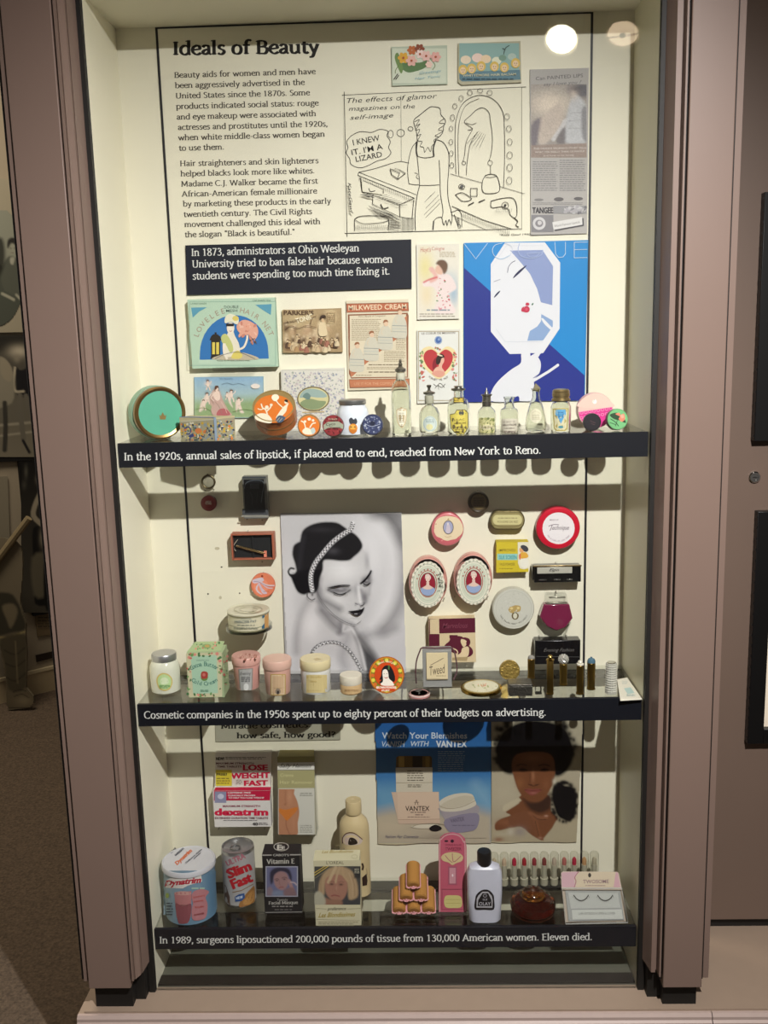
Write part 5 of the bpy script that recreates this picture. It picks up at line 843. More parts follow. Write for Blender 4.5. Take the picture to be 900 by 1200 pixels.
# ---- white glass jar
cx = 414.4; Yj = -.115
t = TE('cold_cream_jar', 'white milk glass jar with grey tin lid and orange fruit print', 'jar'); b = t.part('glass_body'); pr = profz(cx, Yj, Z1, 517, [(15, 517), (18, 515.5), (19, 509), (19, 494), (17.5, 487), (15.5, 484), (15, 481)]); X = P(cx, 517, Yj)[0]
b.m(mat('milk_glass', '#d9dfe8', .15, coat=.6)).lathe(pr, 48, (X, Yj, Z1+.0003)); rprof(t, cx, Yj, Z1, 517, 'tin_lid', mat('grey_tin', '#9a9a98', .35, .8), [(15.5, 482), (16, 481), (16, 477), (15.2, 476), (0, 475.8)])
label_part(t, (X, Yj), pr, Z1, V8c, [('C', '#3c4048', [580, 235, 592, 222, 605, 232, 615, 225, 624, 240, 618, 256, 590, 258]), ('E', '#d98a34', 602, 278, 23, 24), ('E', '#e8b04c', 600, 272, 14, 12), ('R', '#7a5a34', 586, 268, 596, 275), ('R', '#7a5a34', 606, 268, 616, 275), ('C', '#c9782c', [582, 290, 622, 290, 602, 308]), ('S', '#3c4048', 2, [590, 245, 600, 235, 612, 246])], name='fruit_print'); t.done()
# ================================================================ middle bay, hung on the wall
G2 = .98; YW = -.0023
pins = []
def pin(px, py, who, where, top=False):
    pins.append((px, py, who, where, top))
def wdisc(name, label, cat, px, py, rx, ry, thick, rim, layers, ops, view, m=None, g=G2, group=None, z0=.004, base='#ccc', yoff=0.):
    """round or oval box hung on the wall"""
    Yf = YW-z0-thick; c = P(px, py, Yf); k = mpp(Yf, c[2]); t = TE(name, label, cat, group); T_ = face_m((c[0], Yf, c[2]))
    b = t.part('box_body'); b.T = T_; R = rx*k; a = ry/rx
    b.m(m or TIN, rim, g).lathe([(R*.97, -thick), (R, -thick*.97), (R, -thick*.5), (R*1.012, -thick*.48), (R*1.012, -thick*.08), (R*.985, 0)], 56, sy=a)
    f = t.part('printed_lid'); f.T = T_
    f.m(m or TIN, base, g).lathe([(R*l, h) for l, h in layers], 56, sy=a); f.T = None
    dz = layers[-1][1]; art(f, view, planeY(Yf-dz), ops, g, m or TIN, k0=2)
    return t, c, Yf, k
V6s = View(220, 545, 6.858)
t = TE('ring_compact', 'small open brass ring holding a clear disc, uppermost left item of the middle bay', 'compact'); c = P(244, 564.7, -.014); p = t.part('brass_ring'); R = .0128
p.m(mat('dark_brass', '#5a5038', .35, .8)).tube([(c[0]+R*math.cos(a), -.012, c[2]+R*math.sin(a)) for a in [2*pi*i/36 for i in range(36)]], .0018, 8, True)
p = t.part('clear_disc'); p.T = face_m((c[0], -.010, c[2])); p.m(mat('pearly_disc', '#b5b09a', .12, .4)).lathe([(.0122, -.006), (.0122, 0), (.009, .001), (0, .0014)], 36)
p = t.part('ring_catch'); p.m(mat('dark_brass', '#5a5038', .35, .8)).tube([(c[0]-.002, -.013, c[2]+.0125), (c[0]-.001, -.014, c[2]+.0165), (c[0]+.002, -.013, c[2]+.0125)], .0009, 6); t.done()
pin(240, 575, 'brass ring compact', 'under'); pin(250, 574, 'brass ring compact', 'lower right of')
t, c, Yf, k = wdisc('rouge_tin', 'small dark red round tin with pale lettering under the brass ring compact', 'tin', 244.3, 590, 9.2, 9.2, .010, '#5e1a1c', [(.97, 0), (.9, .0006), (0, .0006)], [('T', '#cfc6b8', 146, 302, 16, 'NEW', 42, 0, .02), ('T', '#cfc6b8', 138, 318, 18, 'YORK', 56, 0, .02), ('O', '#8c3a38', 3, 167, 308, 50, 48)], V6s, base='#7a2424'); t.done()
t = TE('novelty_case', 'upright grey framed black case hung high, right of the brass ring compact', 'case'); q = [(283.5, 559), (312, 557), (313.5, 606.5), (284.5, 608)]
Yf = YW-.026; A0, A1, A2, A3 = [P(x, y, Yf) for x, y in q]
p = t.part('case_frame', bevel=.0008); p.m(mat('grey_plastic', '#6d6c68', .35, g=G2)).box(A0[0], A1[0], Yf, YW-.002, A3[2], A0[2])
p = t.part('black_inlay', smooth=False); p.m(TIN, '#15161a'); p.box(A0[0]+.003, A1[0]-.005, Yf-.0006, Yf, A3[2]+.012, A0[2]-.005)
art(p, V6s, planeY(Yf-.0008), [('S', '#5a6068', 6, [455, 190, 465, 150, 500, 128, 560, 122, 600, 130, 612, 160, 600, 230, 590, 300]), ('R', '#4c525a', 440, 92, 625, 106), ('R', '#35393f', 500, 150, 575, 190), ('S', '#2e3238', 6, [500, 220, 520, 260, 515, 320]), ('S', '#2e3238', 5, [560, 215, 555, 300])], m=TIN)
p = t.part('lower_edge', smooth=False); p.m(TIN, '#3a3c40'); art(p, V6s, planeY(Yf-.0003), [('R', '#4a4c50', 438, 352, 645, 400), ('T', '#1c1d20', 460, 392, 24, 'Cosmetics', 150, -.02, 0, .3), ('R', '#9a9890', 430, 404, 648, 416)], m=TIN); t.done()
pin(289, 609, 'grey framed black case', 'lower left of'); pin(307, 610, 'grey framed black case', 'lower right of')
# razor in its case
t = TE('razor_case', 'open brown edged case lined in black below the grey framed case', 'case'); Yf = YW-.026; A0 = P(270, 626, Yf); A2 = P(320.5, 657, Yf); A1 = P(320.5, 623, Yf); x0, x1, z1_, z0_ = A0[0], A1[0], A0[2], A2[2]+.002
p = t.part('case_shell', bevel=.0008); p.m(mat('russet_leatherette', '#a05a42', .5, g=G2)); w = .0032
p.box(x0, x1, YW-.004, YW-.001, z0_, z1_)
for bx in ((x0, x0+w, z0_, z1_), (x1-w*1.4, x1, z0_, z1_), (x0+w, x1-w*1.4, z1_-w, z1_), (x0+w, x1-w*1.4, z0_, z0_+w)): p.box(bx[0], bx[1], Yf, YW-.004, bx[2], bx[3])
p = t.part('black_lining', smooth=False); p.m(mat('black_velvet', '#121416', .9)).box(x0+w, x1-w*1.4, YW-.016, YW-.0041, z0_+w, z1_-w); p.box((x0+x1)/2-.002, (x0+x1)/2+.001, YW-.020, YW-.016, z0_+w, z1_-w); t.done()
t = TE('safety_razor', 'small gilt razor with pink grip lying across the brown edged case', 'razor'); Yr = YW-.0225; a, b_ = P(277, 639.5, Yr), P(311, 648.5, Yr)
p = t.part('handle'); p.m(mat('pale_gilt', '#c2aa7e', .25, 1.)).tube([a, a+(b_-a)*.3, a+(b_-a)*.32, b_], [.0022, .0022, .0028, .0024], 10)
h = t.part('razor_head'); d = P(279, 632, Yr); e = P(274, 640, Yr); f = P(276.5, 645.5, Yr); h.m(CHROME).tube(cr([tuple(d), tuple(e), tuple(f)], 5), .0014, 8)
g_ = t.part('pink_grip', smooth=False); c = P(311, 649, Yr); g_.m(mat('coral_plastic', '#e0846c', .4, g=G2)).box(c[0]-.0028, c[0]+.0028, Yr-.002, Yr+.002, c[2]-.0062, c[2]+.006); t.done()
pin(274, 657, 'brown edged razor case', 'lower left of'); pin(307, 659, 'brown edged razor case', 'lower right of'); pin(290, 623, 'brown edged razor case', 'above', True)
t, c, Yf, k = wdisc('powder_puff_box', 'flat coral round box tied with a lilac bow, hung above the cream powder drum', 'box', 308.2, 686, 14.2, 14.6, .008, '#c8694c', [(.98, 0), (.93, .0006), (0, .0006)],
 [('E', '#db7f60', 603, 967, 90, 96), ('E', '#e48f72', 590, 975, 60, 60), ('E', '#8a3a28', 598, 893, 9, 9), ('C', '#cfc0cc', [520, 925, 560, 910, 600, 905, 610, 930, 575, 945, 530, 950]), ('C', '#c4b4c4', [575, 940, 600, 990, 640, 1030, 605, 1035, 585, 1000, 570, 960]), ('C', '#cdbecb', [575, 945, 560, 1000, 600, 1040, 570, 1030, 545, 990]), ('S', '#d6c4c8', 9, [590, 942, 640, 965, 695, 968]), ('S', '#cbbac6', 8, [590, 948, 640, 985, 680, 990]), ('S', '#7d6a90', 3, [530, 935, 570, 940, 640, 972, 690, 975]), ('S', '#e9dde0', 3, [555, 915, 590, 920]), ('S', '#b06a54', 3, [610, 1020, 640, 1010, 655, 1025])], V6s, base='#d4755a'); t.done()
pin(308, 672, 'coral bow box', 'above', True); pin(296, 694, 'coral bow box', 'lower left of')
# powder drum on a clear bracket
V5s = View(165, 690, 4.865)
Yd = -.052; R = 25*mpp(Yd, 1.05); ctr = P(290.8, 713.6, Yd); zb_ = P(290.8, 742, Yd-R)[2]; zt_ = P(290.8, 721, Yd-R)[2]
t = TE('powder_drum', 'cream lidded round powder drum with gold side panel on a clear wall bracket', 'box'); b = t.part('drum'); X = ctr[0]
b.m(TIN, '#cfc9ae', G2).lathe([(R*.97, 0), (R*.97, zt_-zb_-.006)], 56, (X, Yd, zb_)); b.m(TIN, '#8a8468', G2).lathe([(R, zt_-zb_-.006), (R, zt_-zb_-.003)], 56, (X, Yd, zb_)); b.m(TIN, '#8f8a6c', G2).lathe([(R*.975, .0002), (R*.98, .003)], 56, (X, Yd, zb_))
l = t.part('lid'); l.m(TIN, '#cfc9b2', G2).lathe([(R*1.01, 0), (R*1.01, .0022), (R*.97, .0036), (R*.6, .0036), (R*.58, .0044), (R*.3, .0044), (R*.28, .0036), (0, .0036)], 56, (X, Yd, zt_-.003))
art(l, V5s, flatZ(zt_+.0022), [('O', '#a9a488', 3, 612, 117, 80, 22), ('O', '#b5b096', 2, 612, 117, 50, 13)], G2, TIN)
art(b, V5s, cyl(X, Yd, lambda z: R*.975), [('S', '#8f8f74', 3, [500, 205, 560, 222, 640, 225, 700, 212]), ('R', '#c99248', 706, 130, 728, 225), ('P', '#3f6a84', [690, 145, 706, 138, 706, 160, 694, 170]), ('P', '#3f6a84', [690, 215, 706, 195, 706, 225, 692, 228]), ('T', '#9aa39a', 570, 176, 9, 'FACE POWDER', 60, -.02), ('T', '#6f7f84', 535, 197, 15, 'PRINCESS PAT', 125, -.04, .01), ('X', '#8a8f84', 550, 203, 650, 212, 1, 5), ('X', '#9a9c8c', 530, 218, 680, 232, 2, 4)], G2, TIN, dk=1.5e-4); t.done()
t = TE('wall_bracket', 'clear acrylic dish bracket under the cream powder drum', 'bracket'); p = t.mesh(); p.m(ACRYL).lathe([(R*1.08, -.003), (R*1.08, 0), (R*1.08, .006), (R*1.1, .006), (R*1.1, -.003)], 48, (X, Yd, zb_-.0004)); p.lathe([(R*1.08, -.0032), (R*1.08, -.0006), (0, -.0006)], 48, (X, Yd, zb_-.0004)); p.box(X-.012, X+.012, -.014, -.0023, zb_-.0036, zb_-.001); t.done()
# ---- the large portrait
VP = View(325, 595, 5.806)
qd = [(328.5, 602), (470.5, 600.5), (475.5, 788), (334.5, 790)]
t = TE('portrait_photograph', 'large black and white portrait of a dark haired woman looking down, braided headband', 'photograph'); Yf = YW-.004; pts = [P(a, b, Yf) for a, b in qd]; b = t.mesh(bevel=.0004)
b.m(GLOSS, '#a9a7a8', G2).extr([(v[0], v[2]) for v in pts], Yf, YW)
def pmask(x, y):
    u = (y-38)/1090; return x > 20+52*u and x < 842+35*u
K = '#17161a'; skin = '#c9c7c9'
po = [('v', '#bfbdbf', '#c4c2c6'), ('g', '#dcdadd', 640, 300, 130, 300, .9), ('g', '#d9d7da', 760, 700, 130, 250, .6), ('g', '#dddbde', 70, 700, 60, 400, .6),
 ('s', '#4a494c', 90, 120, .85, [720, 30, 780, 80, 860, 200]), ('s', '#5c5a5e', 60, 110, .7, [860, 200, 868, 420, 850, 600, 790, 740, 720, 820]), ('s', '#6d6b70', 30, 90, .6, [800, 820, 720, 850, 650, 850, 600, 880]), ('s', '#e2e0e3', 60, 80, .6, [700, 120, 770, 260, 790, 440, 760, 600, 700, 720, 640, 800]), ('s', '#48464a', 60, 90, .6, [640, 35, 760, 40, 850, 60]),
 # shoulders and neck
 ('p', '#c4c1c4', 14, 1, [230, 640, 180, 700, 140, 800, 122, 920, 135, 1040, 160, 1140, 600, 1140, 590, 1000, 560, 880, 520, 800, 460, 760, 380, 720, 300, 650, 260, 620]), ('s', '#8a878b', 30, 60, .7, [210, 640, 160, 740, 130, 880, 130, 980]), ('g', '#dddadd', 230, 800, 60, 110, .9), ('g', '#d8d6d9', 300, 1060, 110, 60, .8),
 ('s', '#57545a', 44, 66, .8, [300, 700, 380, 790, 430, 830]), ('s', '#605d63', 22, 40, .8, [430, 790, 440, 830, 420, 850]), ('s', '#dedbde', 14, 20, .8, [455, 800, 450, 840, 490, 830]), ('s', '#87848a', 40, 70, .6, [480, 870, 440, 1010, 460, 1080]),
 ('p', '#2c2b2f', 30, .9, [520, 810, 560, 900, 620, 960, 680, 1030, 700, 1140, 600, 1140, 580, 1020, 555, 930]), ('s', '#e3e1e4', 12, 16, .8, [490, 800, 530, 860, 560, 930, 580, 1010, 600, 1100]), ('s', '#3a383c', 40, 60, .7, [560, 880, 620, 960, 660, 1040]),
 # face
 ('p', skin, 8, 1, [305, 365, 400, 355, 510, 345, 575, 285, 600, 300, 620, 360, 640, 440, 632, 520, 625, 590, 605, 640, 590, 720, 570, 770, 530, 795, 480, 790, 400, 750, 330, 700, 285, 650, 262, 610, 270, 540, 290, 480]),
 ('g', '#e3e1e3', 450, 430, 110, 70, .9), ('g', '#dcdadc', 400, 640, 60, 50, .7), ('g', '#dfdddf', 500, 760, 45, 30, .7), ('s', '#504d53', 34, 60, .85, [268, 560, 300, 620, 350, 650, 420, 690]), ('s', '#6a676d', 26, 50, .7, [280, 640, 340, 705, 420, 755, 500, 790]), ('s', '#77747a', 22, 44, .7, [290, 480, 280, 560, 275, 600]),
 ('g', '#58555b', 595, 610, 26, 45, .75), ('g', '#9b989d', 610, 360, 18, 60, .6), ('s', '#8a878d', 14, 24, .5, [640, 440, 632, 520, 625, 590]),
 ('s', '#7c7980', 14, 22, .7, [570, 560, 585, 600, 600, 640]), ('s', '#e9e7e9', 14, 18, .9, [548, 540, 555, 590, 565, 640]), ('s', '#605d64', 6, 12, .8, [530, 650, 550, 655, 570, 668, 592, 655]), ('g', '#4b484e', 590, 648, 9, 7, .8), ('g', '#918e94', 535, 560, 14, 50, .45),
 # eyes
 ('g', '#3f3c42', 425, 556, 72, 26, .95), ('g', '#a9a6ab', 430, 552, 28, 12, .85), ('s', '#2b292e', 8, 10, .9, [345, 560, 385, 578, 430, 590, 470, 578, 495, 560]), ('s', '#201e22', 6, 9, .95, [345, 545, 390, 535, 440, 528, 492, 528]), ('g', '#6b686e', 370, 560, 30, 16, .6),
 ('g', '#302e33', 605, 497, 32, 30, .95), ('g', '#b2afb4', 608, 490, 13, 13, .8), ('s', '#29272c', 7, 9, .9, [585, 515, 605, 525, 632, 512]), ('s', '#1d1b20', 9, 9, .95, [565, 515, 600, 485, 622, 455, 638, 430]), ('s', '#39373c', 10, 12, .7, [636, 435, 628, 470, 618, 485]),
 # mouth
 ('p', '#222025', 5, 1, [484, 706, 515, 702, 540, 700, 560, 690, 575, 692, 592, 678, 586, 705, 565, 728, 540, 734, 512, 722]), ('s', '#8a878c', 6, 7, .8, [520, 712, 545, 710, 565, 706]), ('g', '#a5a2a7', 520, 752, 30, 8, .5),
 # ear
 ('g', '#bfbcc0', 235, 600, 26, 30, .95), ('s', '#39373b', 5, 7, .9, [205, 575, 205, 605, 232, 628, 255, 618]), ('g', '#28262a', 238, 592, 8, 10, .9),
 # hair
 ('p', K, 7, 1, [155, 225, 170, 160, 220, 120, 300, 98, 400, 100, 455, 130, 480, 150, 530, 180, 565, 220, 580, 262, 560, 300, 520, 335, 490, 358, 430, 362, 360, 355, 315, 362, 310, 420, 290, 480, 280, 545, 255, 580, 210, 582, 180, 592, 140, 575, 115, 530, 95, 480, 85, 455, 105, 445, 130, 440, 120, 380, 102, 320, 110, 260, 140, 235]),
 ('s', '#1c1b1f', 12, 8, 1, [130, 440, 118, 465, 90, 462, 75, 435, 90, 412, 112, 415]), ('s', '#c9c7ca', 5, 5, .8, [110, 450, 92, 445, 95, 428, 108, 425]), ('g', '#4e4c52', 380, 295, 40, 22, .6), ('g', '#3a383d', 300, 150, 90, 20, .4), ('s', '#35333a', 20, 40, .5, [180, 200, 160, 300, 150, 420])]
po += [('s', '#bdbbbf', 30, 6, 1, [238, 560, 228, 500, 232, 440, 262, 370, 310, 310, 370, 240, 440, 185, 500, 150])]
bandp = cr([(240, 565), (226, 500), (232, 440), (262, 370), (310, 305), (370, 238), (440, 182), (500, 145), (515, 100)], 7)
for i in range(0, len(bandp)-2, 2):
    (ax, ay), (bx, by) = bandp[i], bandp[i+2]; dx, dy = bx-ax, by-ay; L = math.hypot(dx, dy)+1e-6; nx, ny = -dy/L*13, dx/L*13
    po += [('s', '#3c3a3e', 5, 5, .85, [ax+nx, ay+ny, ax+dx*.5, ay+dy*.5, bx-nx, by-ny]), ('s', '#efedf0', 5, 5, .9, [ax+nx*.4+dx*.4, ay+ny*.4+dy*.4, bx-nx*.3, by-ny*.3])]
po += [('s', '#d9d7da', 8, 5, 1, [495, 160, 512, 125, 518, 95])]
st = cr([(232, 1000), (250, 960), (300, 925), (370, 912), (430, 925), (480, 960), (520, 1010), (550, 1060), (575, 1110)], 5)
po += [('s', '#a9a7ab', 20, 6, .9, [v for p_ in st for v in p_])]
for i in range(0, len(st)-1):
    (ax, ay), (bx, by) = st[i], st[i+1]; dx, dy = bx-ax, by-ay; L = math.hypot(dx, dy)+1e-6; nx, ny = -dy/L*8, dx/L*8
    po += [('s', '#38363a', 4, 4, .9, [ax+nx, ay+ny, bx-nx, by-ny]), ('s', '#efedf0', 3, 4, .9, [ax+nx+3, ay+ny+3, bx-nx+3, by-ny+3])]
paint(b, VP, planeY(Yf), (22, 40, 878, 1128), 4.6, '#c0bec0', po+[('n', .02, 1)], G2, GLOSS, mask=pmask)
dv = []
for i in range(0, len(bandp)-2, 2):
    (ax, ay), (bx, by) = bandp[i], bandp[i+2]; dx, dy = bx-ax, by-ay; L = math.hypot(dx, dy)+1e-6; nx, ny = -dy/L*13, dx/L*13
    dv += [('S', '#2e2c30', 4.5, [ax+nx, ay+ny, ax+dx*.5, ay+dy*.5, bx-nx, by-ny]), ('E', '#efedf0', (ax+bx)/2+nx*.45, (ay+by)/2+ny*.45, 6, 4), ('E', '#e2e0e3', ax-nx*.5, ay-ny*.5, 6, 4)]
for i in range(0, len(st)-2, 2):
    (ax, ay), (bx, by) = st[i], st[i+2]; dx, dy = bx-ax, by-ay; L = math.hypot(dx, dy)+1e-6; nx, ny = -dy/L*9, dx/L*9
    dv += [('S', '#2e2c30', 4, [ax+nx, ay+ny, ax+dx*.5, ay+dy*.5, bx-nx, by-ny]), ('E', '#f2f0f3', (ax+bx)/2+nx*.3, (ay+by)/2+ny*.3, 6, 3.5)]
dv += [('C', '#1d1b20', [345, 546, 390, 533, 440, 525, 492, 527, 488, 532, 440, 532, 392, 541]), ('S', '#141216', 5, [382, 574, 410, 588, 440, 589, 468, 578]), ('C', '#1d1b20', [565, 518, 598, 482, 622, 452, 640, 426, 634, 450, 612, 482, 590, 502]), ('S', '#141216', 5, [588, 520, 606, 527, 630, 514]), ('S', '#3a383c', 3.5, [532, 652, 545, 660]), ('S', '#2a282d', 4, [566, 668, 582, 662, 590, 655]), ('C', '#1a181c', [484, 706, 515, 702, 540, 698, 556, 700, 575, 690, 592, 678, 578, 700, 555, 710, 520, 712]), ('C', '#2e2b31', [500, 712, 530, 716, 560, 714, 584, 702, 566, 728, 542, 735, 516, 726]), ('S', '#d9d6da', 3, [525, 722, 545, 722])]
dv += [('S', '#26242a', 2, [390+i*12, 585+min(i, 7-i)*1.2, 384+i*13, 598]) for i in range(8)] + [('S', '#5a585e', 2.5, [270, 560, 290, 610, 330, 670, 400, 738, 470, 780, 530, 793, 572, 768]), ('S', '#3b393d', 3, [205, 578, 205, 606, 230, 628, 256, 622])]
art(b, VP, planeY(Yf), dv, G2, GLOSS, k0=3); t.done()
# ---- right group
V75 = View(470, 570, 7.5); V66 = View(565, 570, 6.667); V67 = View(565, 640, 6.667)
t, c, Yf, k = wdisc('powder_tin', 'dark brown round tin hung highest on the right side of the middle bay', 'tin', 560.8, 589, 12.2, 12.4, .014, '#4a3c28', [(.97, 0), (.84, .0008), (.8, .0004), (0, .0004)], [('E', '#6a5a3c', 683, 135, 68, 70), ('X', '#3a3020', 635, 95, 730, 175, 7, 5)], V75, base='#3c3020'); t.done()
pin(560, 576, 'dark brown round tin', 'above', True)
t, c, Yf, k = wdisc('rouge_compact', 'pink edged cream round compact with a small oval cameo, above the two oval boxes', 'compact', 524.4, 620.4, 18.8, 19.6, .020, '#b3545c', [(.98, 0), (.9, .0012), (0, .0014)],
 [('E', '#c4626a', 412, 380, 132, 128), ('C', '#e3cfae', [290, 380, 300, 320, 330, 280, 380, 262, 440, 262, 500, 282, 535, 330, 545, 380, 530, 420, 500, 445, 480, 462, 440, 470, 410, 478, 380, 472, 350, 455, 315, 440, 295, 410]), ('Q', 61, 26, ['#cf7a7c', '#d98f8c'], 285, 265, 540, 480, 13, lambda x, y: 1 > ((x-412)/130)**2+((y-378)/125)**2 > .72), ('E', '#6a5a4c', 415, 360, 47, 62), ('E', '#a3a4c0', 415, 360, 41, 55), ('C', '#c9bcc8', [395, 400, 400, 350, 412, 330, 428, 345, 435, 400, 415, 412]), ('E', '#d8cfd0', 412, 330, 9, 12), ('P', '#a08a5c', [405, 292, 415, 280, 426, 292]), ('S', '#b08a6c', 3, [385, 440, 412, 446, 440, 438])], V75, base='#cc7478'); t.done()
pin(510, 636, 'pink edged cream compact', 'lower left of'); pin(538, 635, 'pink edged cream compact', 'lower right of')
def ovalbox(label, px, py, dx, scr):
    t, c, Yf, k = wdisc('oval_box', label, 'box', px, py, 22.4, 29.6, .028, '#c98c80', [(.985, 0), (.955, .0005), (.95, -.0012), (0, -.0012)], [], V75, base='#c99488')
    q = t.part('embossed_medallion', smooth=False); cx, cy = dx; Yq = Yf-.0004; ops = []
    n = 20; sc = []
    for i in range(n*4):
        a = 2*pi*i/(n*4); w = 1+.035*abs(math.sin(a*n/2))-.02; sc += [cx+148*w*math.cos(a), cy+202*w*math.sin(a)]
    ops += [('P', '#e3ddcc', sc), ('O', '#a9b4a2', 5, cx, cy, 128, 178), ('E', '#ccd0bd', cx, cy, 118, 166), ('O', '#b5bba8', 4, cx, cy, 96, 140), ('O', '#a85048', 7, cx, cy-5, 80, 116), ('E', '#7d766a', cx, cy, 72, 106), ('E', '#8e1c30', cx, cy-3, 66, 98)]
    ops += [('C', '#93a4c8', [cx-62, cy+40, cx-30, cy+20, cx+30, cy+20, cx+62, cy+42, cx+45, cy+82, cx, cy+98, cx-45, cy+82]), ('C', '#dcbfb0', [cx-45, cy+28, cx-14, cy+5, cx-12, cy-22, cx+12, cy-22, cx+14, cy+5, cx+46, cy+28, cx+20, cy+42, cx-20, cy+42]), ('E', '#e6cdbf', cx, cy-50, 19, 26), ('C', '#d8c6bb', [cx-24, cy-50, cx-20, cy-85, cx+6, cy-92, cx+26, cy-70, cx+24, cy-42, cx+14, cy-68, cx-12, cy-68]), ('E', '#b0404a', cx+2, cy-38, 4, 2.5), ('E', '#5a4440', cx-7, cy-53, 2.5, 2), ('E', '#5a4440', cx+8, cy-53, 2.5, 2)]
    ops += [('E', '#a85048', cx+100*math.sin(a), cy-5-128*math.cos(a), 6, 6) for a in [(-1.2+.3*i) for i in range(9)]]
    ops += [('E', '#c2c4b0', cx+136*math.sin(a), cy-190*math.cos(a), 7, 7) for a in [2*pi*i/26 for i in range(26)]]
    if scr: ops += [('S', '#3a3a3c', 4, [cx+85, cy-80, cx+115, cy-95, cx+100, cy-50, cx+130, cy-30]), ('S', '#3a3a3c', 4, [cx+90, cy-20, cx+125, cy-15, cx+100, cy+15, cx+135, cy+10]), ('S', '#3a3a3c', 3, [cx+80, cy+60, cx+110, cy+50]), ('S', '#3a3a3c', 3, [cx+95, cy-60, cx+105, cy, cx+120, cy+30])]
    art(q, V75, planeY(Yq), ops, G2, PAPER, k0=0, dk=6e-5); t.done()
ovalbox('left of the two pink oval boxes, cameo of a lady with dark scribbles beside her', 501.6, 682.7, (235, 862), True)
ovalbox('right of the two pink oval boxes, unmarked white scalloped border round a lady cameo', 554.3, 678.7, (638, 838), False)
for x, y, w, s in ((499, 652, 'left pink oval box', 'above'), (480, 704, 'left pink oval box', 'lower left of'), (521, 701, 'left pink oval box', 'lower right of'), (533, 700, 'right pink oval box', 'lower left of'), (572, 699, 'right pink oval box', 'lower right of')): pin(x, y, w, s, s == 'above')
# stadium tin
t = TE('oval_tin', 'long gold and cream oval ended tin between the brown tin and the red ringed compact', 'tin'); Yf = YW-.018
def stad(x0, x1, y0, y1, n=10):
    cy = (y0+y1)/2; r = (y1-y0)/2; return [(x1-r*.8+r*.8*math.sin(pi*i/n), cy-r*math.cos(pi*i/n)) for i in range(n+1)]+[(x0+r*.8-r*.8*math.sin(pi*i/n), cy+r*math.cos(pi*i/n)) for i in range(n+1)]
p = t.part('tin_body', bevel=.001); p.m(mat('antique_gold', '#6b5f3c', .35, .6, g=G2)).extr([(v[0], v[2]) for v in [P(*V66(x, y), Yf) for x, y in stad(62, 334, 192, 340)]], Yf, YW-.003)
q = t.part('printed_lid', smooth=False); fl_ = lambda a: [w for xy in a for w in xy]
art(q, V66, planeY(Yf-.0002), [('P', '#8f8358', fl_(stad(72, 324, 202, 328))), ('P', '#c9c08c', fl_(stad(84, 312, 222, 300))), ('X', '#8a8058', 125, 240, 280, 255, 1, 6), ('T', '#7a6f48', 120, 284, 16, 'POUDRE DE RIZ', 160, 0, .01), ('S', '#6b5f3c', 4, [90, 300, 150, 316, 250, 314, 310, 298])], G2, TIN); t.done()
pin(581, 620, 'gold oval ended tin', 'lower left of'); pin(609, 620, 'gold oval ended tin', 'lower right of')
t, c, Yf, k = wdisc('powder_compact', 'white faced round compact in a bright red ring at the right border line', 'compact', 654, 618.8, 25.2, 24.8, .020, '#a8102c', [(.98, 0), (.9, .0009), (.78, .0009), (.775, .0003), (0, .0003)], [('E', '#e6e0e2', 597, 327, 126, 124), ('T', '#8a7a80', 528, 268, 13, 'MAKE-UP', 68, 0, .01), ('S', '#6d5f68', 5, [520, 310, 560, 298, 600, 300]), ('S', '#6d5f68', 5, [548, 300, 540, 325, 530, 345]), ('T', '#6d5f68', 548, 338, 34, 'echnique', 132, 0, .01, .5), ('A', '#a08a98', 597, 327, -106, 235, 125, 12, 'FOR A LOVELIER LOOK TODAY', .0)], V66, base='#c4142f'); t.done()
for x, y, s in ((653, 594, 'above'), (628, 618, 'left of'), (679, 618, 'right of'), (654, 644, 'under')): pin(x, y, 'red ringed compact', s, s != 'under')
# yellow box
t, b, Yf = card('powder_carton', 'small square yellow carton with a blue band, below the gold oval tin', 'carton', 0, 0, 0, 0, .022, '#b9a524', [], V66, g=G2, q=[(581.5, 635), (619.5, 634.5), (618.5, 670.5), (581.5, 671.5)])
art(b, V66, planeY(Yf), [('P', '#c9b42c', [112, 438, 278, 440, 278, 665, 110, 670]), ('R', '#8fc4b8', 118, 527, 276, 575), ('T', '#3f8a94', 132, 568, 30, 'SILK SCREEN', 138, 0, .02), ('T', '#7a6c1c', 132, 508, 20, 'IMPROVED', 130, 0, .01), ('T', '#7a6c1c', 138, 618, 20, 'FACE POWDER', 118, 0, .01), ('X', '#8a7c24', 135, 635, 250, 650, 1, 5), ('P', '#dcd6bf', [278, 436, 366, 434, 362, 668, 300, 660, 280, 600]), ('P', '#c9b42c', [280, 600, 295, 640, 325, 648, 362, 640, 362, 668, 278, 668]), ('C', '#3c3c44', [300, 470, 320, 458, 350, 470, 362, 495, 345, 512, 318, 500]), ('C', '#d8a06c', [295, 480, 312, 490, 325, 508, 310, 520, 292, 505]), ('C', '#d9a43c', [300, 520, 340, 515, 362, 545, 345, 560, 310, 565, 295, 545]), ('C', '#e3dfd0', [300, 575, 340, 562, 362, 580, 360, 625, 330, 640, 300, 620]), ('C', '#cf6a4c', [288, 535, 302, 528, 300, 570, 290, 565])], G2, k0=3); t.done()
for x, y, s in ((600, 634, 'above'), (591, 672, 'lower left of'), (610, 672, 'lower right of')): pin(x, y, 'yellow carton', s, s == 'above')
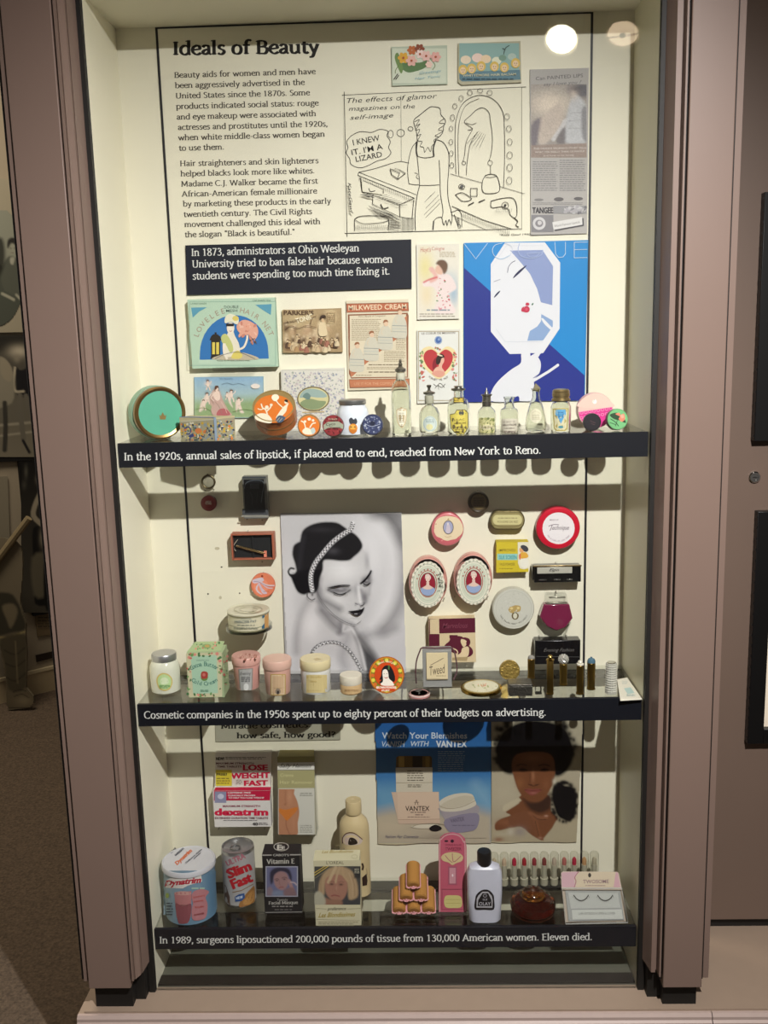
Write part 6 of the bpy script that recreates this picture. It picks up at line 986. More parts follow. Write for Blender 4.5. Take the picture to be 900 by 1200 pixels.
# clutch compact
t = TE('clutch_compact', 'wide black and silver mirrored clutch below the red ringed compact', 'compact'); Yf = YW-.030; A0, A1, A2 = P(626, 664, Yf), P(681, 663, Yf), P(681, 682, Yf)
p = t.part('case_body', bevel=.002); p.m(mat('black_enamel', '#141414', .15, coat=.5)).box(A0[0], A1[0], Yf, YW-.004, A2[2], A0[2]); 
p.box(A0[0]-.003, A0[0], Yf+.004, YW-.004, A2[2]+.004, A0[2])
q = t.part('mirror_panel', bevel=.0006); q.m(mat('pale_mirror_sheen', '#c4c1b4', .3, .25)); u0, u1 = P(629.5, 665, Yf), P(674, 671.5, Yf); q.box(u0[0], u1[0]-.006, Yf-.001, Yf, u1[2], u0[2])  # pale, mostly matte colour stands in for a bright mirror reflection
s_ = q.sub('script_lettering', smooth=False); art(s_, V67, planeY(Yf-.0011), [('T', '#2a2826', 522, 196, 22, 'Elgin', 80, 0, .01, .5)], 1)
r_ = t.part('gilt_trim_glints', bevel=.0005); r_.m(mat('pale_gilt', '#c2aa7e', .25, 1.)).box(A0[0]-.001, A1[0]+.001, Yf-.001, Yf+.003, A0[2]-.0012, A0[2]+.0016)
for s0, s1 in ((.10, .26), (.42, .56), (.70, .82)): r_.m(CHROME).box(A0[0]+(A1[0]-A0[0])*s0, A0[0]+(A1[0]-A0[0])*s1, Yf-.0008, Yf, A2[2]+.0045, A2[2]+.0065)  # chrome bars shaped like silver reflections along the lower edge
t.done()
for x, y, s in ((652, 660, 'above'), (636, 683, 'lower left of'), (671, 682, 'lower right of')): pin(x, y, 'black and silver clutch', s, s == 'above')
t, c, Yf, k = wdisc('powder_box', 'round off-white box with a small golden crown, under the yellow carton', 'box', 601.5, 713.5, 24.2, 24.4, .020, '#b5b2a4', [(.98, 0), (.93, .0008), (0, .0008)], [('E', '#c6c5ba', 247, 490, 155, 155), ('O', '#b4b2a6', 3, 247, 490, 140, 140), ('C', '#b39a62', [205, 482, 235, 470, 262, 462, 300, 470, 298, 505, 275, 515, 262, 510, 240, 525, 212, 512]), ('E', '#6a5a38', 258, 545, 28, 30), ('E', '#d2cfbc', 258, 545, 16, 22), ('E', '#d9c48c', 230, 486, 12, 10), ('E', '#d9c48c', 282, 484, 12, 10), ('A', '#55534c', 247, 495, -118, 245, 115, 13, 'FACE POWDER MAKES YOU LOVELY', .0), ('Q', 71, 60, ['#b9b8ac', '#d2d1c6'], 120, 360, 380, 620, 6, lambda x, y: math.hypot(x-247, y-490) < 130)], V67, base='#bdbbae'); t.done()
for x, y, s in ((601, 691, 'above'), (584, 729, 'lower left of'), (620, 728, 'lower right of')): pin(x, y, 'off-white crown box', s, s == 'above')
# maroon perfume flask
t = TE('perfume_flask', 'six sided flask of maroon liquid with a clear lid, above the black box', 'flask'); Yf = YW-.028
mq = lambda pts_: [(v[0], v[2]) for v in [P(*V67(x, y), Yf) for x, y in pts_]]
p = t.part('maroon_body', bevel=.002); p.m(mat('maroon_liquid', '#6e2340', .12, coat=.8, g=1.1)).extr(mq([(482, 458), (682, 455), (708, 565), (652, 636), (580, 662), (508, 628), (450, 555)]), Yf, YW-.006)
p = t.part('clear_lid', bevel=.001); p.m(ACRYL).extr(mq([(505, 382), (662, 378), (672, 452), (492, 456)]), Yf+.003, YW-.006); p.m(mat('grey_lid_frame', '#8a8778', .3, .6)).extr(mq([(525, 398), (652, 396), (654, 408), (525, 410)]), Yf+.001, Yf+.006); p.extr(mq([(512, 440), (665, 438), (668, 450), (508, 452)]), Yf+.001, Yf+.006)
p = t.part('glass_foot', bevel=.001); p.m(ACRYL).extr(mq([(450, 600), (508, 640), (580, 668), (652, 645), (700, 600), (655, 705), (600, 720), (560, 720), (490, 705)]), Yf+.004, YW-.006); t.done()
for x, y, s in ((652, 694, 'above'), (632, 746, 'lower left of'), (664, 745, 'lower right of')): pin(x, y, 'maroon flask', s, s == 'above')
# maroon/cream box
V64 = View(480, 715, 6.4286)
t, b, Yf = card('powder_carton', 'square maroon and cream carton with a bathing woman silhouette, below the right oval box', 'carton', 0, 0, 0, 0, .024, '#d3bf9a', [], V64, g=G2, q=[(502, 726), (556.5, 724), (558, 776), (503, 777)])
M1 = '#58162c'
art(b, V64, planeY(Yf), [('P', M1, [145, 68, 494, 58, 495, 168, 145, 178]), ('P', '#d3bf9a', [152, 70, 222, 66, 224, 180, 154, 182]), ('P', M1, [145, 180, 225, 180, 226, 270, 147, 272]), ('T', '#7a3a4c', 245, 138, 40, 'Marvelous', 195, -.03, .01, .4), ('C', M1, [262, 268, 300, 232, 312, 200, 380, 196, 400, 208, 385, 245, 420, 250, 470, 290, 475, 330, 445, 352, 395, 350, 360, 330, 320, 318, 290, 290]), ('R', M1, 300, 188, 362, 210), ('C', '#dcc6a0', [395, 290, 415, 278, 440, 275, 448, 300, 435, 350, 365, 352, 350, 345, 385, 322]), ('C', '#dcc6a0', [385, 240, 392, 215, 418, 210, 430, 235, 425, 265, 405, 278]), ('C', M1, [388, 215, 410, 205, 448, 215, 458, 245, 445, 268, 425, 250, 430, 235, 412, 222]), ('S', '#dcc6a0', 8, [330, 290, 350, 300, 362, 315, 358, 330]), ('P', '#a8936c', [322, 358, 440, 352, 430, 382, 320, 378])], G2, k0=3); t.done()
pin(529, 724, 'maroon and cream carton', 'above', True); pin(546, 781, 'maroon and cream carton', 'lower right of')
t = TE('gift_box', 'glossy black box with grey script hung under the maroon flask', 'box'); Yf = YW-.032; A0, A1 = P(627, 751, Yf), P(680, 778, Yf); p = t.part('box_body', bevel=.0015); p.m(mat('black_gloss_card', '#111013', .25, coat=.4)).box(A0[0], A1[0], Yf, YW-.004, A1[2], A0[2])
q = t.part('grey_script', smooth=False); art(q, V67, planeY(Yf-.0002), [('T', '#5a5654', 480, 825, 28, 'Evening Fashion', 240, -.01, .0, .5), ('L', '#4a4846', 3, [425, 862, 760, 866])], 1.2); t.done()
# ---- pins
_pn = 0
for (px, py, who, where, top) in pins:
    t = TE('mounting_pin', f'tiny metal mounting pin {where} the {who}', 'pin', 'pins holding the wall items'); z = P(px, py, -.012); b = t.mesh(); dz = .003 if top else -.003
    b.m(PINM).tube([(z[0], -.0018, z[2]+dz*.2), (z[0], -.012, z[2]), (z[0], -.015, z[2]-dz*.8)], [.0009, .0009, .0011], 6); t.done()
# ================================================================ middle shelf, standing items
def stand(cx, yb, zs):
    """world point of the front base edge seen at (cx, yb) on a shelf"""
    v = S(cx, yb, zs); v[1] = max(v[1], -.174); return v
def jar(name, label, cx, yb, zs, hw, prof, m, lid, lidm, cat='jar', g=G2, sy=1., col=None, lcol=None):
    """upright round jar; prof/lid = [(half px, y px)] read on the front silhouette"""
    f = stand(cx, yb, zs); R = hw*mpp(f[1], zs+.03); Y = f[1]+R*sy; X = P(cx, yb, Y)[0]; zf = lambda y: max(0, P(cx, y, f[1])[2]-zs)
    t = TE(name, label, cat); b = t.part('jar_body'); k = mpp(Y, zs+.03); pr = [(h*k, zf(y)) for h, y in prof]; b.m(m, col, g) if col else b.m(m); b.lathe([(0, 0)]+pr, 48, (X, Y, zs+.0003), sy=sy)
    if lid:
        l = t.part('lid'); l.m(lidm, lcol, g) if lcol else l.m(lidm); lp = [(h*k, zf(y)) for h, y in lid]; l.lathe(lp+[(0, lp[-1][1]+.0002)], 48, (X, Y, zs+.0003), sy=sy)
    return t, (X, Y), pr, f[1]
t, c, pr, Yf = jar('cold_cream_jar', 'clear glass jar of white cream with silver lid at far left of the middle shelf', 195.5, 815.5, Z2, 17.5, [(14, 815.5), (17, 813.5), (17.5, 808), (17.5, 786), (15.5, 780.5), (13.5, 778)], mat('cream_in_glass', '#cfcfbf', .12, coat=1., g=1.05), [(13.8, 779), (14.4, 777.5), (14.4, 771.5), (13.8, 770.5)], mat('satin_aluminium', '#b8b8bc', .35, .85))
label_part(t, c, pr, Z2, V5s, [('C', '#c9b46a', [90, 535, 92, 505, 110, 485, 132, 480, 158, 488, 178, 510, 180, 540, 165, 572, 135, 582, 105, 570]), ('C', '#b9d39a', [97, 535, 99, 508, 114, 492, 132, 487, 154, 494, 171, 512, 173, 540, 160, 566, 135, 575, 110, 564]), ('C', '#d4e0bc', [112, 520, 130, 505, 152, 512, 158, 535, 135, 545, 115, 540]), ('X', '#5f8a54', 105, 548, 165, 568, 3, 4), ('E', '#7fa868', 112, 555, 8, 7), ('E', '#7fa868', 160, 555, 8, 7)], m=PAPER); t.done()
# cream box
t = TE('cold_cream_box', 'square green box printed with rose garlands and cold cream lettering', 'box'); Yf = S(240, 817.5, Z2)[1]; a, b_ = P(221, 817, Yf), P(261, 817, Yf); x0, x1 = P(219.5, 790, Yf)[0], P(261.5, 790, Yf)[0]; zt = P(238, 766, Yf)[2]; D = .052
p = t.part('carton', bevel=.0005); p.m(PAPER, '#9fb088', G2).box(x0, x1, Yf, Yf+D, Z2+.0003, zt)
gr = ['#4f7a4c', '#c46a62', '#d88f80', '#6d9a5c']
art(p, V5s, planeY(Yf), [('P', '#c9c3a0', [258, 368, 462, 362, 464, 615, 275, 618]), ('P', '#aacbb0', [285, 385, 432, 378, 440, 595, 298, 598])] + [('Q', 80+i, 14, gr, *bx, 9) for i, bx in enumerate(((262, 372, 285, 612), (436, 368, 460, 608), (285, 366, 440, 384), (290, 596, 445, 612)))] + [('T', '#6d8a7c', 318, 412, 9, 'HARMONY', 72), ('A', '#4f7f74', 362, 560, 120, -34, 34, 26, 'Cocoa Butter', .01), ('A', '#4f7f74', 362, 430, -122, 214, 146, 24, 'Cold Cream', .01), ('C', '#a8443c', [345, 478, 362, 470, 382, 480, 378, 510, 360, 518, 344, 505]), ('C', '#6d8a4c', [338, 498, 348, 512, 372, 512, 385, 498, 375, 522, 350, 522]), ('E', '#c9746a', 360, 490, 9, 9), ('X', '#5f8a74', 340, 575, 390, 588, 2, 4)], G2, k0=1)
art(p, V5s, flatZ(zt), [('P', '#a9bd8e', [262, 360, 455, 352, 478, 298, 310, 302]), ('E', '#7fa068', 375, 328, 26, 14), ('E', '#b99a5c', 378, 326, 14, 8), ('Q', 86, 20, gr, 290, 305, 460, 350, 7)], G2, k0=1)
sfr = plane((x1+.0002, Yf, Z2), (1, 0, 0)); art(p, V5s, sfr, [('Q', 87, 22, gr+['#b9c79c'], 468, 340, 494, 560, 8)], G2, k0=1); t.done()
t, c, pr, Yf = jar('cream_jar', 'mottled pink lidded jar with a silver grey label, left of the two pink jars', 290.5, 811, Z2, 17, [(13.2, 811), (14, 810), (16, 784), (15.6, 780)], TIN, [(16.6, 782), (17, 781), (17, 774), (16.2, 772.6)], TIN, col='#cf9a90', lcol='#d6a498')
label_part(t, c, pr, Z2, V5s, [('P', '#8d8780', [556, 458, 640, 452, 636, 582, 565, 585]), ('P', '#a8a8a6', [562, 463, 634, 458, 630, 577, 570, 580]), ('T', '#5c5a5c', 566, 492, 18, 'Evening', 62, -.04, 0, .3), ('C', '#d0d0ce', [588, 550, 600, 538, 614, 550, 612, 575, 590, 576]), ('X', '#6d6c6e', 572, 500, 628, 532, 4, 5)], G2 and 'foil_label', m=PAPER)
q = t.parts[-1]; t.parts[1].m(TIN, '#b8736a', G2); art(t.parts[1], V5s, flatZ(P(290, 772.4, Yf)[2]+.0004), [('Q', 91, 50, ['#b9786c', '#e0b8a8', '#a86458'], 545, 368, 672, 408, 6, lambda x, y: ((x-607)/60)**2+((y-388)/18)**2 < 1)], G2, TIN); t.done()
t, c, pr, Yf = jar('cream_jar', 'pale pink smooth jar with gold framed label, right of the two pink jars', 326.5, 817, Z2, 17, [(13.5, 817), (14.3, 815.8), (15.8, 789), (15.5, 786)], TIN, [(16.6, 787), (17, 786), (17, 778), (16.2, 776.6)], TIN, col='#cfa293', lcol='#d8b0a0')
label_part(t, c, pr, Z2, V5s, [('R', '#b5985c', 740, 486, 826, 608), ('R', '#d6bfa0', 745, 492, 820, 602), ('R', '#c7a886', 750, 498, 815, 596), ('X', '#a08a64', 758, 562, 810, 570, 1, 3), ('E', '#8a7a6a', 782, 585, 15, 17), ('E', '#2c2826', 782, 590, 6, 10)], m=PAPER); t.done()
t, c, pr, Yf = jar('cream_jar', 'tall milky white jar with wide cream lid before the portrait', 371, 815.3, Z2, 18, [(16, 815.3), (17.4, 813), (17.6, 790), (17, 787)], mat('milk_glass_warm', '#cdccc6', .2, coat=.6, g=1.1), [(17.6, 788), (18.2, 787), (18.2, 779), (17.4, 777)], TIN, lcol='#d9cba0')
label_part(t, c, pr, Z2, V64 and View(340, 750, 6.4286), [('R', '#cdbb86', 122, 262, 278, 398), ('T', '#b39a54', 125, 285, 15, '51 Dorothy', 110, 0, .01), ('X', '#b9a46c', 128, 375, 235, 385, 1, 4), ('L', '#b9a46c', 3, [175, 345, 178, 325]), ('T', '#b9a060', 150, 318, 12, 'CREAM', 50)], G2 and 'gold_label', m=PAPER)
art(t.parts[1], View(340, 750, 6.4286), flatZ(P(371, 776.8, Yf)[2]+.0004), [('E', '#c4b183', 204, 143, 28, 8)], G2, TIN); t.done()
t, c, pr, Yf = jar('cream_jar', 'smallest jar, squat with off-white lid and tan base, before the portrait', 411.8, 815.6, Z2, 13, [(11.5, 815.6), (12.8, 814), (12.8, 804.5), (12.2, 803.5)], TIN, [(12.8, 804.5), (13.1, 803.5), (13.1, 796), (12.5, 794.6)], TIN, col='#c9a97c', lcol='#dad2c0')
label_part(t, c, pr, Z2, View(340, 750, 6.4286), [('S', '#a98a60', 3, [390, 400, 430, 412, 500, 412, 540, 398]), ('X', '#a3825a', 410, 372, 520, 388, 2, 4)], m=PAPER); t.done()
# picture tin on a stand
VM2 = View(340, 750, 6.4286)
ops = [('E', '#a8521c', 727, 265, 132, 140), ('E', '#c9882c', 727, 265, 126, 134), ('E', '#7a7a28', 727, 265, 118, 126)]
for i in range(20):
    a = 2*pi*i/20; ops += [('E', '#d9cc4a' if i % 2 else '#cf6a2c', 727+106*math.cos(a), 268+114*math.sin(a), 14, 14)]
ops += [('E', '#c9481c', 727, 262, 92, 92), ('A', '#f0dcc0', 727, 265, 96, -36, 36, 16, 'Sweet Georgia', .02), ('C', '#1c1a1c', [690, 225, 715, 195, 750, 195, 775, 230, 790, 280, 785, 315, 755, 310, 740, 330, 690, 330, 672, 320, 690, 300, 672, 300, 685, 270]), ('C', '#ece2d6', [695, 250, 705, 225, 728, 225, 740, 255, 745, 290, 770, 315, 780, 345, 700, 345, 682, 330, 700, 310]), ('S', '#b3281c', 5, [712, 282, 722, 288, 735, 282]), ('E', '#222', 708, 256, 4, 2), ('E', '#222', 728, 254, 4, 2), ('R', '#4c6a3c', 738, 190, 750, 225), ('P', '#c9481c', [645, 350, 800, 345, 790, 385, 660, 385]), ('T', '#f3e8da', 650, 368, 18, 'BROWN POWDER', 150, 0, .03), ('T', '#f3e8da', 690, 388, 14, 'PUFF', 60, 0, .03)]
t, R, c, sf, f = disc('picture_tin', 'bright orange and yellow round tin with a smiling dark haired woman, propped before the portrait', 'tin', 453, 791.5, 20.8, .014, S(453, 815, Z2)[1]+.012, Z2, .18, rim='#a8521c', base='#c9882c', view=VM2, ops=ops, g=1.05)
p = t.part('clear_prop', smooth=False); p.m(ACRYL).box(c[0]-.012, c[0]+.012, c[1]+.021, c[1]+.023, Z2+.0003, Z2+.030); t.done()
# flat small pink tin
V64 = View(480, 715, 6.4286)
def flat_tin(name, label, cx, ytop, rpx, yb, rimm, rimc, topc, ops, g=G2, cat='tin', bands=None):
    f = S(cx, yb, Z2); R = rpx*mpp(f[1]+.02, Z2); Y = f[1]+R; X = P(cx, ytop, Y)[0]; h = max(.006, P(cx, ytop, Y)[2]-Z2); t = TE(name, label, cat); b = t.part('tin_base'); b.m(rimm, rimc, g) if rimc else b.m(rimm)
    b.lathe([(R*.95, 0), (R, .0008), (R, h*.55)], 48, (X, Y, Z2+.0003)); l = t.part('lid'); l.m(rimm, bands or rimc, g) if rimc else l.m(rimm); l.lathe([(R*1.015, h*.55), (R*1.015, h-.0012), (R*.97, h)], 48, (X, Y, Z2+.0003)); l.m(TIN, topc, g).lathe([(R*.97, h), (0, h)], 48, (X, Y, Z2+.0003))
    art(l, V64, flatZ(Z2+h+.0004), ops, g, TIN, dk=2e-5); return t.done()
flat_tin('rouge_tin', 'tiny flat white and pink tin with a black poodle, at the front edge', 491.2, 811.5, 12.6, 820, TIN, '#c98a88', '#ddd3cc', [('O', '#d9a6a0', 4, 72, 622, 68, 26), ('C', '#1c1a20', [38, 605, 55, 597, 85, 595, 92, 606, 75, 612, 80, 628, 66, 634, 70, 618, 50, 615])], bands='#e0c8c0')
flat_tin('compact', 'large flat gold rimmed compact with a flowered cream lid lying on the middle shelf', 563.8, 804.3, 23.8, 817.5, mat('bright_gold', '#a8883c', .2, 1.), None, '#cfc9a8', [('O', '#b39a54', 5, 540, 573, 138, 50), ('E', '#d3ceb4', 540, 573, 130, 46), ('Q', 95, 40, ['#c98a6a', '#a3a86c', '#d3a48c', '#8a9a60'], 465, 548, 605, 592, 8, lambda x, y: ((x-535)/65)**2+((y-570)/20)**2 < 1), ('Q', 96, 40, ['#b5b58c', '#c4bd98'], 420, 535, 665, 612, 5, lambda x, y: 1 > ((x-540)/122)**2+((y-573)/42)**2 > .4)], cat='compact')
# perfume box in clear stand with a cord
t = TE('perfume_box', 'cream box lettered in slanting script, framed in grey, standing left of the gold rimmed compact', 'box'); Yf = S(512, 805.5, Z2)[1]; x0, x1 = P(495.5, 790, Yf)[0], P(529.5, 790, Yf)[0]; zt = P(512, 762.5, Yf)[2]
p = t.part('grey_case', bevel=.0008); p.m(mat('grey_acrylic', '#8f8f8c', .25, g=G2)).box(x0, x1, Yf, Yf+.028, Z2+.0003, zt)
q = t.part('cream_card', bevel=.0004); u0, u1 = P(500, 797, Yf-.003), P(524.5, 765, Yf-.003); q.m(PAPER, '#dccba4', G2).box(u0[0], u1[0], Yf-.003, Yf-.0002, u0[2], u1[2])
art(q, V64, planeY(Yf-.003), [('T', '#5a4a3c', 158, 492, 70, 'Tweed', 120, -.18, .0, .45), ('L', '#5a4a3c', 4, [158, 415, 255, 362]), ('X', '#8a7a5c', 200, 490, 275, 500, 1, 4), ('R', '#7a6f5c', 130, 518, 288, 524)], G2)
t.done()
t = TE('silk_cord', 'dark mauve cord looped over the framed cream perfume box', 'cord'); b = t.mesh(); zc = zt+.0018
cp = [S(488, 806, Z2)+[0, .02, .0018], P(487, 790, Yf+.012), P(488, 775, Yf+.012), P(492, 763, Yf+.013), (x0-.0002, Yf+.013, zc-.0002), ((x0+x1)/2-.01, Yf+.012, zc), ((x0+x1)/2, Yf+.010, zc), (x1-.003, Yf+.012, zc), (x1+.003, Yf+.012, zc-.003), P(533.5, 768, Yf+.012), P(535.5, 785, Yf+.012), P(531.5, 797, Yf+.008)]
b.m(mat('mauve_cord', '#5c3f44', .7)).tube(cr([tuple(q) for q in cp], 5), .0014, 6); t.done()
# gold compact leaning, silver box
t, R, c, sf, f = disc('compact', 'small engraved gold compact standing behind the silver box', 'compact', 597.4, 786.6, 12, .009, S(597, 799, Z2)[1]+.004, Z2, .2, rim='#9a8040', base='#b59a54', m=mat('engraved_gold', '#b59a54', .3, .9, bump=.6, scale=300)); t.done()
V55 = View(590, 755, 5)
t = TE('trinket_box', 'hammered silver rectangular box lying before the small gold compact', 'box'); Yf = S(612, 816, Z2)[1]; x0, x1 = P(596.5, 810, Yf)[0], P(624, 810, Yf)[0]; h1 = P(610, 804.5, Yf)[2]; D = .034
SB = mat('hammered_silver', '#5f5c56', .35, .8, bump=.8, scale=260)
p = t.part('box_base', bevel=.0008); p.m(SB).box(x0, x1, Yf, Yf+D, Z2+.0003, h1); p = t.part('lid', bevel=.0012); p.m(SB).box(x0-.0008, x1+.0008, Yf-.0008, Yf+D, h1+.0002, h1+.004); t.done()
t = TE('clear_stand', 'tiny clear plastic stand between the silver box and the first lipsticks', 'stand'); b = t.mesh(smooth=False); f0 = S(631, 814, Z2); b.m(ACRYL).box(f0[0]-.006, f0[0]+.006, f0[1], f0[1]+.012, Z2+.0003, Z2+.002); b.box(f0[0]-.006, f0[0]-.0045, f0[1], f0[1]+.012, Z2+.002, Z2+.013); b.box(f0[0]+.0045, f0[0]+.006, f0[1], f0[1]+.012, Z2+.002, Z2+.013); t.done()
# ---- lipsticks
BR_ = mat('aged_brass_tube', '#8a7038', .28, .95); SL = mat('polished_silver', '#c4c2ba', .2, .95)
def lipstick(label, cx, yb, ytop, hw, capprof, capm, body=BR_, capname='cap_ornament', flute=0):
    f = S(cx, yb, Z2); k = mpp(f[1], Z2+.03); R = hw*k; Y = f[1]+R; X = P(cx, yb, Y)[0]; t = TE('lipstick', label, 'lipstick', 'lipstick tubes on the middle shelf'); zf = lambda y: P(cx, y, f[1])[2]-Z2; H = zf(ytop)
    b = t.part('tube'); b.m(body).lathe([(R*.9, 0), (R*1.08, .0006), (R*1.08, .003), (R*.96, .0034), (R*.96, H*.45), (R*1.0, H*.455), (R, H-.001), (R*.9, H)], 32, (X, Y, Z2+.0003), flute=flute, fd=.06 if flute else 0)
    q = t.part(capname); q.m(capm).lathe([(r*k, H+h*k) for r, h in capprof], 24, (X, Y, Z2+.0003)); return t, (X, Y), H, k, R
t, *_ = lipstick('squat brass lipstick with grey domed top at the back, leftmost of the lipsticks', 622.5, 796, 773, 4.3, [(4, -.1), (3.8, 2), (2.2, 3.4), (0, 3.8)], mat('grey_stone', '#8d8a84', .3)); t.done()
t, *_ = lipstick('slim brass lipstick with turned finial top, second of the lipsticks', 644.5, 815, 775, 4.0, [(4.6, -.1), (4.6, 1), (2, 2), (2, 3.4), (3, 4.2), (2.2, 5.6), (0, 6.6)], BRASS); t.done()
t, (X, Y), H, k, R = lipstick('brass lipstick with a big white jewelled ball top, third of the lipsticks', 660, 804, 779, 4.6, [(3, -.1), (3, .5), (0, .6)], SL)
j = t.part('jewelled_ball', smooth=False); j.m(mat('rhinestones', '#d9d7d0', .08, .6)); cb = Vector((X, Y, Z2+H+5.2*k)); rb_ = 5.6*k
for i in range(60):
    z = 1-2*(i+.5)/60; a = i*2.39996; r = math.sqrt(1-z*z); v = Vector((r*math.cos(a), r*math.sin(a), z)); c0 = cb+v*rb_; s_ = rb_*.26; u = v.orthogonal().normalized()*s_; w = v.cross(u); j.add([c0+u, c0+w, c0-u, c0-w, c0+v*s_*.7], [(0, 1, 4), (1, 2, 4), (2, 3, 4), (3, 0, 4)])
j.lathe([(rb_*math.sin(pi*i/10)+1e-9, -rb_*math.cos(pi*i/10)) for i in range(11)], 16, tuple(cb)); t.done()
t, *_ = lipstick('brass lipstick topped with a small white pearl cluster, fourth of the lipsticks', 679.5, 815, 780.5, 4.3, [(4.3, -.1), (4.3, 1.4), (2.6, 2), (3, 3.4), (2, 5), (0, 5.6)], mat('pearl_white', '#cfcabb', .3)); t.done()
t, *_ = lipstick('brass lipstick with a blue domed cap, fifth of the lipsticks', 692.5, 809.5, 778, 4.7, [(4.7, -.1), (4.7, 2), (3.6, 4.4), (1.2, 5.4), (1.2, 6.6), (0, 7)], mat('blue_enamel_cap', '#4a6a7c', .25)); t.done()
t, (X, Y), H, k, R = lipstick('white ribbed lipstick at the right end beside the paper card', 715.8, 814.5, 779, 6.2, [(5, -.1), (5, 1), (0, 1.3)], SL, body=mat('white_ribbed_tube', '#b8b6ac', .3, .2), flute=14)
rg = t.part('bead_rows'); rg.m(mat('white_beads', '#d6d4ca', .25))
for i in range(12):
    zz = Z2+.006+i*(H-.010)/11; rg.tube([(X+R*1.05*math.cos(a), Y+R*1.05*math.sin(a), zz) for a in [2*pi*q/24 for q in range(24)]], .0008, 5, True)
t.done()
t = TE('paper_card', 'white paper slip with blue print lying flat at the right end of the middle shelf', 'paper'); qs = [S(x, y, Z2+.001) for x, y in ((727, 821), (753.5, 819.5), (735, 794), (723, 796))]; qs = [(min(v[0], HW-.002), v[1], 0) for v in qs]; b = t.mesh(smooth=False)
b.m(PAPER, '#d8d3c4', G2).hexa([(v[0], v[1], Z2+.0003) for v in qs], [(v[0], v[1], Z2+.0009) for v in qs]); art(b, V55, flatZ(Z2+.0009), [('P', '#a9c0bc', [706, 258, 745, 252, 768, 285, 728, 292]), ('X', '#8aa0a0', 722, 292, 775, 304, 2, 4), ('X', '#9aa8a4', 695, 215, 728, 235, 2, 3)], G2); t.done()
# ================================================================ bottom bay, on the wall
G3 = .92; VD = View(240, 840, 6.4286)  # colour gain of the bottom items, lowered to stand in for weaker light
t, b, Yf = card('headline_sheet', 'newspaper headline on grey paper asking how safe, how good, partly hidden behind the strip', 'clipping', 0, 0, 0, 0, .002, '#a9a695', [], VD, g=G3, q=[(251.5, 836), (399, 834), (399, 867), (252.5, 869.5)])
art(b, VD, planeY(Yf), [('F', '#1b1915', 120, 90, 800, 78, 40, 'Miracle cosmetics:', 1.5, .62), ('F', '#1b1915', 240, 162, 985, 152, 40, 'how safe, how good?', 1.5, .62)], G3); t.done()
# slimming tablet packs
R1 = '#bf1440'
t = TE('tablet_carton', 'white and crimson tablet carton with large lose weight fast lettering, hung on the wall', 'carton'); Yb = YW-.012; Yf = YW-.034
p = t.part('back_carton', bevel=.0004); pts = [P(a, b, Yb) for a, b in ((252.5, 882), (318, 881), (317, 926), (251.5, 926))]; p.m(PAPER, '#d9d3c9', G3).extr([(v[0], v[2]) for v in pts], Yb, YW)
art(p, VD, planeY(Yb), [('T', '#2e2724', 84, 326, 22, 'NEW!', 62, 0, .05), ('X', '#6a625c', 155, 300, 465, 322, 2, 6), ('T', '#5c2c38', 84, 358, 15, 'MAXIMUM STRENGTH', 285, 0, .03), ('T', '#5c2c38', 92, 382, 15, 'TIME TABLETS', 185, 0, .03), ('T', R1, 288, 402, 42, 'LOSE', 185, 0, .06), ('T', R1, 196, 465, 42, 'WEIGHT', 294, -.02, .06), ('T', R1, 296, 522, 42, 'FAST', 178, -.02, .06), ('R', '#d3c43c', 82, 400, 204, 520), ('T', '#3b3524', 88, 442, 18, 'FREE!', 78, 0, .05), ('X', '#5f5730', 90, 455, 190, 510, 3, 6), ('X', '#7a6f6c', 236, 470, 282, 512, 3, 5)], G3)
q = t.part('front_carton', bevel=.0004); xl, xr = P(250.2, 945, Yf)[0], P(317, 945, Yf)[0]; zt, zb_ = P(284, 926.5, Yf)[2], P(284, 969, Yf)[2]; q.m(PAPER, '#dedad6', G3).box(xl, xr, Yf, Yb-.0004, zb_, zt)
art(q, VD, flatZ(zt+.0001), [('P', R1, [66, 558, 494, 554, 500, 528, 80, 532])], G3)
art(q, VD, planeY(Yf), [('P', R1, [68, 560, 494, 556, 490, 630, 68, 632]), ('R', '#8f90ae', 74, 564, 162, 648), ('E', '#c9cade', 120, 600, 24, 20), ('T', '#ecdfe0', 172, 578, 13, 'CAFFEINE FREE', 175, 0, .03), ('T', '#ecdfe0', 174, 598, 12, 'CLINICALLY PROVEN', 205, 0, .03), ('T', '#ecdfe0', 178, 616, 12, 'TO HELP YOU LOSE WEIGHT', 270, 0, .03), ('T', '#8e2a48', 136, 680, 15, 'MAXIMUM STRENGTH', 280, 0, .03), ('T', '#d01543', 74, 742, 52, 'dexatrim', 402, 0, .07), ('T', '#6a2a3c', 76, 770, 15, 'EXTENDED DURATION TIME TABLETS', 400, 0, .03), ('X', '#5c5458', 140, 776, 420, 786, 1, 5), ('T', '#2e2a2c', 358, 818, 22, '40', 42, 0, .05), ('X', '#5c5458', 405, 796, 478, 816, 2, 5)], G3); t.done()
for x, y, s in ((256, 972, 'lower left of'), (310, 972, 'lower right of')):
    tt = TE('mounting_pin', f'tiny metal mounting pin {s} the lose weight carton', 'pin', 'pins holding the wall items'); z = P(x, y, -.02); bb = tt.mesh(); bb.m(PINM).tube([(z[0], -.0018, z[2]-.001), (z[0], -.02, z[2]), (z[0], -.024, z[2]+.002)], [.0009, .0009, .0011], 6); tt.done()
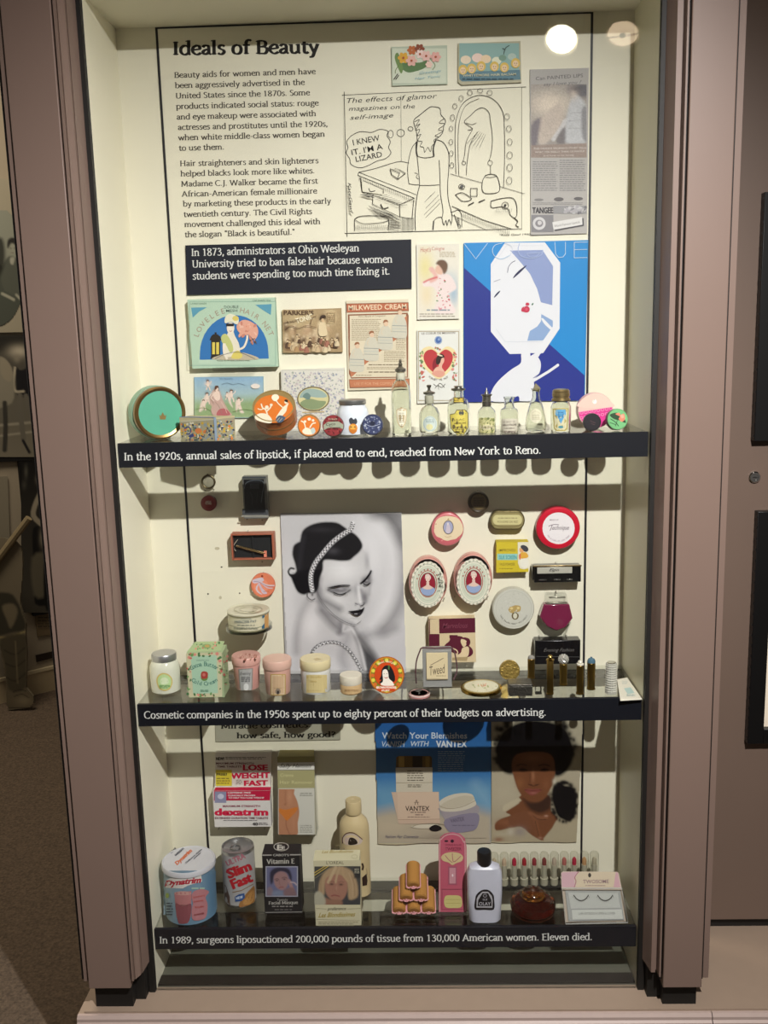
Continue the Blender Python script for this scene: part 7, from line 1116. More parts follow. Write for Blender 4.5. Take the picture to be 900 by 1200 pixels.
# tan wax carton
t = TE('wax_carton', 'tall carton with a bare midriff in orange bikini, script lettering above, hung on the wall', 'carton'); Yf = YW-.036
A0, A2 = P(325.3, 894, Yf), P(368, 978, Yf); x0, x1 = A0[0]-.0005, P(368.2, 930, Yf)[0]; zt = P(346, 887, Yf)[2]
p = t.part('carton', bevel=.0005); p.m(PAPER, '#c9c5b2', G3).box(x0, x1, Yf, YW-.001, A2[2], zt)
art(p, VD, flatZ(zt), [('P', '#a89c64', [552, 306, 826, 300, 822, 248, 566, 250])], G3)
art(p, VD, planeY(Yf), [('P', '#a39a68', [546, 300, 828, 298, 828, 345, 548, 345]), ('P', '#dcdad2', [546, 345, 826, 342, 826, 400, 548, 402]), ('T', '#3c3a34', 562, 382, 30, 'Sally Hansen', 240, 0, .01, .5), ('P', '#a9a476', [548, 404, 826, 402, 828, 535, 550, 538]), ('T', '#cfc894', 568, 452, 26, 'Creme', 100, 0, .01), ('T', '#cfc894', 566, 505, 26, 'Hair Remover', 248, 0, .01), ('L', '#5a584c', 3, [548, 401, 826, 400]), ('R', '#d3d1c6', 552, 542, 826, 888), ('X', '#8d8c82', 695, 570, 815, 600, 3, 5), ('X', '#8d8c82', 712, 812, 815, 875, 5, 5)], G3)
paint(p, VD, planeY(Yf-.0005), (556, 545, 716, 888), 4, '#d3d1c6', [('p', '#b98262', 3, 1, [540, 540, 668, 540, 672, 580, 698, 640, 712, 720, 700, 800, 690, 900, 540, 900]), ('s', '#9a6448', 8, 14, .6, [610, 560, 606, 620, 612, 650]), ('g', '#cf9a78', 640, 600, 20, 60, .6), ('g', '#8a5238', 605, 660, 8, 8, .6), ('p', '#cf7a34', 3, 1, [560, 690, 610, 700, 695, 680, 690, 712, 640, 765, 615, 782, 590, 750, 560, 715]), ('s', '#8f5a42', 6, 8, .8, [612, 782, 616, 830, 640, 888]), ('g', '#c68e6e', 670, 800, 16, 60, .5)], G3); t.done()
t = TE('acrylic_bracket', 'clear acrylic side bracket holding the tall bikini carton', 'bracket'); b = t.mesh(smooth=False); b.m(ACRYL).box(x1+.0006, x1+.002, -.038, YW, A2[2]-.002, zt-.05); b.box(x0, x1+.002, -.04, YW, A2[2]-.0026, A2[2]-.0008); t.done()
# magazine spread: two pages
VV = View(435, 840, 6.207); VA = View(565, 840, 7.2); Yp = YW-.0016
t = TE('magazine_spread', 'magazine spread of blemish cream jars on blue beside a woman with an afro', 'poster')
top = 832
def page(nm, q, n_=9, wav=.0012):
    (a0, a1), (b0, b1) = q[0], q[1]; p = t.part(nm, smooth=True); cols = []
    p.m(GLOSS, '#c4b99c', G3); vs = []; m_ = 12
    for i in range(m_+1):
        u = i/m_; tp = P(q[0][0]+(q[1][0]-q[0][0])*u, q[0][1]+(q[1][1]-q[0][1])*u, Yp); bt = P(q[3][0]+(q[2][0]-q[3][0])*u, q[3][1]+(q[2][1]-q[3][1])*u+1.2*math.sin(u*9), Yp-.0016)
        vs += [tuple(tp), tuple(bt), (tp[0], YW, tp[2]), (bt[0], YW, bt[2])]
    fs = []
    for i in range(m_):
        a = 4*i; fs += [(a, a+1, a+5, a+4), (a+2, a+6, a+7, a+3), (a+1, a+3, a+7, a+5), (a, a+4, a+6, a+2)]
    fs += [(0, 2, 3, 1), (4*m_, 4*m_+1, 4*m_+3, 4*m_+2)]; p.add(vs, fs); return p
pgs = plane(P(500, 990, Yp-.0018), (0, -1, -.010))
p = page('left_page', [(439, top), (575.4, top), (575.6, 987), (443, 989)])
lm = lambda x, y: 28+(y-40)*.025 < x < 872
paint(p, VV, pgs, (28, -40, 872, 918), 7, '#2a5f9c', [('v', '#2258a0', '#4f8ab4'), ('P', '#6fa0bf', 60, .8, [20, 500, 900, 480, 900, 700, 20, 700]), ('P', '#b9ad98', 50, 1, [-20, 700, 150, 665, 500, 690, 780, 670, 900, 700, 900, 960, -20, 960]), ('g', '#c9b9a0', 150, 800, 120, 60, .6), ('g', '#8a7a6c', 500, 870, 120, 25, .5), ('s', '#8fb4cc', 60, 90, .5, [760, 500, 860, 640])], G3, GLOSS, mask=lm)
art(p, VV, pgs, [('T', '#cdd8e6', 78, 158, 46, 'Watch Your Blemishes', 620, -.0, .02), ('T', '#cdd8e6', 78, 218, 42, 'VANISH', 168, 0, .01, .2), ('T', '#cdd8e6', 288, 214, 38, 'WITH', 132, 0, .02, .2), ('T', '#d9dfe8', 472, 222, 50, 'VANTEX', 225, 0, .03), ('X', '#8fa8c4', 485, 245, 690, 400, 10, 6),
 ('P', '#cfc6b2', [178, 370, 446, 368, 446, 560, 182, 562]), ('P', '#6a5428', [182, 295, 200, 285, 430, 285, 442, 300, 442, 366, 180, 368]), ('P', '#2c2418', [300, 287, 372, 287, 372, 366, 300, 366]), ('P', '#a88a48', [200, 287, 240, 287, 240, 366, 200, 366]), ('P', '#8a7038', [395, 287, 425, 287, 425, 366, 395, 366]), ('L', '#8a7c64', 3, [182, 480, 444, 478]), ('X', '#5c5448', 262, 385, 385, 470, 5, 6), ('X', '#6d6658', 265, 490, 375, 515, 2, 6),
 ('P', '#cfb5a0', [146, 548, 492, 546, 500, 775, 200, 780, 150, 560]), ('P', '#d6bda6', [190, 552, 492, 548, 496, 742, 196, 748]), ('L', '#a88c78', 3, [196, 748, 500, 744]), ('T', '#3a2c2a', 248, 684, 36, 'VANTEX', 176, 0, .02), ('S', '#5c4a44', 4, [318, 640, 330, 605, 340, 640]), ('S', '#5c4a44', 3, [312, 622, 348, 622]), ('X', '#7a625a', 285, 690, 410, 700, 1, 6), ('X', '#7a625a', 320, 708, 380, 718, 1, 6), ('X', '#8a7268', 265, 725, 430, 733, 1, 5),
 ('C', '#a39ba0', [505, 660, 510, 700, 560, 800, 572, 838, 700, 835, 768, 805, 770, 740, 768, 640]), ('C', '#8b8498', [540, 745, 768, 700, 770, 805, 700, 836, 572, 838]), ('C', '#d3cbb8', [498, 640, 500, 612, 560, 575, 650, 555, 730, 562, 752, 600, 762, 640, 700, 672, 600, 690, 510, 682]), ('C', '#c6bda8', [505, 645, 560, 608, 660, 575, 738, 580, 748, 600, 690, 640, 600, 662, 515, 668]), ('S', '#a09580', 4, [500, 650, 560, 668, 660, 655, 755, 610]), ('T', '#5a5268', 580, 772, 30, 'VANTEX', 100, -.18, .01), ('X', '#6d667c', 590, 780, 760, 800, 1, 6),
 ('C', '#d9d0bc', [290, 800, 350, 785, 430, 780, 490, 785, 440, 808, 350, 812]), ('C', '#17161a', [422, 812, 440, 795, 470, 785, 505, 800, 512, 818, 480, 832, 440, 830]), ('S', '#8a7c68', 3, [290, 806, 340, 785, 440, 775, 530, 785]), ('T', '#4a4a6a', 100, 882, 22, 'Fashion Fair Cosmetics', 245, 0, 0, .5), ('L', '#9a8f80', 2, [350, 880, 840, 882])], G3, GLOSS, k0=2)
p = page('right_page', [(575.8, top), (683.5, top), (675.6, 986), (576, 987)])
AM = lambda x, y: x > 80 and x < 852-(y)*.055
sk = '#7a4c32'; rd = random.Random(3); hr = []
for i in range(70):
    a = rd.uniform(0, 6.28); r = rd.uniform(.9, 1.06); hr.append(('g', '#0f0e12', 430+335*r*math.cos(a), 240+265*r*math.sin(a), rd.uniform(14, 30), rd.uniform(14, 30), .9))
for i in range(40):
    a = rd.uniform(0, 6.28); hr.append(('g', '#0f0e12', 695+105*math.cos(a), 720+165*math.sin(a), rd.uniform(10, 22), rd.uniform(10, 22), .9))
op = [('v', '#b8b09c', '#b3a68c'), ('g', '#c4b9a0', 200, 650, 150, 150, .7),
 ('p', '#b5a88c', 6, 1, [80, 960, 200, 920, 330, 930, 450, 1000, 520, 1060, 80, 1080]), ('p', sk, 5, 1, [110, 900, 160, 860, 240, 830, 200, 800, 310, 730, 330, 660, 560, 660, 580, 790, 640, 860, 600, 940, 530, 1045, 420, 1000, 330, 930, 230, 940, 120, 960]), ('p', '#b5a98e', 6, 1, [640, 865, 720, 880, 800, 880, 800, 1060, 520, 1060, 590, 940]), ('g', '#946044', 200, 890, 70, 30, .7),
 ('p', '#35241f', 20, .9, [345, 690, 400, 715, 470, 715, 540, 670, 580, 640, 580, 760, 540, 800, 480, 815, 400, 780]), ('p', '#c8bca0', 4, .95, [195, 800, 320, 715, 330, 705, 300, 690, 180, 750]),
 ('p', '#0f0e12', 14, 1, [120, 330, 110, 260, 170, 130, 280, 60, 400, 30, 560, 40, 690, 90, 745, 180, 775, 300, 750, 400, 690, 480, 620, 500, 560, 430, 300, 400, 260, 480, 190, 470, 130, 400])] + hr + [
 ('p', sk, 6, 1, [250, 420, 262, 350, 310, 310, 430, 295, 550, 305, 600, 350, 615, 430, 612, 500, 600, 560, 570, 620, 540, 670, 500, 705, 450, 718, 400, 708, 350, 680, 310, 630, 285, 570, 262, 490]), ('g', '#9a6848', 430, 350, 90, 35, .5), ('g', '#94623f', 320, 560, 35, 45, .6), ('g', '#8f5d40', 540, 570, 30, 45, .5), ('g', '#a87456', 430, 500, 14, 50, .7),
 ('s', '#2e1a14', 9, 10, .9, [295, 412, 330, 400, 375, 410]), ('s', '#2e1a14', 9, 10, .9, [480, 412, 525, 402, 570, 415]), ('g', '#26140f', 345, 450, 34, 14, .85), ('g', '#26140f', 525, 450, 34, 14, .85), ('s', '#120c0c', 7, 6, .95, [315, 448, 345, 440, 378, 452]), ('s', '#120c0c', 7, 6, .95, [495, 452, 525, 440, 558, 450]),
 ('s', '#5c3524', 8, 10, .6, [405, 480, 402, 540, 392, 565]), ('s', '#3a2018', 7, 8, .85, [392, 572, 415, 578, 432, 584, 455, 578, 478, 570]), ('g', '#3a2018', 412, 574, 9, 5, .8), ('g', '#3a2018', 458, 574, 9, 5, .8),
 ('p', '#8a4a42', 4, 1, [356, 615, 400, 606, 430, 612, 460, 606, 505, 615, 470, 640, 430, 662, 395, 655]), ('s', '#4a2420', 4, 5, .9, [358, 617, 400, 622, 430, 624, 470, 621, 503, 616]), ('g', '#b0766a', 432, 643, 28, 8, .6),
 ('p', '#0f0e12', 10, 1, [600, 580, 640, 550, 700, 580, 760, 590, 795, 650, 800, 750, 775, 840, 740, 885, 690, 870, 640, 840, 610, 770, 590, 690])] + [
 # hand across the chest
 ('p', '#7d5038', 5, 1, [230, 850, 330, 800, 420, 800, 470, 850, 470, 930, 430, 960, 350, 920, 240, 930]), ('s', '#8a5a40', 26, 6, 1, [400, 815, 450, 838, 500, 850, 545, 850]), ('s', '#845439', 24, 6, 1, [430, 850, 455, 890, 470, 940, 490, 1010]), ('s', '#7d4f36', 24, 6, 1, [400, 860, 430, 930, 455, 990]), ('s', '#3a2018', 4, 5, .8, [430, 832, 470, 862, 540, 866]), ('s', '#3a2018', 4, 5, .8, [448, 880, 462, 940, 478, 1000]), ('g', '#c9a08c', 540, 836, 16, 7, .8), ('g', '#b08470', 490, 1022, 18, 8, .8),
 ('g', '#beb49c', 170, 990, 60, 16, .7), ('g', '#9a8f8c', 320, 970, 50, 40, .8), ('g', '#c9bfae', 240, 970, 30, 30, .8), ('g', '#8f5a42', 140, 1035, 40, 18, .8), ('g', '#cfc8b4', 610, 545, 16, 22, .9), ('n', .03, 1)]
paint(p, VA, pgs, (80, -55, 860, 1056), 6.5, '#b8b09c', op, .85, GLOSS, mask=AM); t.done()
# ================================================================ bottom shelf
VT = View(175, 970, 6.667)
def front(cx, yb, zs=Z3):
    v = S(cx, yb, zs); v[1] = max(v[1], -.1745); return v
# big powder tub
f = front(224.5, 1084.7); k = mpp(f[1]+.04, .4); R = 30.5*k; Y = f[1]+R; X = P(224.5, 1060, Y)[0]; H = P(221, 1024, f[1])[2]-Z3
t = TE('drink_powder_tub', 'large blue drink powder tub with white plastic lid at left of the bottom shelf', 'tub'); b = t.part('tub_body'); b.m(mat('tub_blue', '#6f8ea6', .4, g=G3)).lathe([(R*.94, 0), (R*.985, .002), (R*.985, H-.001), (R*.97, H)], 56, (X, Y, Z3+.0003))
l = t.part('lid'); l.m(mat('white_plastic', '#c6c6cc', .35, g=.95)).lathe([(R*1.02, -.010), (R*1.035, -.009), (R*1.035, -.001), (R*1.01, .0012), (R*.97, .0014), (R*.95, .0004), (0, .0004)], 56, (X, Y, Z3+H))
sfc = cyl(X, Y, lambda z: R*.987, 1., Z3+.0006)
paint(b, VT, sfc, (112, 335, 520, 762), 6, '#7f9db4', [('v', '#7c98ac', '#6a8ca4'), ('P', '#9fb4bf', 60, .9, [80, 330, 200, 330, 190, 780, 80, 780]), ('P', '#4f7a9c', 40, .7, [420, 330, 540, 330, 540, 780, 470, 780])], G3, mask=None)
art(b, VT, sfc, [('P', '#26304a', [205, 378, 262, 368, 262, 388, 205, 402]), ('P', '#c9b93c', [340, 372, 430, 338, 436, 358, 345, 388]), ('P', '#b8522c', [430, 325, 468, 312, 466, 335, 435, 352]), ('P', '#dcd8d4', [112, 425, 160, 395, 405, 372, 412, 420, 300, 452, 260, 475, 130, 470]), ('T', '#b3283c', 120, 458, 44, 'Dynatrim', 288, -.11, .05, .35), ('X', '#a9c4b4', 330, 465, 440, 482, 1, 12),
 ('P', '#b97a7c', [195, 505, 330, 495, 325, 690, 300, 745, 232, 750, 212, 690]), ('E', '#c99a94', 262, 512, 66, 16), ('C', '#8f5058', [205, 590, 260, 615, 326, 595, 322, 690, 298, 742, 234, 746, 216, 690]), ('T', '#5c3034', 234, 612, 10, 'VANILLA', 68, -.03, .02), ('C', '#b97c82', [345, 500, 400, 480, 450, 488, 465, 505, 440, 545, 455, 600, 448, 680, 420, 715, 345, 722, 330, 660, 340, 590, 330, 540]), ('T', '#b3443c', 345, 552, 16, 'Strawberry', 92, -.2, .02), ('T', '#b3443c', 350, 585, 13, 'DRINK', 78, -.15, .02), ('T', '#b3443c', 358, 630, 16, 'Royale', 68, -.15, .02), ('T', '#8a3438', 352, 690, 14, 'POWDER', 80, -.2, .03), ('X', '#2f3a48', 132, 580, 185, 690, 5, 8), ('E', '#9fb45c', 140, 530, 14, 20)], G3, dk=1e-4)
art(l, VT, flatZ(Z3+H+.0005), [('T', '#d0642c', 218, 292, 30, 'Dynatrim', 160, -.75, .05), ('T', '#2b3044', 172, 200, 16, 'LOSE', 55, -.72, .05), ('T', '#2b3044', 205, 225, 16, 'WEIGHT', 95, -.72, .05), ('T', '#2b3044', 288, 280, 13, 'Delicious shake', 165, -.72, .03), ('T', '#2b3044', 350, 245, 12, 'powder', 75, -.72, .03)], G3); t.done()
# slim can
f = front(281.8, 1066); k = mpp(f[1]+.03, .4); R = 19.3*k; Y = f[1]+R; X = P(281.5, 1045, Y)[0]; H = P(279.5, 1001, f[1]+.001)[2]-Z3
t = TE('drink_can', 'silver topped drink can with red lettering and dented side, right of the blue tub', 'can'); b = t.part('can_body'); AL = mat('can_aluminium', '#a9a9a9', .3, .9)
b.m(AL).lathe([(R*.82, .001), (R*.9, 0), (R*.93, .003), (R, .008)], 48, (X, Y, Z3+.0003)); b.m(TIN, '#a9a7a6', G3).lathe([(R, .008), (R, H-.006)], 48, (X, Y, Z3+.0003)); b.m(AL).lathe([(R, H-.006), (R*.94, H-.001), (R*.97, H), (R*.97, H+.001), (R*.92, H+.001), (R*.88, H-.003), (0, H-.003)], 48, (X, Y, Z3+.0003))
art(b, VT, cyl(X, Y, lambda z: R, 1., Z3+.006), [('P', '#5a4438', [586, 440, 600, 455, 628, 540, 632, 625, 600, 612, 588, 560]), ('T', '#b06878', 610, 300, 44, 'ULTRA', 158, -.42, .03), ('T', '#b3202e', 622, 398, 76, 'Slim', 195, -.38, .08), ('T', '#b3202e', 655, 478, 76, 'Fast', 168, -.38, .08), ('L', '#8a6a44', 5, [650, 505, 720, 490, 812, 440]), ('C', '#9a6c3c', [700, 600, 745, 530, 790, 480, 822, 460, 822, 590, 790, 612, 720, 628]), ('C', '#b5854c', [730, 590, 770, 530, 812, 490, 815, 560, 780, 600]), ('P', '#31548c', [668, 540, 700, 520, 742, 512, 748, 545, 722, 572, 672, 578]), ('T', '#c4cfe0', 680, 562, 20, 'NEW', 54, -.25, .04)], G3, TIN, dk=1e-4)
q = t.part('pull_tab'); q.m(AL).tube([(X+R*.5*math.cos(a)*.62-R*.12, Y+R*.28*math.sin(a)-R*.1, Z3+H-.0012) for a in [2*pi*i/20 for i in range(20)]], .0013, 6, True); t.done()
# black vitamin box
VX = View(300, 970, 6.4286)
t = TE('masque_box', 'black box with a photo of a woman touching her cheek, a circled E on top', 'box'); f = front(332, 1071); Yf = f[1]; x0, x1 = P(310.2, 1065, Yf)[0], P(353.5, 1065, Yf)[0]; zt = P(330, 1001.5, Yf)[2]; D = .042
p = t.part('carton', bevel=.0005); p.m(PAPER, '#17161a', 1).box(x0, x1, Yf, Yf+D, Z3+.0003, zt)
art(p, VX, planeY(Yf), [('L', '#a9a6a0', 9, [48, 207, 335, 203]), ('P', '#17161a', [118, 195, 255, 193, 255, 216, 118, 218]), ('T', '#b5b2ac', 128, 214, 17, "CABOT'S", 120, 0, .03), ('F', '#b9b6ae', 80, 272, 292, 268, 34, 'Vitamin E', 1.6, .7), ('R', '#a9aab8', 72, 290, 316, 520), ('F', '#8f8c88', 158, 552, 240, 550, 17, 'Twenty', 1.4, .7), ('F', '#a9a6a0', 95, 578, 315, 573, 22, 'Facial Masque', 1.7, .8), ('X', '#8f8c88', 120, 585, 290, 600, 1, 8), ('X', '#6d6a68', 140, 610, 270, 625, 1, 7), ('L', '#9a9894', 5, [72, 638, 348, 634])], .9)
paint(p, VX, planeY(Yf-.0007), (80, 298, 308, 512), 5, '#6d6f92', [('p', '#2c2a3e', 8, 1, [110, 420, 105, 340, 140, 305, 200, 298, 250, 315, 270, 370, 262, 410, 240, 350, 190, 330, 140, 360, 128, 410]), ('p', '#a07c7c', 6, 1, [135, 400, 140, 355, 180, 330, 225, 340, 245, 380, 240, 430, 215, 465, 185, 470, 150, 445]), ('s', '#2f2330', 4, 5, .9, [142, 390, 158, 384, 172, 390]), ('s', '#2f2330', 4, 5, .9, [195, 380, 212, 372, 232, 378]), ('g', '#3a2c38', 158, 398, 9, 5, .9), ('g', '#3a2c38', 214, 388, 9, 5, .9), ('s', '#8a5a5c', 3, 5, .8, [178, 395, 176, 425, 186, 430]), ('s', '#8f3a44', 6, 5, .9, [175, 452, 190, 446, 205, 448]), ('s', '#a88484', 24, 8, 1, [250, 400, 262, 430, 275, 470]), ('s', '#c4b0b4', 10, 6, .9, [262, 410, 290, 415, 305, 430]), ('p', '#8d7880', 8, .9, [85, 460, 110, 445, 130, 480, 120, 510, 85, 510]), ('p', '#7f8ba4', 10, .9, [130, 480, 190, 475, 240, 500, 240, 515, 130, 515]), ('p', '#8a6a6c', 8, .9, [215, 465, 280, 450, 305, 500, 300, 515, 215, 515])], .85)
art(p, VX, flatZ(zt), [('O', '#a9a6a0', 6, 190, 143, 55, 30), ('T', '#c4c1ba', 160, 165, 38, 'E', 34, 0, .06), ('T', '#c4c1ba', 195, 163, 24, 'E', 22, 0, .04)], .9); t.done()
# blonde hair colour box
t = TE('hair_colour_box', 'cream box with a blonde woman on the front, standing foremost on the bottom shelf', 'box'); f = front(397, 1087.5); Yf = f[1]; x0, x1 = P(370, 1080, Yf)[0], P(423.3, 1080, Yf)[0]; zt = P(395, 1008.5, Yf)[2]; D = .040
p = t.part('carton', bevel=.0005); p.m(PAPER, '#cfc8a8', G3).box(x0, x1, Yf, Yf+D, Z3+.0003, zt)
paint(p, VX, planeY(Yf-.0002), (440, 290, 786, 580), 5, '#4a4a48', [('P', '#3f4044', 10, 1, [640, 500, 790, 440, 790, 600, 640, 600]), ('p', '#b59a78', 8, 1, [470, 480, 480, 400, 520, 330, 580, 296, 660, 296, 720, 325, 755, 390, 770, 470, 760, 525, 700, 540, 690, 450, 660, 380, 560, 370, 520, 430, 515, 500, 480, 510]), ('p', '#a87a68', 6, 1, [520, 440, 530, 380, 600, 350, 670, 375, 690, 440, 680, 500, 650, 545, 610, 560, 565, 540, 530, 500]), ('p', '#98705c', 8, 1, [520, 530, 560, 540, 640, 545, 640, 590, 500, 590]), ('s', '#c9b08c', 22, 10, .95, [600, 300, 570, 360, 545, 410]), ('s', '#c2a684', 16, 10, .9, [630, 300, 610, 360, 600, 410]), ('s', '#bda07c', 16, 10, .9, [650, 300, 660, 360, 690, 400]), ('s', '#8a6f54', 5, 8, .6, [500, 350, 488, 420, 492, 490]), ('s', '#8a6f54', 5, 8, .6, [720, 360, 740, 430, 745, 510]), ('s', '#c6ac88', 8, 8, .7, [700, 340, 725, 420, 728, 520]),
 ('g', '#4a3430', 570, 425, 15, 8, .9), ('g', '#4a3430', 640, 428, 15, 8, .9), ('s', '#6d5040', 4, 5, .8, [552, 410, 570, 403, 590, 410]), ('s', '#6d5040', 4, 5, .8, [622, 412, 642, 405, 662, 412]), ('s', '#8a6050', 3, 6, .7, [600, 430, 598, 470, 606, 480]), ('s', '#8c4444', 8, 5, .9, [568, 514, 590, 508, 612, 512, 628, 516]), ('g', '#c49a84', 605, 455, 8, 20, .5), ('p', '#b9b5a0', 8, .95, [440, 500, 480, 480, 520, 530, 515, 590, 440, 590]), ('P', '#2e2e2e', 8, .9, [738, 300, 790, 300, 790, 380, 738, 380])], .85)
art(p, VX, planeY(Yf), [('P', '#cfc8a8', [432, 248, 790, 243, 790, 288, 434, 292]), ('T', '#6a6854', 530, 275, 24, "L'OREAL", 132, 0, .01), ('T', '#5a5440', 538, 622, 24, 'preference', 140, -.02, .02, .3), ('L', '#6a6350', 2, [452, 608, 530, 612]), ('L', '#6a6350', 2, [690, 612, 788, 608]), ('T', '#a08a28', 470, 676, 36, 'Les Blondissimes', 280, -.03, .02, .5), ('L', '#8a8268', 2, [452, 690, 780, 700]), ('X', '#8a8268', 470, 705, 770, 745, 3, 5)], G3, k0=6)
art(p, VX, planeY(Yf-.0006), [('L', '#c9b04c', 5, [440, 340, 520, 290]), ('L', '#c9b04c', 5, [440, 360, 545, 290]), ('L', '#8a8268', 3, [440, 384, 560, 300]), ('X', '#b9b5a0', 742, 305, 778, 345, 4, 4)], 1.1, k0=3)
art(p, VX, flatZ(zt), [('T', '#5a5440', 562, 168, 18, 'preference', 105, -.03, .01, .3), ('T', '#a08a48', 495, 192, 22, 'Les Blondissimes', 240, -.02, .02, .5), ('T', '#8a8464', 600, 142, 9, "L'OREAL", 55), ('O', '#a9a284', 3, 742, 218, 22, 14)], G3); t.done()
# cream lotion bottle behind it
t = TE('lotion_bottle', 'tall cream coloured plastic lotion bottle with round cap behind the blonde hair colour box', 'bottle'); Y = -.062; X = P(416, 1000, Y)[0]; pz = lambda y: P(416, y, Y-.02)[2]-Z3; k = mpp(Y, .45); CP = mat('cream_plastic', '#cdb98e', .35, g=.9)
b = t.part('bottle_body'); b.m(CP).lathe([(0, 0), (15*k, 0), (17.2*k, .004), (17.6*k, .02), (17.6*k, pz(985)), (17.2*k, pz(972)), (15*k, pz(965)), (10*k, pz(960)), (9*k, pz(958))], 48, (X, Y, Z3+.0003), sy=.75)
c_ = t.part('cap'); c_.m(CP).lathe([(9.2*k, pz(957.5)), (9.4*k, pz(956)), (9.4*k, pz(943.5)), (8.8*k, pz(942.5)), (3*k, pz(942.5)), (2.6*k, pz(943)), (0, pz(943))], 36, (X, Y, Z3+.0003))
VB8 = View(380, 920, 8.571); art(b, VB8, cyl(X, Y, lambda z: 17.7*k, .75), [('C', '#b9a9a0', [185, 560, 190, 520, 230, 490, 290, 490, 350, 520, 385, 560, 340, 600, 220, 600]), ('C', '#cdb98e', [195, 560, 205, 525, 240, 505, 290, 505, 345, 535, 330, 590, 220, 590]), ('C', '#bda9a0', [200, 560, 215, 530, 245, 520, 300, 530, 330, 570, 240, 600]), ('S', '#4a2622', 8, [185, 585, 185, 530, 225, 485, 290, 480, 340, 510, 382, 545]), ('C', '#1e1614', [245, 600, 250, 540, 280, 528, 320, 550, 330, 590]), ('S', '#2a1c18', 18, [382, 790, 390, 820, 384, 850]), ('P', '#2a1c18', [380, 930, 425, 890, 435, 960, 430, 1005, 385, 1015]), ('S', '#6a5a44', 3, [425, 840, 432, 900])], 1.15, m=TIN, dk=1e-4); t.done()
# foam curlers
VCU = View(450, 970, 6)
FM = mat('ochre_foam', '#b07c3a', .9, g=.9, var=.15, scale=500, bump=.4); PK = mat('pink_plastic', '#e0a0a4', .4, g=.9)
def curler():
    t = TE('foam_curler', 'top foam curler with a pink plastic edge, alone above the other five', 'hair curler', 'foam curlers stacked in a pyramid'); L = .052; r = .0134; ax = Vector((0, math.cos(.42), math.sin(.42)))
    Mc = Vector((0, 0, 0)); b = t.part('foam_roll'); b.T = Matrix.Translation(Mc) @ ax.to_track_quat('Z', 'Y').to_matrix().to_4x4(); b.m(FM).lathe([(r*.8, -L/2), (r, -L/2+.002), (r, L/2-.002), (r*.8, L/2)], 28)
    c = t.part('pink_clasp'); c.T = b.T; c.m(PK)
    for s in (-1, 1): c.box(s*r-.0009, s*r+.0009, -.003, .003, -L/2-.003, L/2) if False else c.tube([(s*r*1.03, 0, L/2-.002), (s*r*1.03, 0, -L/2-.002)], .0013, 6)
    c.tube([(-r*1.03, 0, -L/2-.002), (-r*.55, -.001, -L/2-.0035), (-r*.4, -.001, -L/2-.001), (-r*.2, -.001, -L/2-.0045), (r*.2, -.001, -L/2-.0045), (r*.4, -.001, -L/2-.001), (r*.55, -.001, -L/2-.0035), (r*1.03, 0, -L/2-.002)], .0015, 6); c.lathe([(.003, -L/2-.004), (.003, -L/2-.0015)], 12)
    return t
tc_ = curler(); top_ = tc_.done(); hgt = top_.location.copy()
Yc = S(485, 1075, Z3)[1]+.022; XC = P(485, 1060, Yc)[0]; rr = .0134
lab = {(2, 0): None}
base_h = .5*(.052*math.sin(.42))+rr*math.cos(.42)   # half vertical extent of a tilted curler
rows = [(0, -1, 'bottom left foam curler, its pink clasp facing outward at the lower left'), (0, 0, 'bottom middle foam curler, squeezed between the lower two outer ones'), (0, 1, 'bottom right foam curler beside the slim pink package'), (1, -.5, 'middle row left foam curler, under the top one'), (1, .5, 'middle row right foam curler, under the top one')]
def cpos(row, u): return Vector((XC+u*.0296, Yc+row*.003, Z3+.0022+row*.0262))
for row, u, lb in rows: dup(top_, cpos(row, u), lb)
top_.location = cpos(2, 0)
# slim pink package
VC6 = VCU
t = TE('curler_package', 'narrow round topped pink blister package standing between the curlers and white bottle', 'package'); q = [(514, 1066), (514, 990), (516, 983), (521, 979), (530, 977), (539, 979), (545, 984), (546.7, 992), (547, 1068)]; Yf = S(530, 1069, Z3)[1]; tlt = .10; zb_ = Z3+.0006
pl_ = plane((P(530, 1069, Yf)[0], Yf, zb_), (0, -math.cos(tlt), math.sin(tlt))); pts = [pl_(x, y) for x, y in q]; mn = min(v[2] for v in pts); pts = [v-np.array([0, 0, 0 if v[2] > zb_+.01 else v[2]-zb_]) for v in pts]; th = .007
p = t.part('blister_card', bevel=.0006); nv_ = np.array([0, math.cos(tlt), -math.sin(tlt)])*th; n = len(pts); p.m(TIN, '#b8586c', .95).add([tuple(v) for v in pts]+[tuple(v+np.array([0, th, 0])) for v in pts], [tuple(range(n))[::-1], tuple(range(n, 2*n))]+[(i, (i+1) % n, n+(i+1) % n, n+i) for i in range(n)])
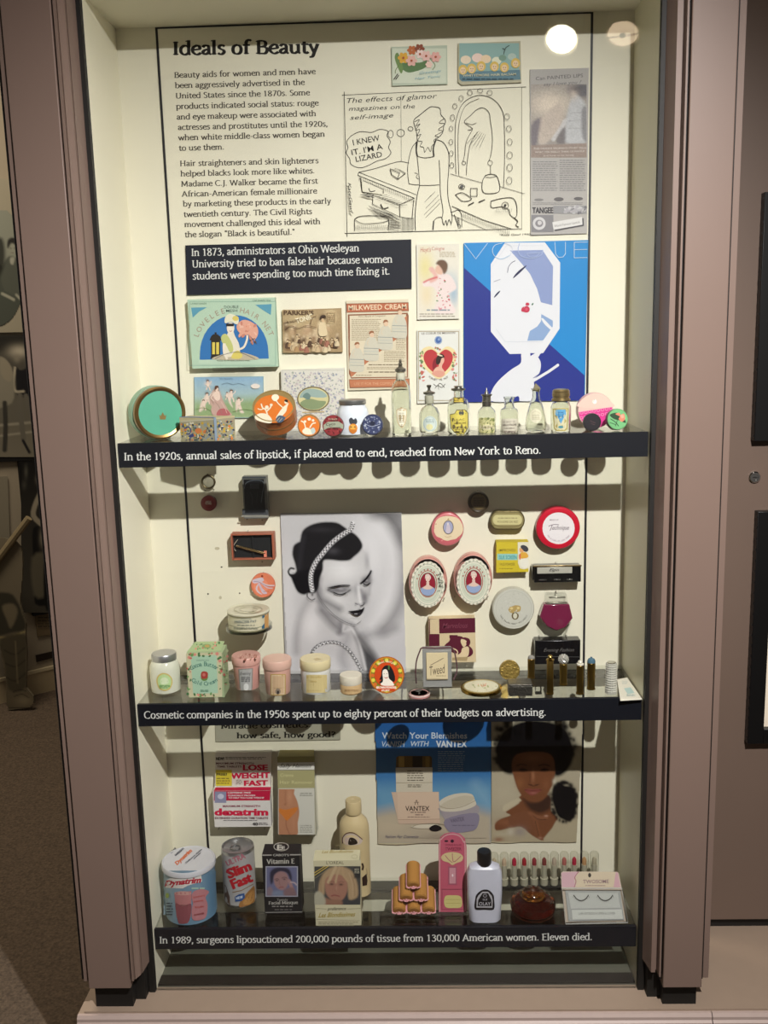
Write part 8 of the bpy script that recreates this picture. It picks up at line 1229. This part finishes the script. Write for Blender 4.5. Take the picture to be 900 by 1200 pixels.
art(p, VC6, pl_, [('S', '#c99a9c', 7, [392, 590, 392, 130, 405, 80, 440, 52, 490, 46, 535, 62, 560, 100, 570, 140, 572, 585]), ('E', '#3a2030', 438, 94, 14, 7), ('E', '#3a2030', 480, 94, 12, 12), ('T', '#7a2c40', 430, 128, 14, 'SPONGE ROLLER', 115, 0, .01), ('T', '#7a2c40', 430, 160, 22, 'TWEEZER', 115, 0, .02), ('C', '#cdb98c', [402, 205, 430, 180, 480, 172, 530, 180, 556, 205, 545, 235, 510, 248, 480, 262, 455, 245, 415, 232]), ('S', '#a8646c', 5, [430, 195, 455, 225, 480, 245]), ('S', '#a8646c', 5, [480, 180, 490, 240, 540, 200]), ('R', '#a0586c', 452, 272, 512, 400), ('R', '#c48e98', 460, 282, 504, 392), ('E', '#ecd9dc', 482, 335, 5, 10), ('B', '#9a4a5c', 408, 432, 562, 575, 5), ('C', '#c9bd7c', [428, 485, 480, 475, 540, 485, 545, 555, 490, 565, 430, 555]), ('L', '#a89c5c', 3, [435, 505, 540, 505]), ('L', '#a89c5c', 3, [435, 530, 540, 530])], .95, TIN); t.done()
# white lotion bottle
t = TE('lotion_bottle', 'white shouldered plastic bottle with a black cap and black arched label', 'bottle'); f = front(568, 1081.7); Yf = f[1]; D = .030; Y = Yf+D/2; k = mpp(Yf, .4); X = P(568.5, 1060, Yf)[0]; pz = lambda y: P(568, y, Yf)[2]-Z3
b = t.part('bottle_body'); b.m(mat('white_plastic_bottle', '#c3c4d2', .3, g=1.0, coat=.3))
prb = [(16.5, 1081.7), (18.6, 1080), (20.6, 1050), (20.8, 1034), (20.2, 1025), (17.5, 1019.5), (11, 1016.5), (8.2, 1015.5)]
vs = []; fs = []; n = 40
for h, y in prb:
    for i in range(n):
        a = 2*pi*i/n; ca, sa = math.cos(a), math.sin(a); e = .45; vs.append((X+h*k*math.copysign(abs(ca)**e, ca), Y+D/2*min(1, h/16)*math.copysign(abs(sa)**.62, sa), Z3+.0003+max(0, pz(y))))
for j in range(len(prb)-1): fs += [(j*n+i, j*n+(i+1) % n, (j+1)*n+(i+1) % n, (j+1)*n+i) for i in range(n)]
fs += [tuple(range(n))[::-1], tuple((len(prb)-1)*n+i for i in range(n))]; b.add(vs, fs)
c_ = t.part('cap'); c_.m(mat('black_plastic', '#121214', .3)).lathe([(8*k, pz(1017)), (8.3*k, pz(1016)), (8.3*k, pz(1003)), (7.4*k, pz(1001.6)), (0, pz(1001.4))], 36, (X, Y, Z3+.0003), flute=18, fd=.012)
l = t.part('arched_label', smooth=False); art(l, VC6, planeY(Yf-.0004), [('C', '#1c1a1e', [640, 572, 642, 500, 652, 468, 690, 438, 735, 438, 768, 470, 775, 510, 772, 574, 705, 577]), ('P', '#b0aeb4', [650, 562, 652, 500, 662, 478, 692, 450, 732, 450, 758, 480, 764, 510, 762, 563]), ('P', '#19181c', [658, 552, 662, 510, 692, 460, 732, 460, 756, 510, 756, 552]), ('O', '#9a98a0', 4, 710, 478, 11, 11), ('T', '#b9b7be', 694, 512, 14, 'OIL OF', 32, 0, .02), ('T', '#b9b7be', 668, 546, 24, 'OLAY', 82, 0, .02), ('X', '#a09ea6', 665, 556, 755, 562, 1, 4)], 1.0, TIN); t.done()
# lipstick sampler row
VL = View(570, 980, 5); Yv = -.045
t = TE('sampler_rack', 'black topped clear rack carrying the row of lipstick samples', 'rack'); zb_ = Z3+.0003; xa, xb = P(561, 1046, Yv)[0], P(706, 1044, Yv)[0]; zr = max(P(640, 1046, Yv)[2]-.002, Z3+.008)
b = t.part('plate', smooth=False); b.m(mat('black_plastic', '#121214', .3)).box(xa, xb, Yv-.014, Yv+.014, zr-.003, zr-.0002); l_ = t.part('rack_foot', smooth=False); l_.m(ACRYL)
for xx in (xa+.004, (xa+xb)/2, xb-.004): l_.box(xx-.002, xx+.002, Yv-.012, Yv+.012, zb_, zr-.003)
t.done()
CLR = pane_mat('clear_plastic_cap', (.93, .93, .90), 1.45, .05)
xs_ = [567.5+11.7*i for i in range(12)]; tips = ['#b89a84', '#b5a78c', '#bfa890', '#a8203c', '#98202c', '#8a3038', '#7a3a38', '#b0a090', '#a8605c', '#a82440', '#b58c64', '#a8a08c']
desc = ['half hidden behind the white bottle cap', 'with a pale tip just right of the white bottle', 'with a pale tip, second clear of the white bottle', 'with the leftmost bright red tip', 'with a bright red tip, second of the red ones', 'with a dull red tip, third of the red ones', 'with a brownish red tip left of the colourless gap', 'with a colourless tip mid row', 'with a faint pink tip right of mid row', 'with the rightmost bright red tip', 'with an orange beige tip, next to the right end', 'colourless, at the right end of the rack']
root = None
for i, x in enumerate(xs_):
    k = mpp(Yv, .38); X = P(x, 1020, Yv)[0]; hh = P(x, 1000-i*.15, Yv)[2]-zr; r = 5.2*k
    t = TE('lipstick_sample', 'clear capped lipstick sample '+desc[i], 'lipstick', 'lipstick samples in the rack')
    p = t.part('clear_cap'); p.m(CLR).lathe([(r, .001), (r, hh-.004), (r*.8, hh-.001), (r*.3, hh), (0, hh)], 20, (X, Yv, zr))
    p = t.part('holder'); p.m(mat('frosted_holder', '#a9a594', .4)).lathe([(r*.9, 0), (r*.9, hh*.2), (r*.62, hh*.21), (r*.62, hh*.62), (0, hh*.62)], 18, (X, Yv, zr))
    p = t.part('lipstick_tip'); p.m(TIN, tips[i], 1.).lathe([(r*.5, hh*.62), (r*.5, hh*.78), (r*.2, hh*.84), (0, hh*.84)], 14, (X, Yv, zr)); t.done()
# amber bottle
t = TE('perfume_flask', 'squat amber glass flask with a domed stopper before the lipstick samples', 'flask'); f = front(624, 1083.5); k = mpp(f[1]+.03, .36); R = 26*k; Y = f[1]+R; X = P(624.5, 1070, Y)[0]; pz = lambda y: max(0, P(624, y, f[1]+(.004 if y > 1062 else R))[2]-Z3)
AMB = solidglass('amber_glass', '#c8561a', .03, 1.4); b = t.part('flask_body'); b.m(AMB).lathe([(0, 0), (18*k, 0), (25*k, .002), (26.4*k, .012), (26.4*k, .019), (24.5*k, .026), (19*k, .031), (15*k, .034), (0, .0342)], 48, (X, Y, Z3+.0003))
c_ = t.part('domed_stopper'); c_.m(solidglass('brown_glass', '#a86a2a', .08)).lathe([(14.5*k, .0345), (15*k, .037), (13*k, .043), (10*k, .047), (5*k, .0495), (0, .050)], 40, (X, Y, Z3+.0003)); 
lq = t.part('dark_perfume'); lq.m(mat('dark_perfume', '#5a1a0c', .3)).lathe([(0, .003), (16*k, .003), (20*k, .006), (20*k, .018), (0, .018)], 36, (X, Y, Z3+.0003)); t.done()
# false eyelash pack
t = TE('eyelash_pack', 'clear plastic false eyelash pack on a pink and cream hanging card', 'package'); f = front(700, 1083.5); Yf = f[1]; tl = .42; sfp = plane((f[0], Yf, Z3+.0008), (0, -math.cos(tl), math.sin(tl))); nn = np.array([0, -math.cos(tl), math.sin(tl)])
def slabp(p, px_, t0, t1):
    a = [sfp(*VL(x, y), t0) for x, y in px_]; c = [sfp(*VL(x, y), t1) for x, y in px_]; n = len(a); V_ = a+c
    V_ = [(v[0], v[1], max(v[2], Z3+.0004)) for v in V_]; p.add(V_, [tuple(range(n)), tuple(range(2*n-1, n-1, -1))]+[(i, n+i, n+(i+1) % n, (i+1) % n) for i in range(n)])
p = t.part('hanging_card', smooth=False); p.m(PAPER, '#c9b8a8', .9); cq = [(448, 206), (768, 208), (776, 220), (792, 298), (820, 500), (462, 505), (440, 300), (438, 214)]; slabp(p, cq, 0, .0008)
art(p, VL, lambda x, y, k=0: sfp(x, y, .0009+k), [('P', '#c9a4ac', [440, 212, 540, 206, 515, 250, 520, 298, 442, 298]), ('S', '#a86474', 4, [540, 208, 518, 240, 525, 265, 515, 298]), ('P', '#cdbda4', [545, 208, 765, 210, 775, 298, 525, 298, 530, 265, 522, 242]), ('P', '#c9a0a8', [758, 210, 770, 212, 786, 298, 745, 298]), ('E', '#3a3430', 605, 228, 9, 13), ('T', '#8a6c74', 566, 276, 22, 'TWOSOME', 152, -.01, .02), ('X', '#8a6c74', 580, 285, 700, 293, 1, 4)], .9)
q = t.part('silver_tray', smooth=False); q.m(mat('silver_tray', '#b8b8b6', .25, .3, g=1.15)); slabp(q, [(462, 318), (785, 320), (808, 490), (482, 498)], .001, .004)
art(q, VL, lambda x, y, k=0: sfp(x, y, .0041+k), [('P', '#c4c4c0', [480, 330, 770, 332, 785, 418, 495, 424]), ('S', '#2c2622', 5, [512, 345, 530, 368, 555, 378, 580, 368, 598, 345]), ('S', '#2c2622', 5, [652, 345, 670, 368, 695, 378, 722, 368, 740, 345])] + [('L', '#2c2622', 2, [512+i*9.5, 348+24*math.sin(pi*i/9), 508+i*10.5, 360+26*math.sin(pi*i/9)]) for i in range(10)] + [('L', '#2c2622', 2, [652+i*9.8, 348+24*math.sin(pi*i/9), 648+i*10.8, 360+26*math.sin(pi*i/9)]) for i in range(10)] + [('P', '#cfcfca', [500, 432, 792, 428, 800, 484, 505, 488]), ('T', '#7a7a76', 540, 460, 14, 'LASH EXTENSION UPPER & LOWER', 215, -.01, .01)], 1.0, TIN)
r_ = t.part('clear_blister', smooth=False); r_.m(ACRYL); slabp(r_, [(440, 302), (795, 304), (830, 508), (465, 516)], .0055, .011)
e_ = t.part('blister_rim'); e_.m(mat('rim_plastic', '#c4c4c0', .1, .3)).tube([tuple(np.maximum(sfp(*VL(x, y), .0115), [-9, -9, Z3+.002])) for x, y in ((441, 304), (794, 305), (829, 506), (466, 514))], .0011, 6, True); t.done()
# ================================================================ pictures on the room wall beyond the case, at left
def wallpic(name, label, cat, q, th, paints, box, step, view, base, frame='#14120f', extra=None, oval=None):
    t = TE(name, label, cat); wf = lambda x, y, k=0: plane(A_+nv*(th+k), nv)(x, y)
    b = t.mesh(smooth=False); pts = [np.array(wf(x, y)) for x, y in q]; n = len(pts); b.m(PAPER, frame, .8).add([tuple(v) for v in pts]+[tuple(v-nv*(th-.001)) for v in pts], [tuple(range(n)), tuple(range(2*n-1, n-1, -1))]+[(i, n+i, n+(i+1) % n, (i+1) % n) for i in range(n)])
    if paints: paint(b, view, lambda x, y, k=0: wf(x, y, .002), box, step, base, paints, .8, mask=oval)
    if extra: art(b, view, lambda x, y, k=0: wf(x, y, .003+k), extra, .8)
    return t
VL1 = View(0, 230, 3.633); VL2 = View(0, 540, 3.875)
def wallblock(fn): pass
t = wallpic('oval_portrait', 'oval portrait print of a seated figure with folded hands, far left beyond the case', 'picture', [(-60, 200), (22, 212), (34, 389), (-60, 391)], .012, [('p', '#4c5148', 5, 1, [-30, 300, 0, 290, 20, 320, 25, 400, 100, 380, 110, 450, 112, 540, 40, 560, -30, 560]), ('g', '#9a9c8c', 52, 215, 18, 30, 1), ('p', '#2c2a26', 4, 1, [30, 215, 34, 185, 55, 176, 78, 190, 86, 225, 78, 245, 72, 215, 50, 200, 36, 220]), ('p', '#565a50', 4, 1, [30, 262, 50, 255, 75, 268, 105, 300, 112, 350, 110, 420, 80, 430, 20, 400, 5, 350, 10, 300]), ('p', '#b3b3a3', 3, .8, [44, 262, 62, 262, 56, 290, 44, 285]), ('s', '#a3a392', 12, 5, 1, [10, 415, 40, 430, 58, 440]), ('s', '#a3a392', 10, 5, 1, [70, 420, 90, 440, 105, 450]), ('p', '#23241f', 8, .9, [-30, 200, 10, 180, 22, 260, 5, 330, -30, 360]), ('g', '#3a3026', 46, 222, 4, 3, .8), ('g', '#3a3026', 62, 222, 4, 3, .8), ('s', '#6d5c50', 2, 3, .8, [48, 240, 56, 240])], (-120, 60, 132, 556), 5, VL1, '#8f9284', '#a39c88', oval=lambda x, y: ((x+20)/135)**2+((y-300)/255)**2 < 1 and x < 70+y*.11); t.done()
t = wallpic('street_photograph', 'black framed street photograph of people crossing a road, at the far left edge', 'picture', [(-60, 395), (35, 393.5), (47, 539), (-60, 545)], .015, [('v', '#3c3a34', '#807a6a'), ('P', '#23221e', 10, .9, [-80, 590, 140, 590, 150, 660, -80, 660]), ('P', '#6a665a', 10, .9, [-80, 880, 150, 860, 165, 960, -80, 980]), ('s', '#a8a290', 10, 6, .8, [0, 975, 80, 968, 160, 960]), ('s', '#a8a290', 8, 6, .8, [0, 1020, 80, 1010, 160, 1000]), ('g', '#c0b8a4', 82, 660, 45, 26, 1), ('g', '#8f8878', 72, 690, 14, 18, .9), ('p', '#17161a', 3, 1, [66, 725, 85, 740, 105, 735, 125, 725, 135, 800, 130, 850, 75, 850, 68, 790]), ('s', '#b5ad98', 10, 5, 1, [64, 730, 58, 790, 66, 830, 100, 830]), ('s', '#b5ad98', 10, 5, 1, [128, 735, 138, 790, 130, 830]), ('s', '#6b675c', 22, 5, 1, [85, 850, 88, 930, 100, 1030]), ('s', '#6b675c', 20, 5, 1, [110, 850, 130, 920, 152, 980]), ('s', '#17161a', 12, 4, 1, [98, 1040, 125, 1090]), ('p', '#8f8a7a', 4, 1, [-60, 700, -20, 680, 20, 690, 48, 730, 60, 800, 50, 880, -40, 890]), ('s', '#3a3832', 20, 5, 1, [20, 880, 24, 980, 20, 1080]), ('p', '#9a927e', 3, .9, [5, 685, 50, 730, 45, 790, 5, 760])], (-200, 592, 170, 1110), 5, VL1, '#4c4a42', '#0d0c0b'); t.done()
t = wallpic('dancer_photograph', 'dark framed photograph of a person with arms akimbo, below the street photograph', 'picture', [(22, 541), (48, 540), (63, 718), (39, 722)], .02, [('v', '#0e0d0c', '#4a463c'), ('g', '#5c5a50', 118, 50, 8, 30, .8), ('g', '#4a483f', 110, 110, 10, 20, .8), ('g', '#8a8272', 175, 85, 12, 20, .9), ('s', '#a39a86', 22, 6, 1, [182, 150, 160, 200, 152, 250, 190, 290]), ('p', '#0f0e0d', 4, 1, [150, 310, 190, 300, 240, 320, 240, 480, 225, 640, 160, 650, 160, 560, 150, 430]), ('g', '#a39a86', 195, 350, 14, 40, .9), ('p', '#6b6554', 8, .9, [145, 440, 215, 430, 215, 600, 155, 610]), ('p', '#12110f', 4, 1, [205, 330, 240, 330, 240, 660, 200, 640])], (96, 8, 240, 690), 4, VL2, '#15130f', '#0a0908'); t.done()
t = wallpic('caption_plate', 'small tan caption plate under the dark framed photograph', 'label', [(41, 718), (62, 716), (66, 743), (44, 746)], .006, None, None, 4, VL2, '#6d5f49', '#7a6a50', extra=[('X', '#4c4232', 172, 705, 238, 760, 4, 5)]); t.done()
t = wallpic('wall_vent', 'dark low vent plate above the baseboard of the room wall', 'vent', [(42, 768), (68, 762), (69, 769), (43, 776)], .006, None, None, 4, VL2, '#241c14', '#2c231a'); t.done()
t = wallpic('wall_placard', 'pale blank placard at the far left edge behind the printed figure', 'placard', [(-60, 560), (9, 558), (12, 640), (-60, 640)], .01, None, None, 4, VL2, '#7c7666', '#8f8876'); t.done()
# standing printed cut-out figure with boots
t = TE('cutout_figure', 'life size printed cut-out of a person in boots with a stick, far left', 'cutout'); b = t.part('printed_board', smooth=False); foot = S(30, 832, 0.004); Yk = foot[1]; view = VL2; sfk = planeY(Yk)
out = [(-60, 560), (-60, 350), (20, 352), (70, 365), (98, 400), (104, 470), (98, 560), (90, 640), (100, 680), (118, 740), (116, 790), (122, 870), (118, 1030), (150, 1070), (152, 1100), (130, 1122), (40, 1132), (30, 1100), (28, 1000), (10, 900), (0, 840), (-60, 840)]
pts = [sfk(*view(x, y)) for x, y in out]; pts = [np.array([v[0], v[1], max(v[2], .002)]) for v in pts]; b.m(PAPER, '#6d6552', .8).extr([(v[0], v[2]) for v in pts], Yk, Yk+.012)
def inside(x, y):
    r = False; n = len(out)
    for i in range(n):
        (ax, ay), (bx, by) = out[i], out[(i+1) % n]
        if (ay > y) != (by > y) and x < (bx-ax)*(y-ay)/(by-ay)+ax: r = not r
    return r
paint(b, view, planeY(Yk-.001), (-60, 350, 152, 1120), 5, '#6f6652', [('v', '#7c7360', '#6a604c'), ('p', '#39362a', 6, 1, [-60, 620, 40, 600, 80, 640, 100, 690, 118, 760, 60, 780, -60, 790]), ('p', '#7a705a', 6, .9, [10, 660, 60, 650, 80, 690, 50, 760, 30, 720]), ('s', '#96895f', 8, 3, 1, [-40, 800, 40, 800, 115, 775]), ('p', '#4a4434', 6, .9, [0, 810, 118, 790, 120, 900, 116, 1030, 40, 1040, 20, 920]), ('s', '#2c281e', 5, 5, .8, [20, 860, 70, 880, 112, 850]), ('s', '#2c281e', 5, 5, .8, [25, 920, 70, 935, 115, 905]), ('s', '#2c281e', 5, 5, .8, [32, 985, 70, 1000, 116, 965]), ('s', '#877b60', 5, 6, .7, [70, 820, 74, 900, 80, 1010]), ('g', '#8d8168', 110, 1090, 40, 22, .9), ('s', '#2c281e', 4, 4, .8, [60, 1050, 90, 1040, 118, 1045]), ('s', '#2c281e', 4, 4, .8, [64, 1070, 100, 1060, 130, 1075])], .8, mask=inside)
p = t.part('stick'); a, c = P(34, 607, Yk-.015), P(-12, 668, Yk-.015); p.m(mat('stick_wood', '#7f7256', .7)).tube([a, c], .014, 8); t.done()
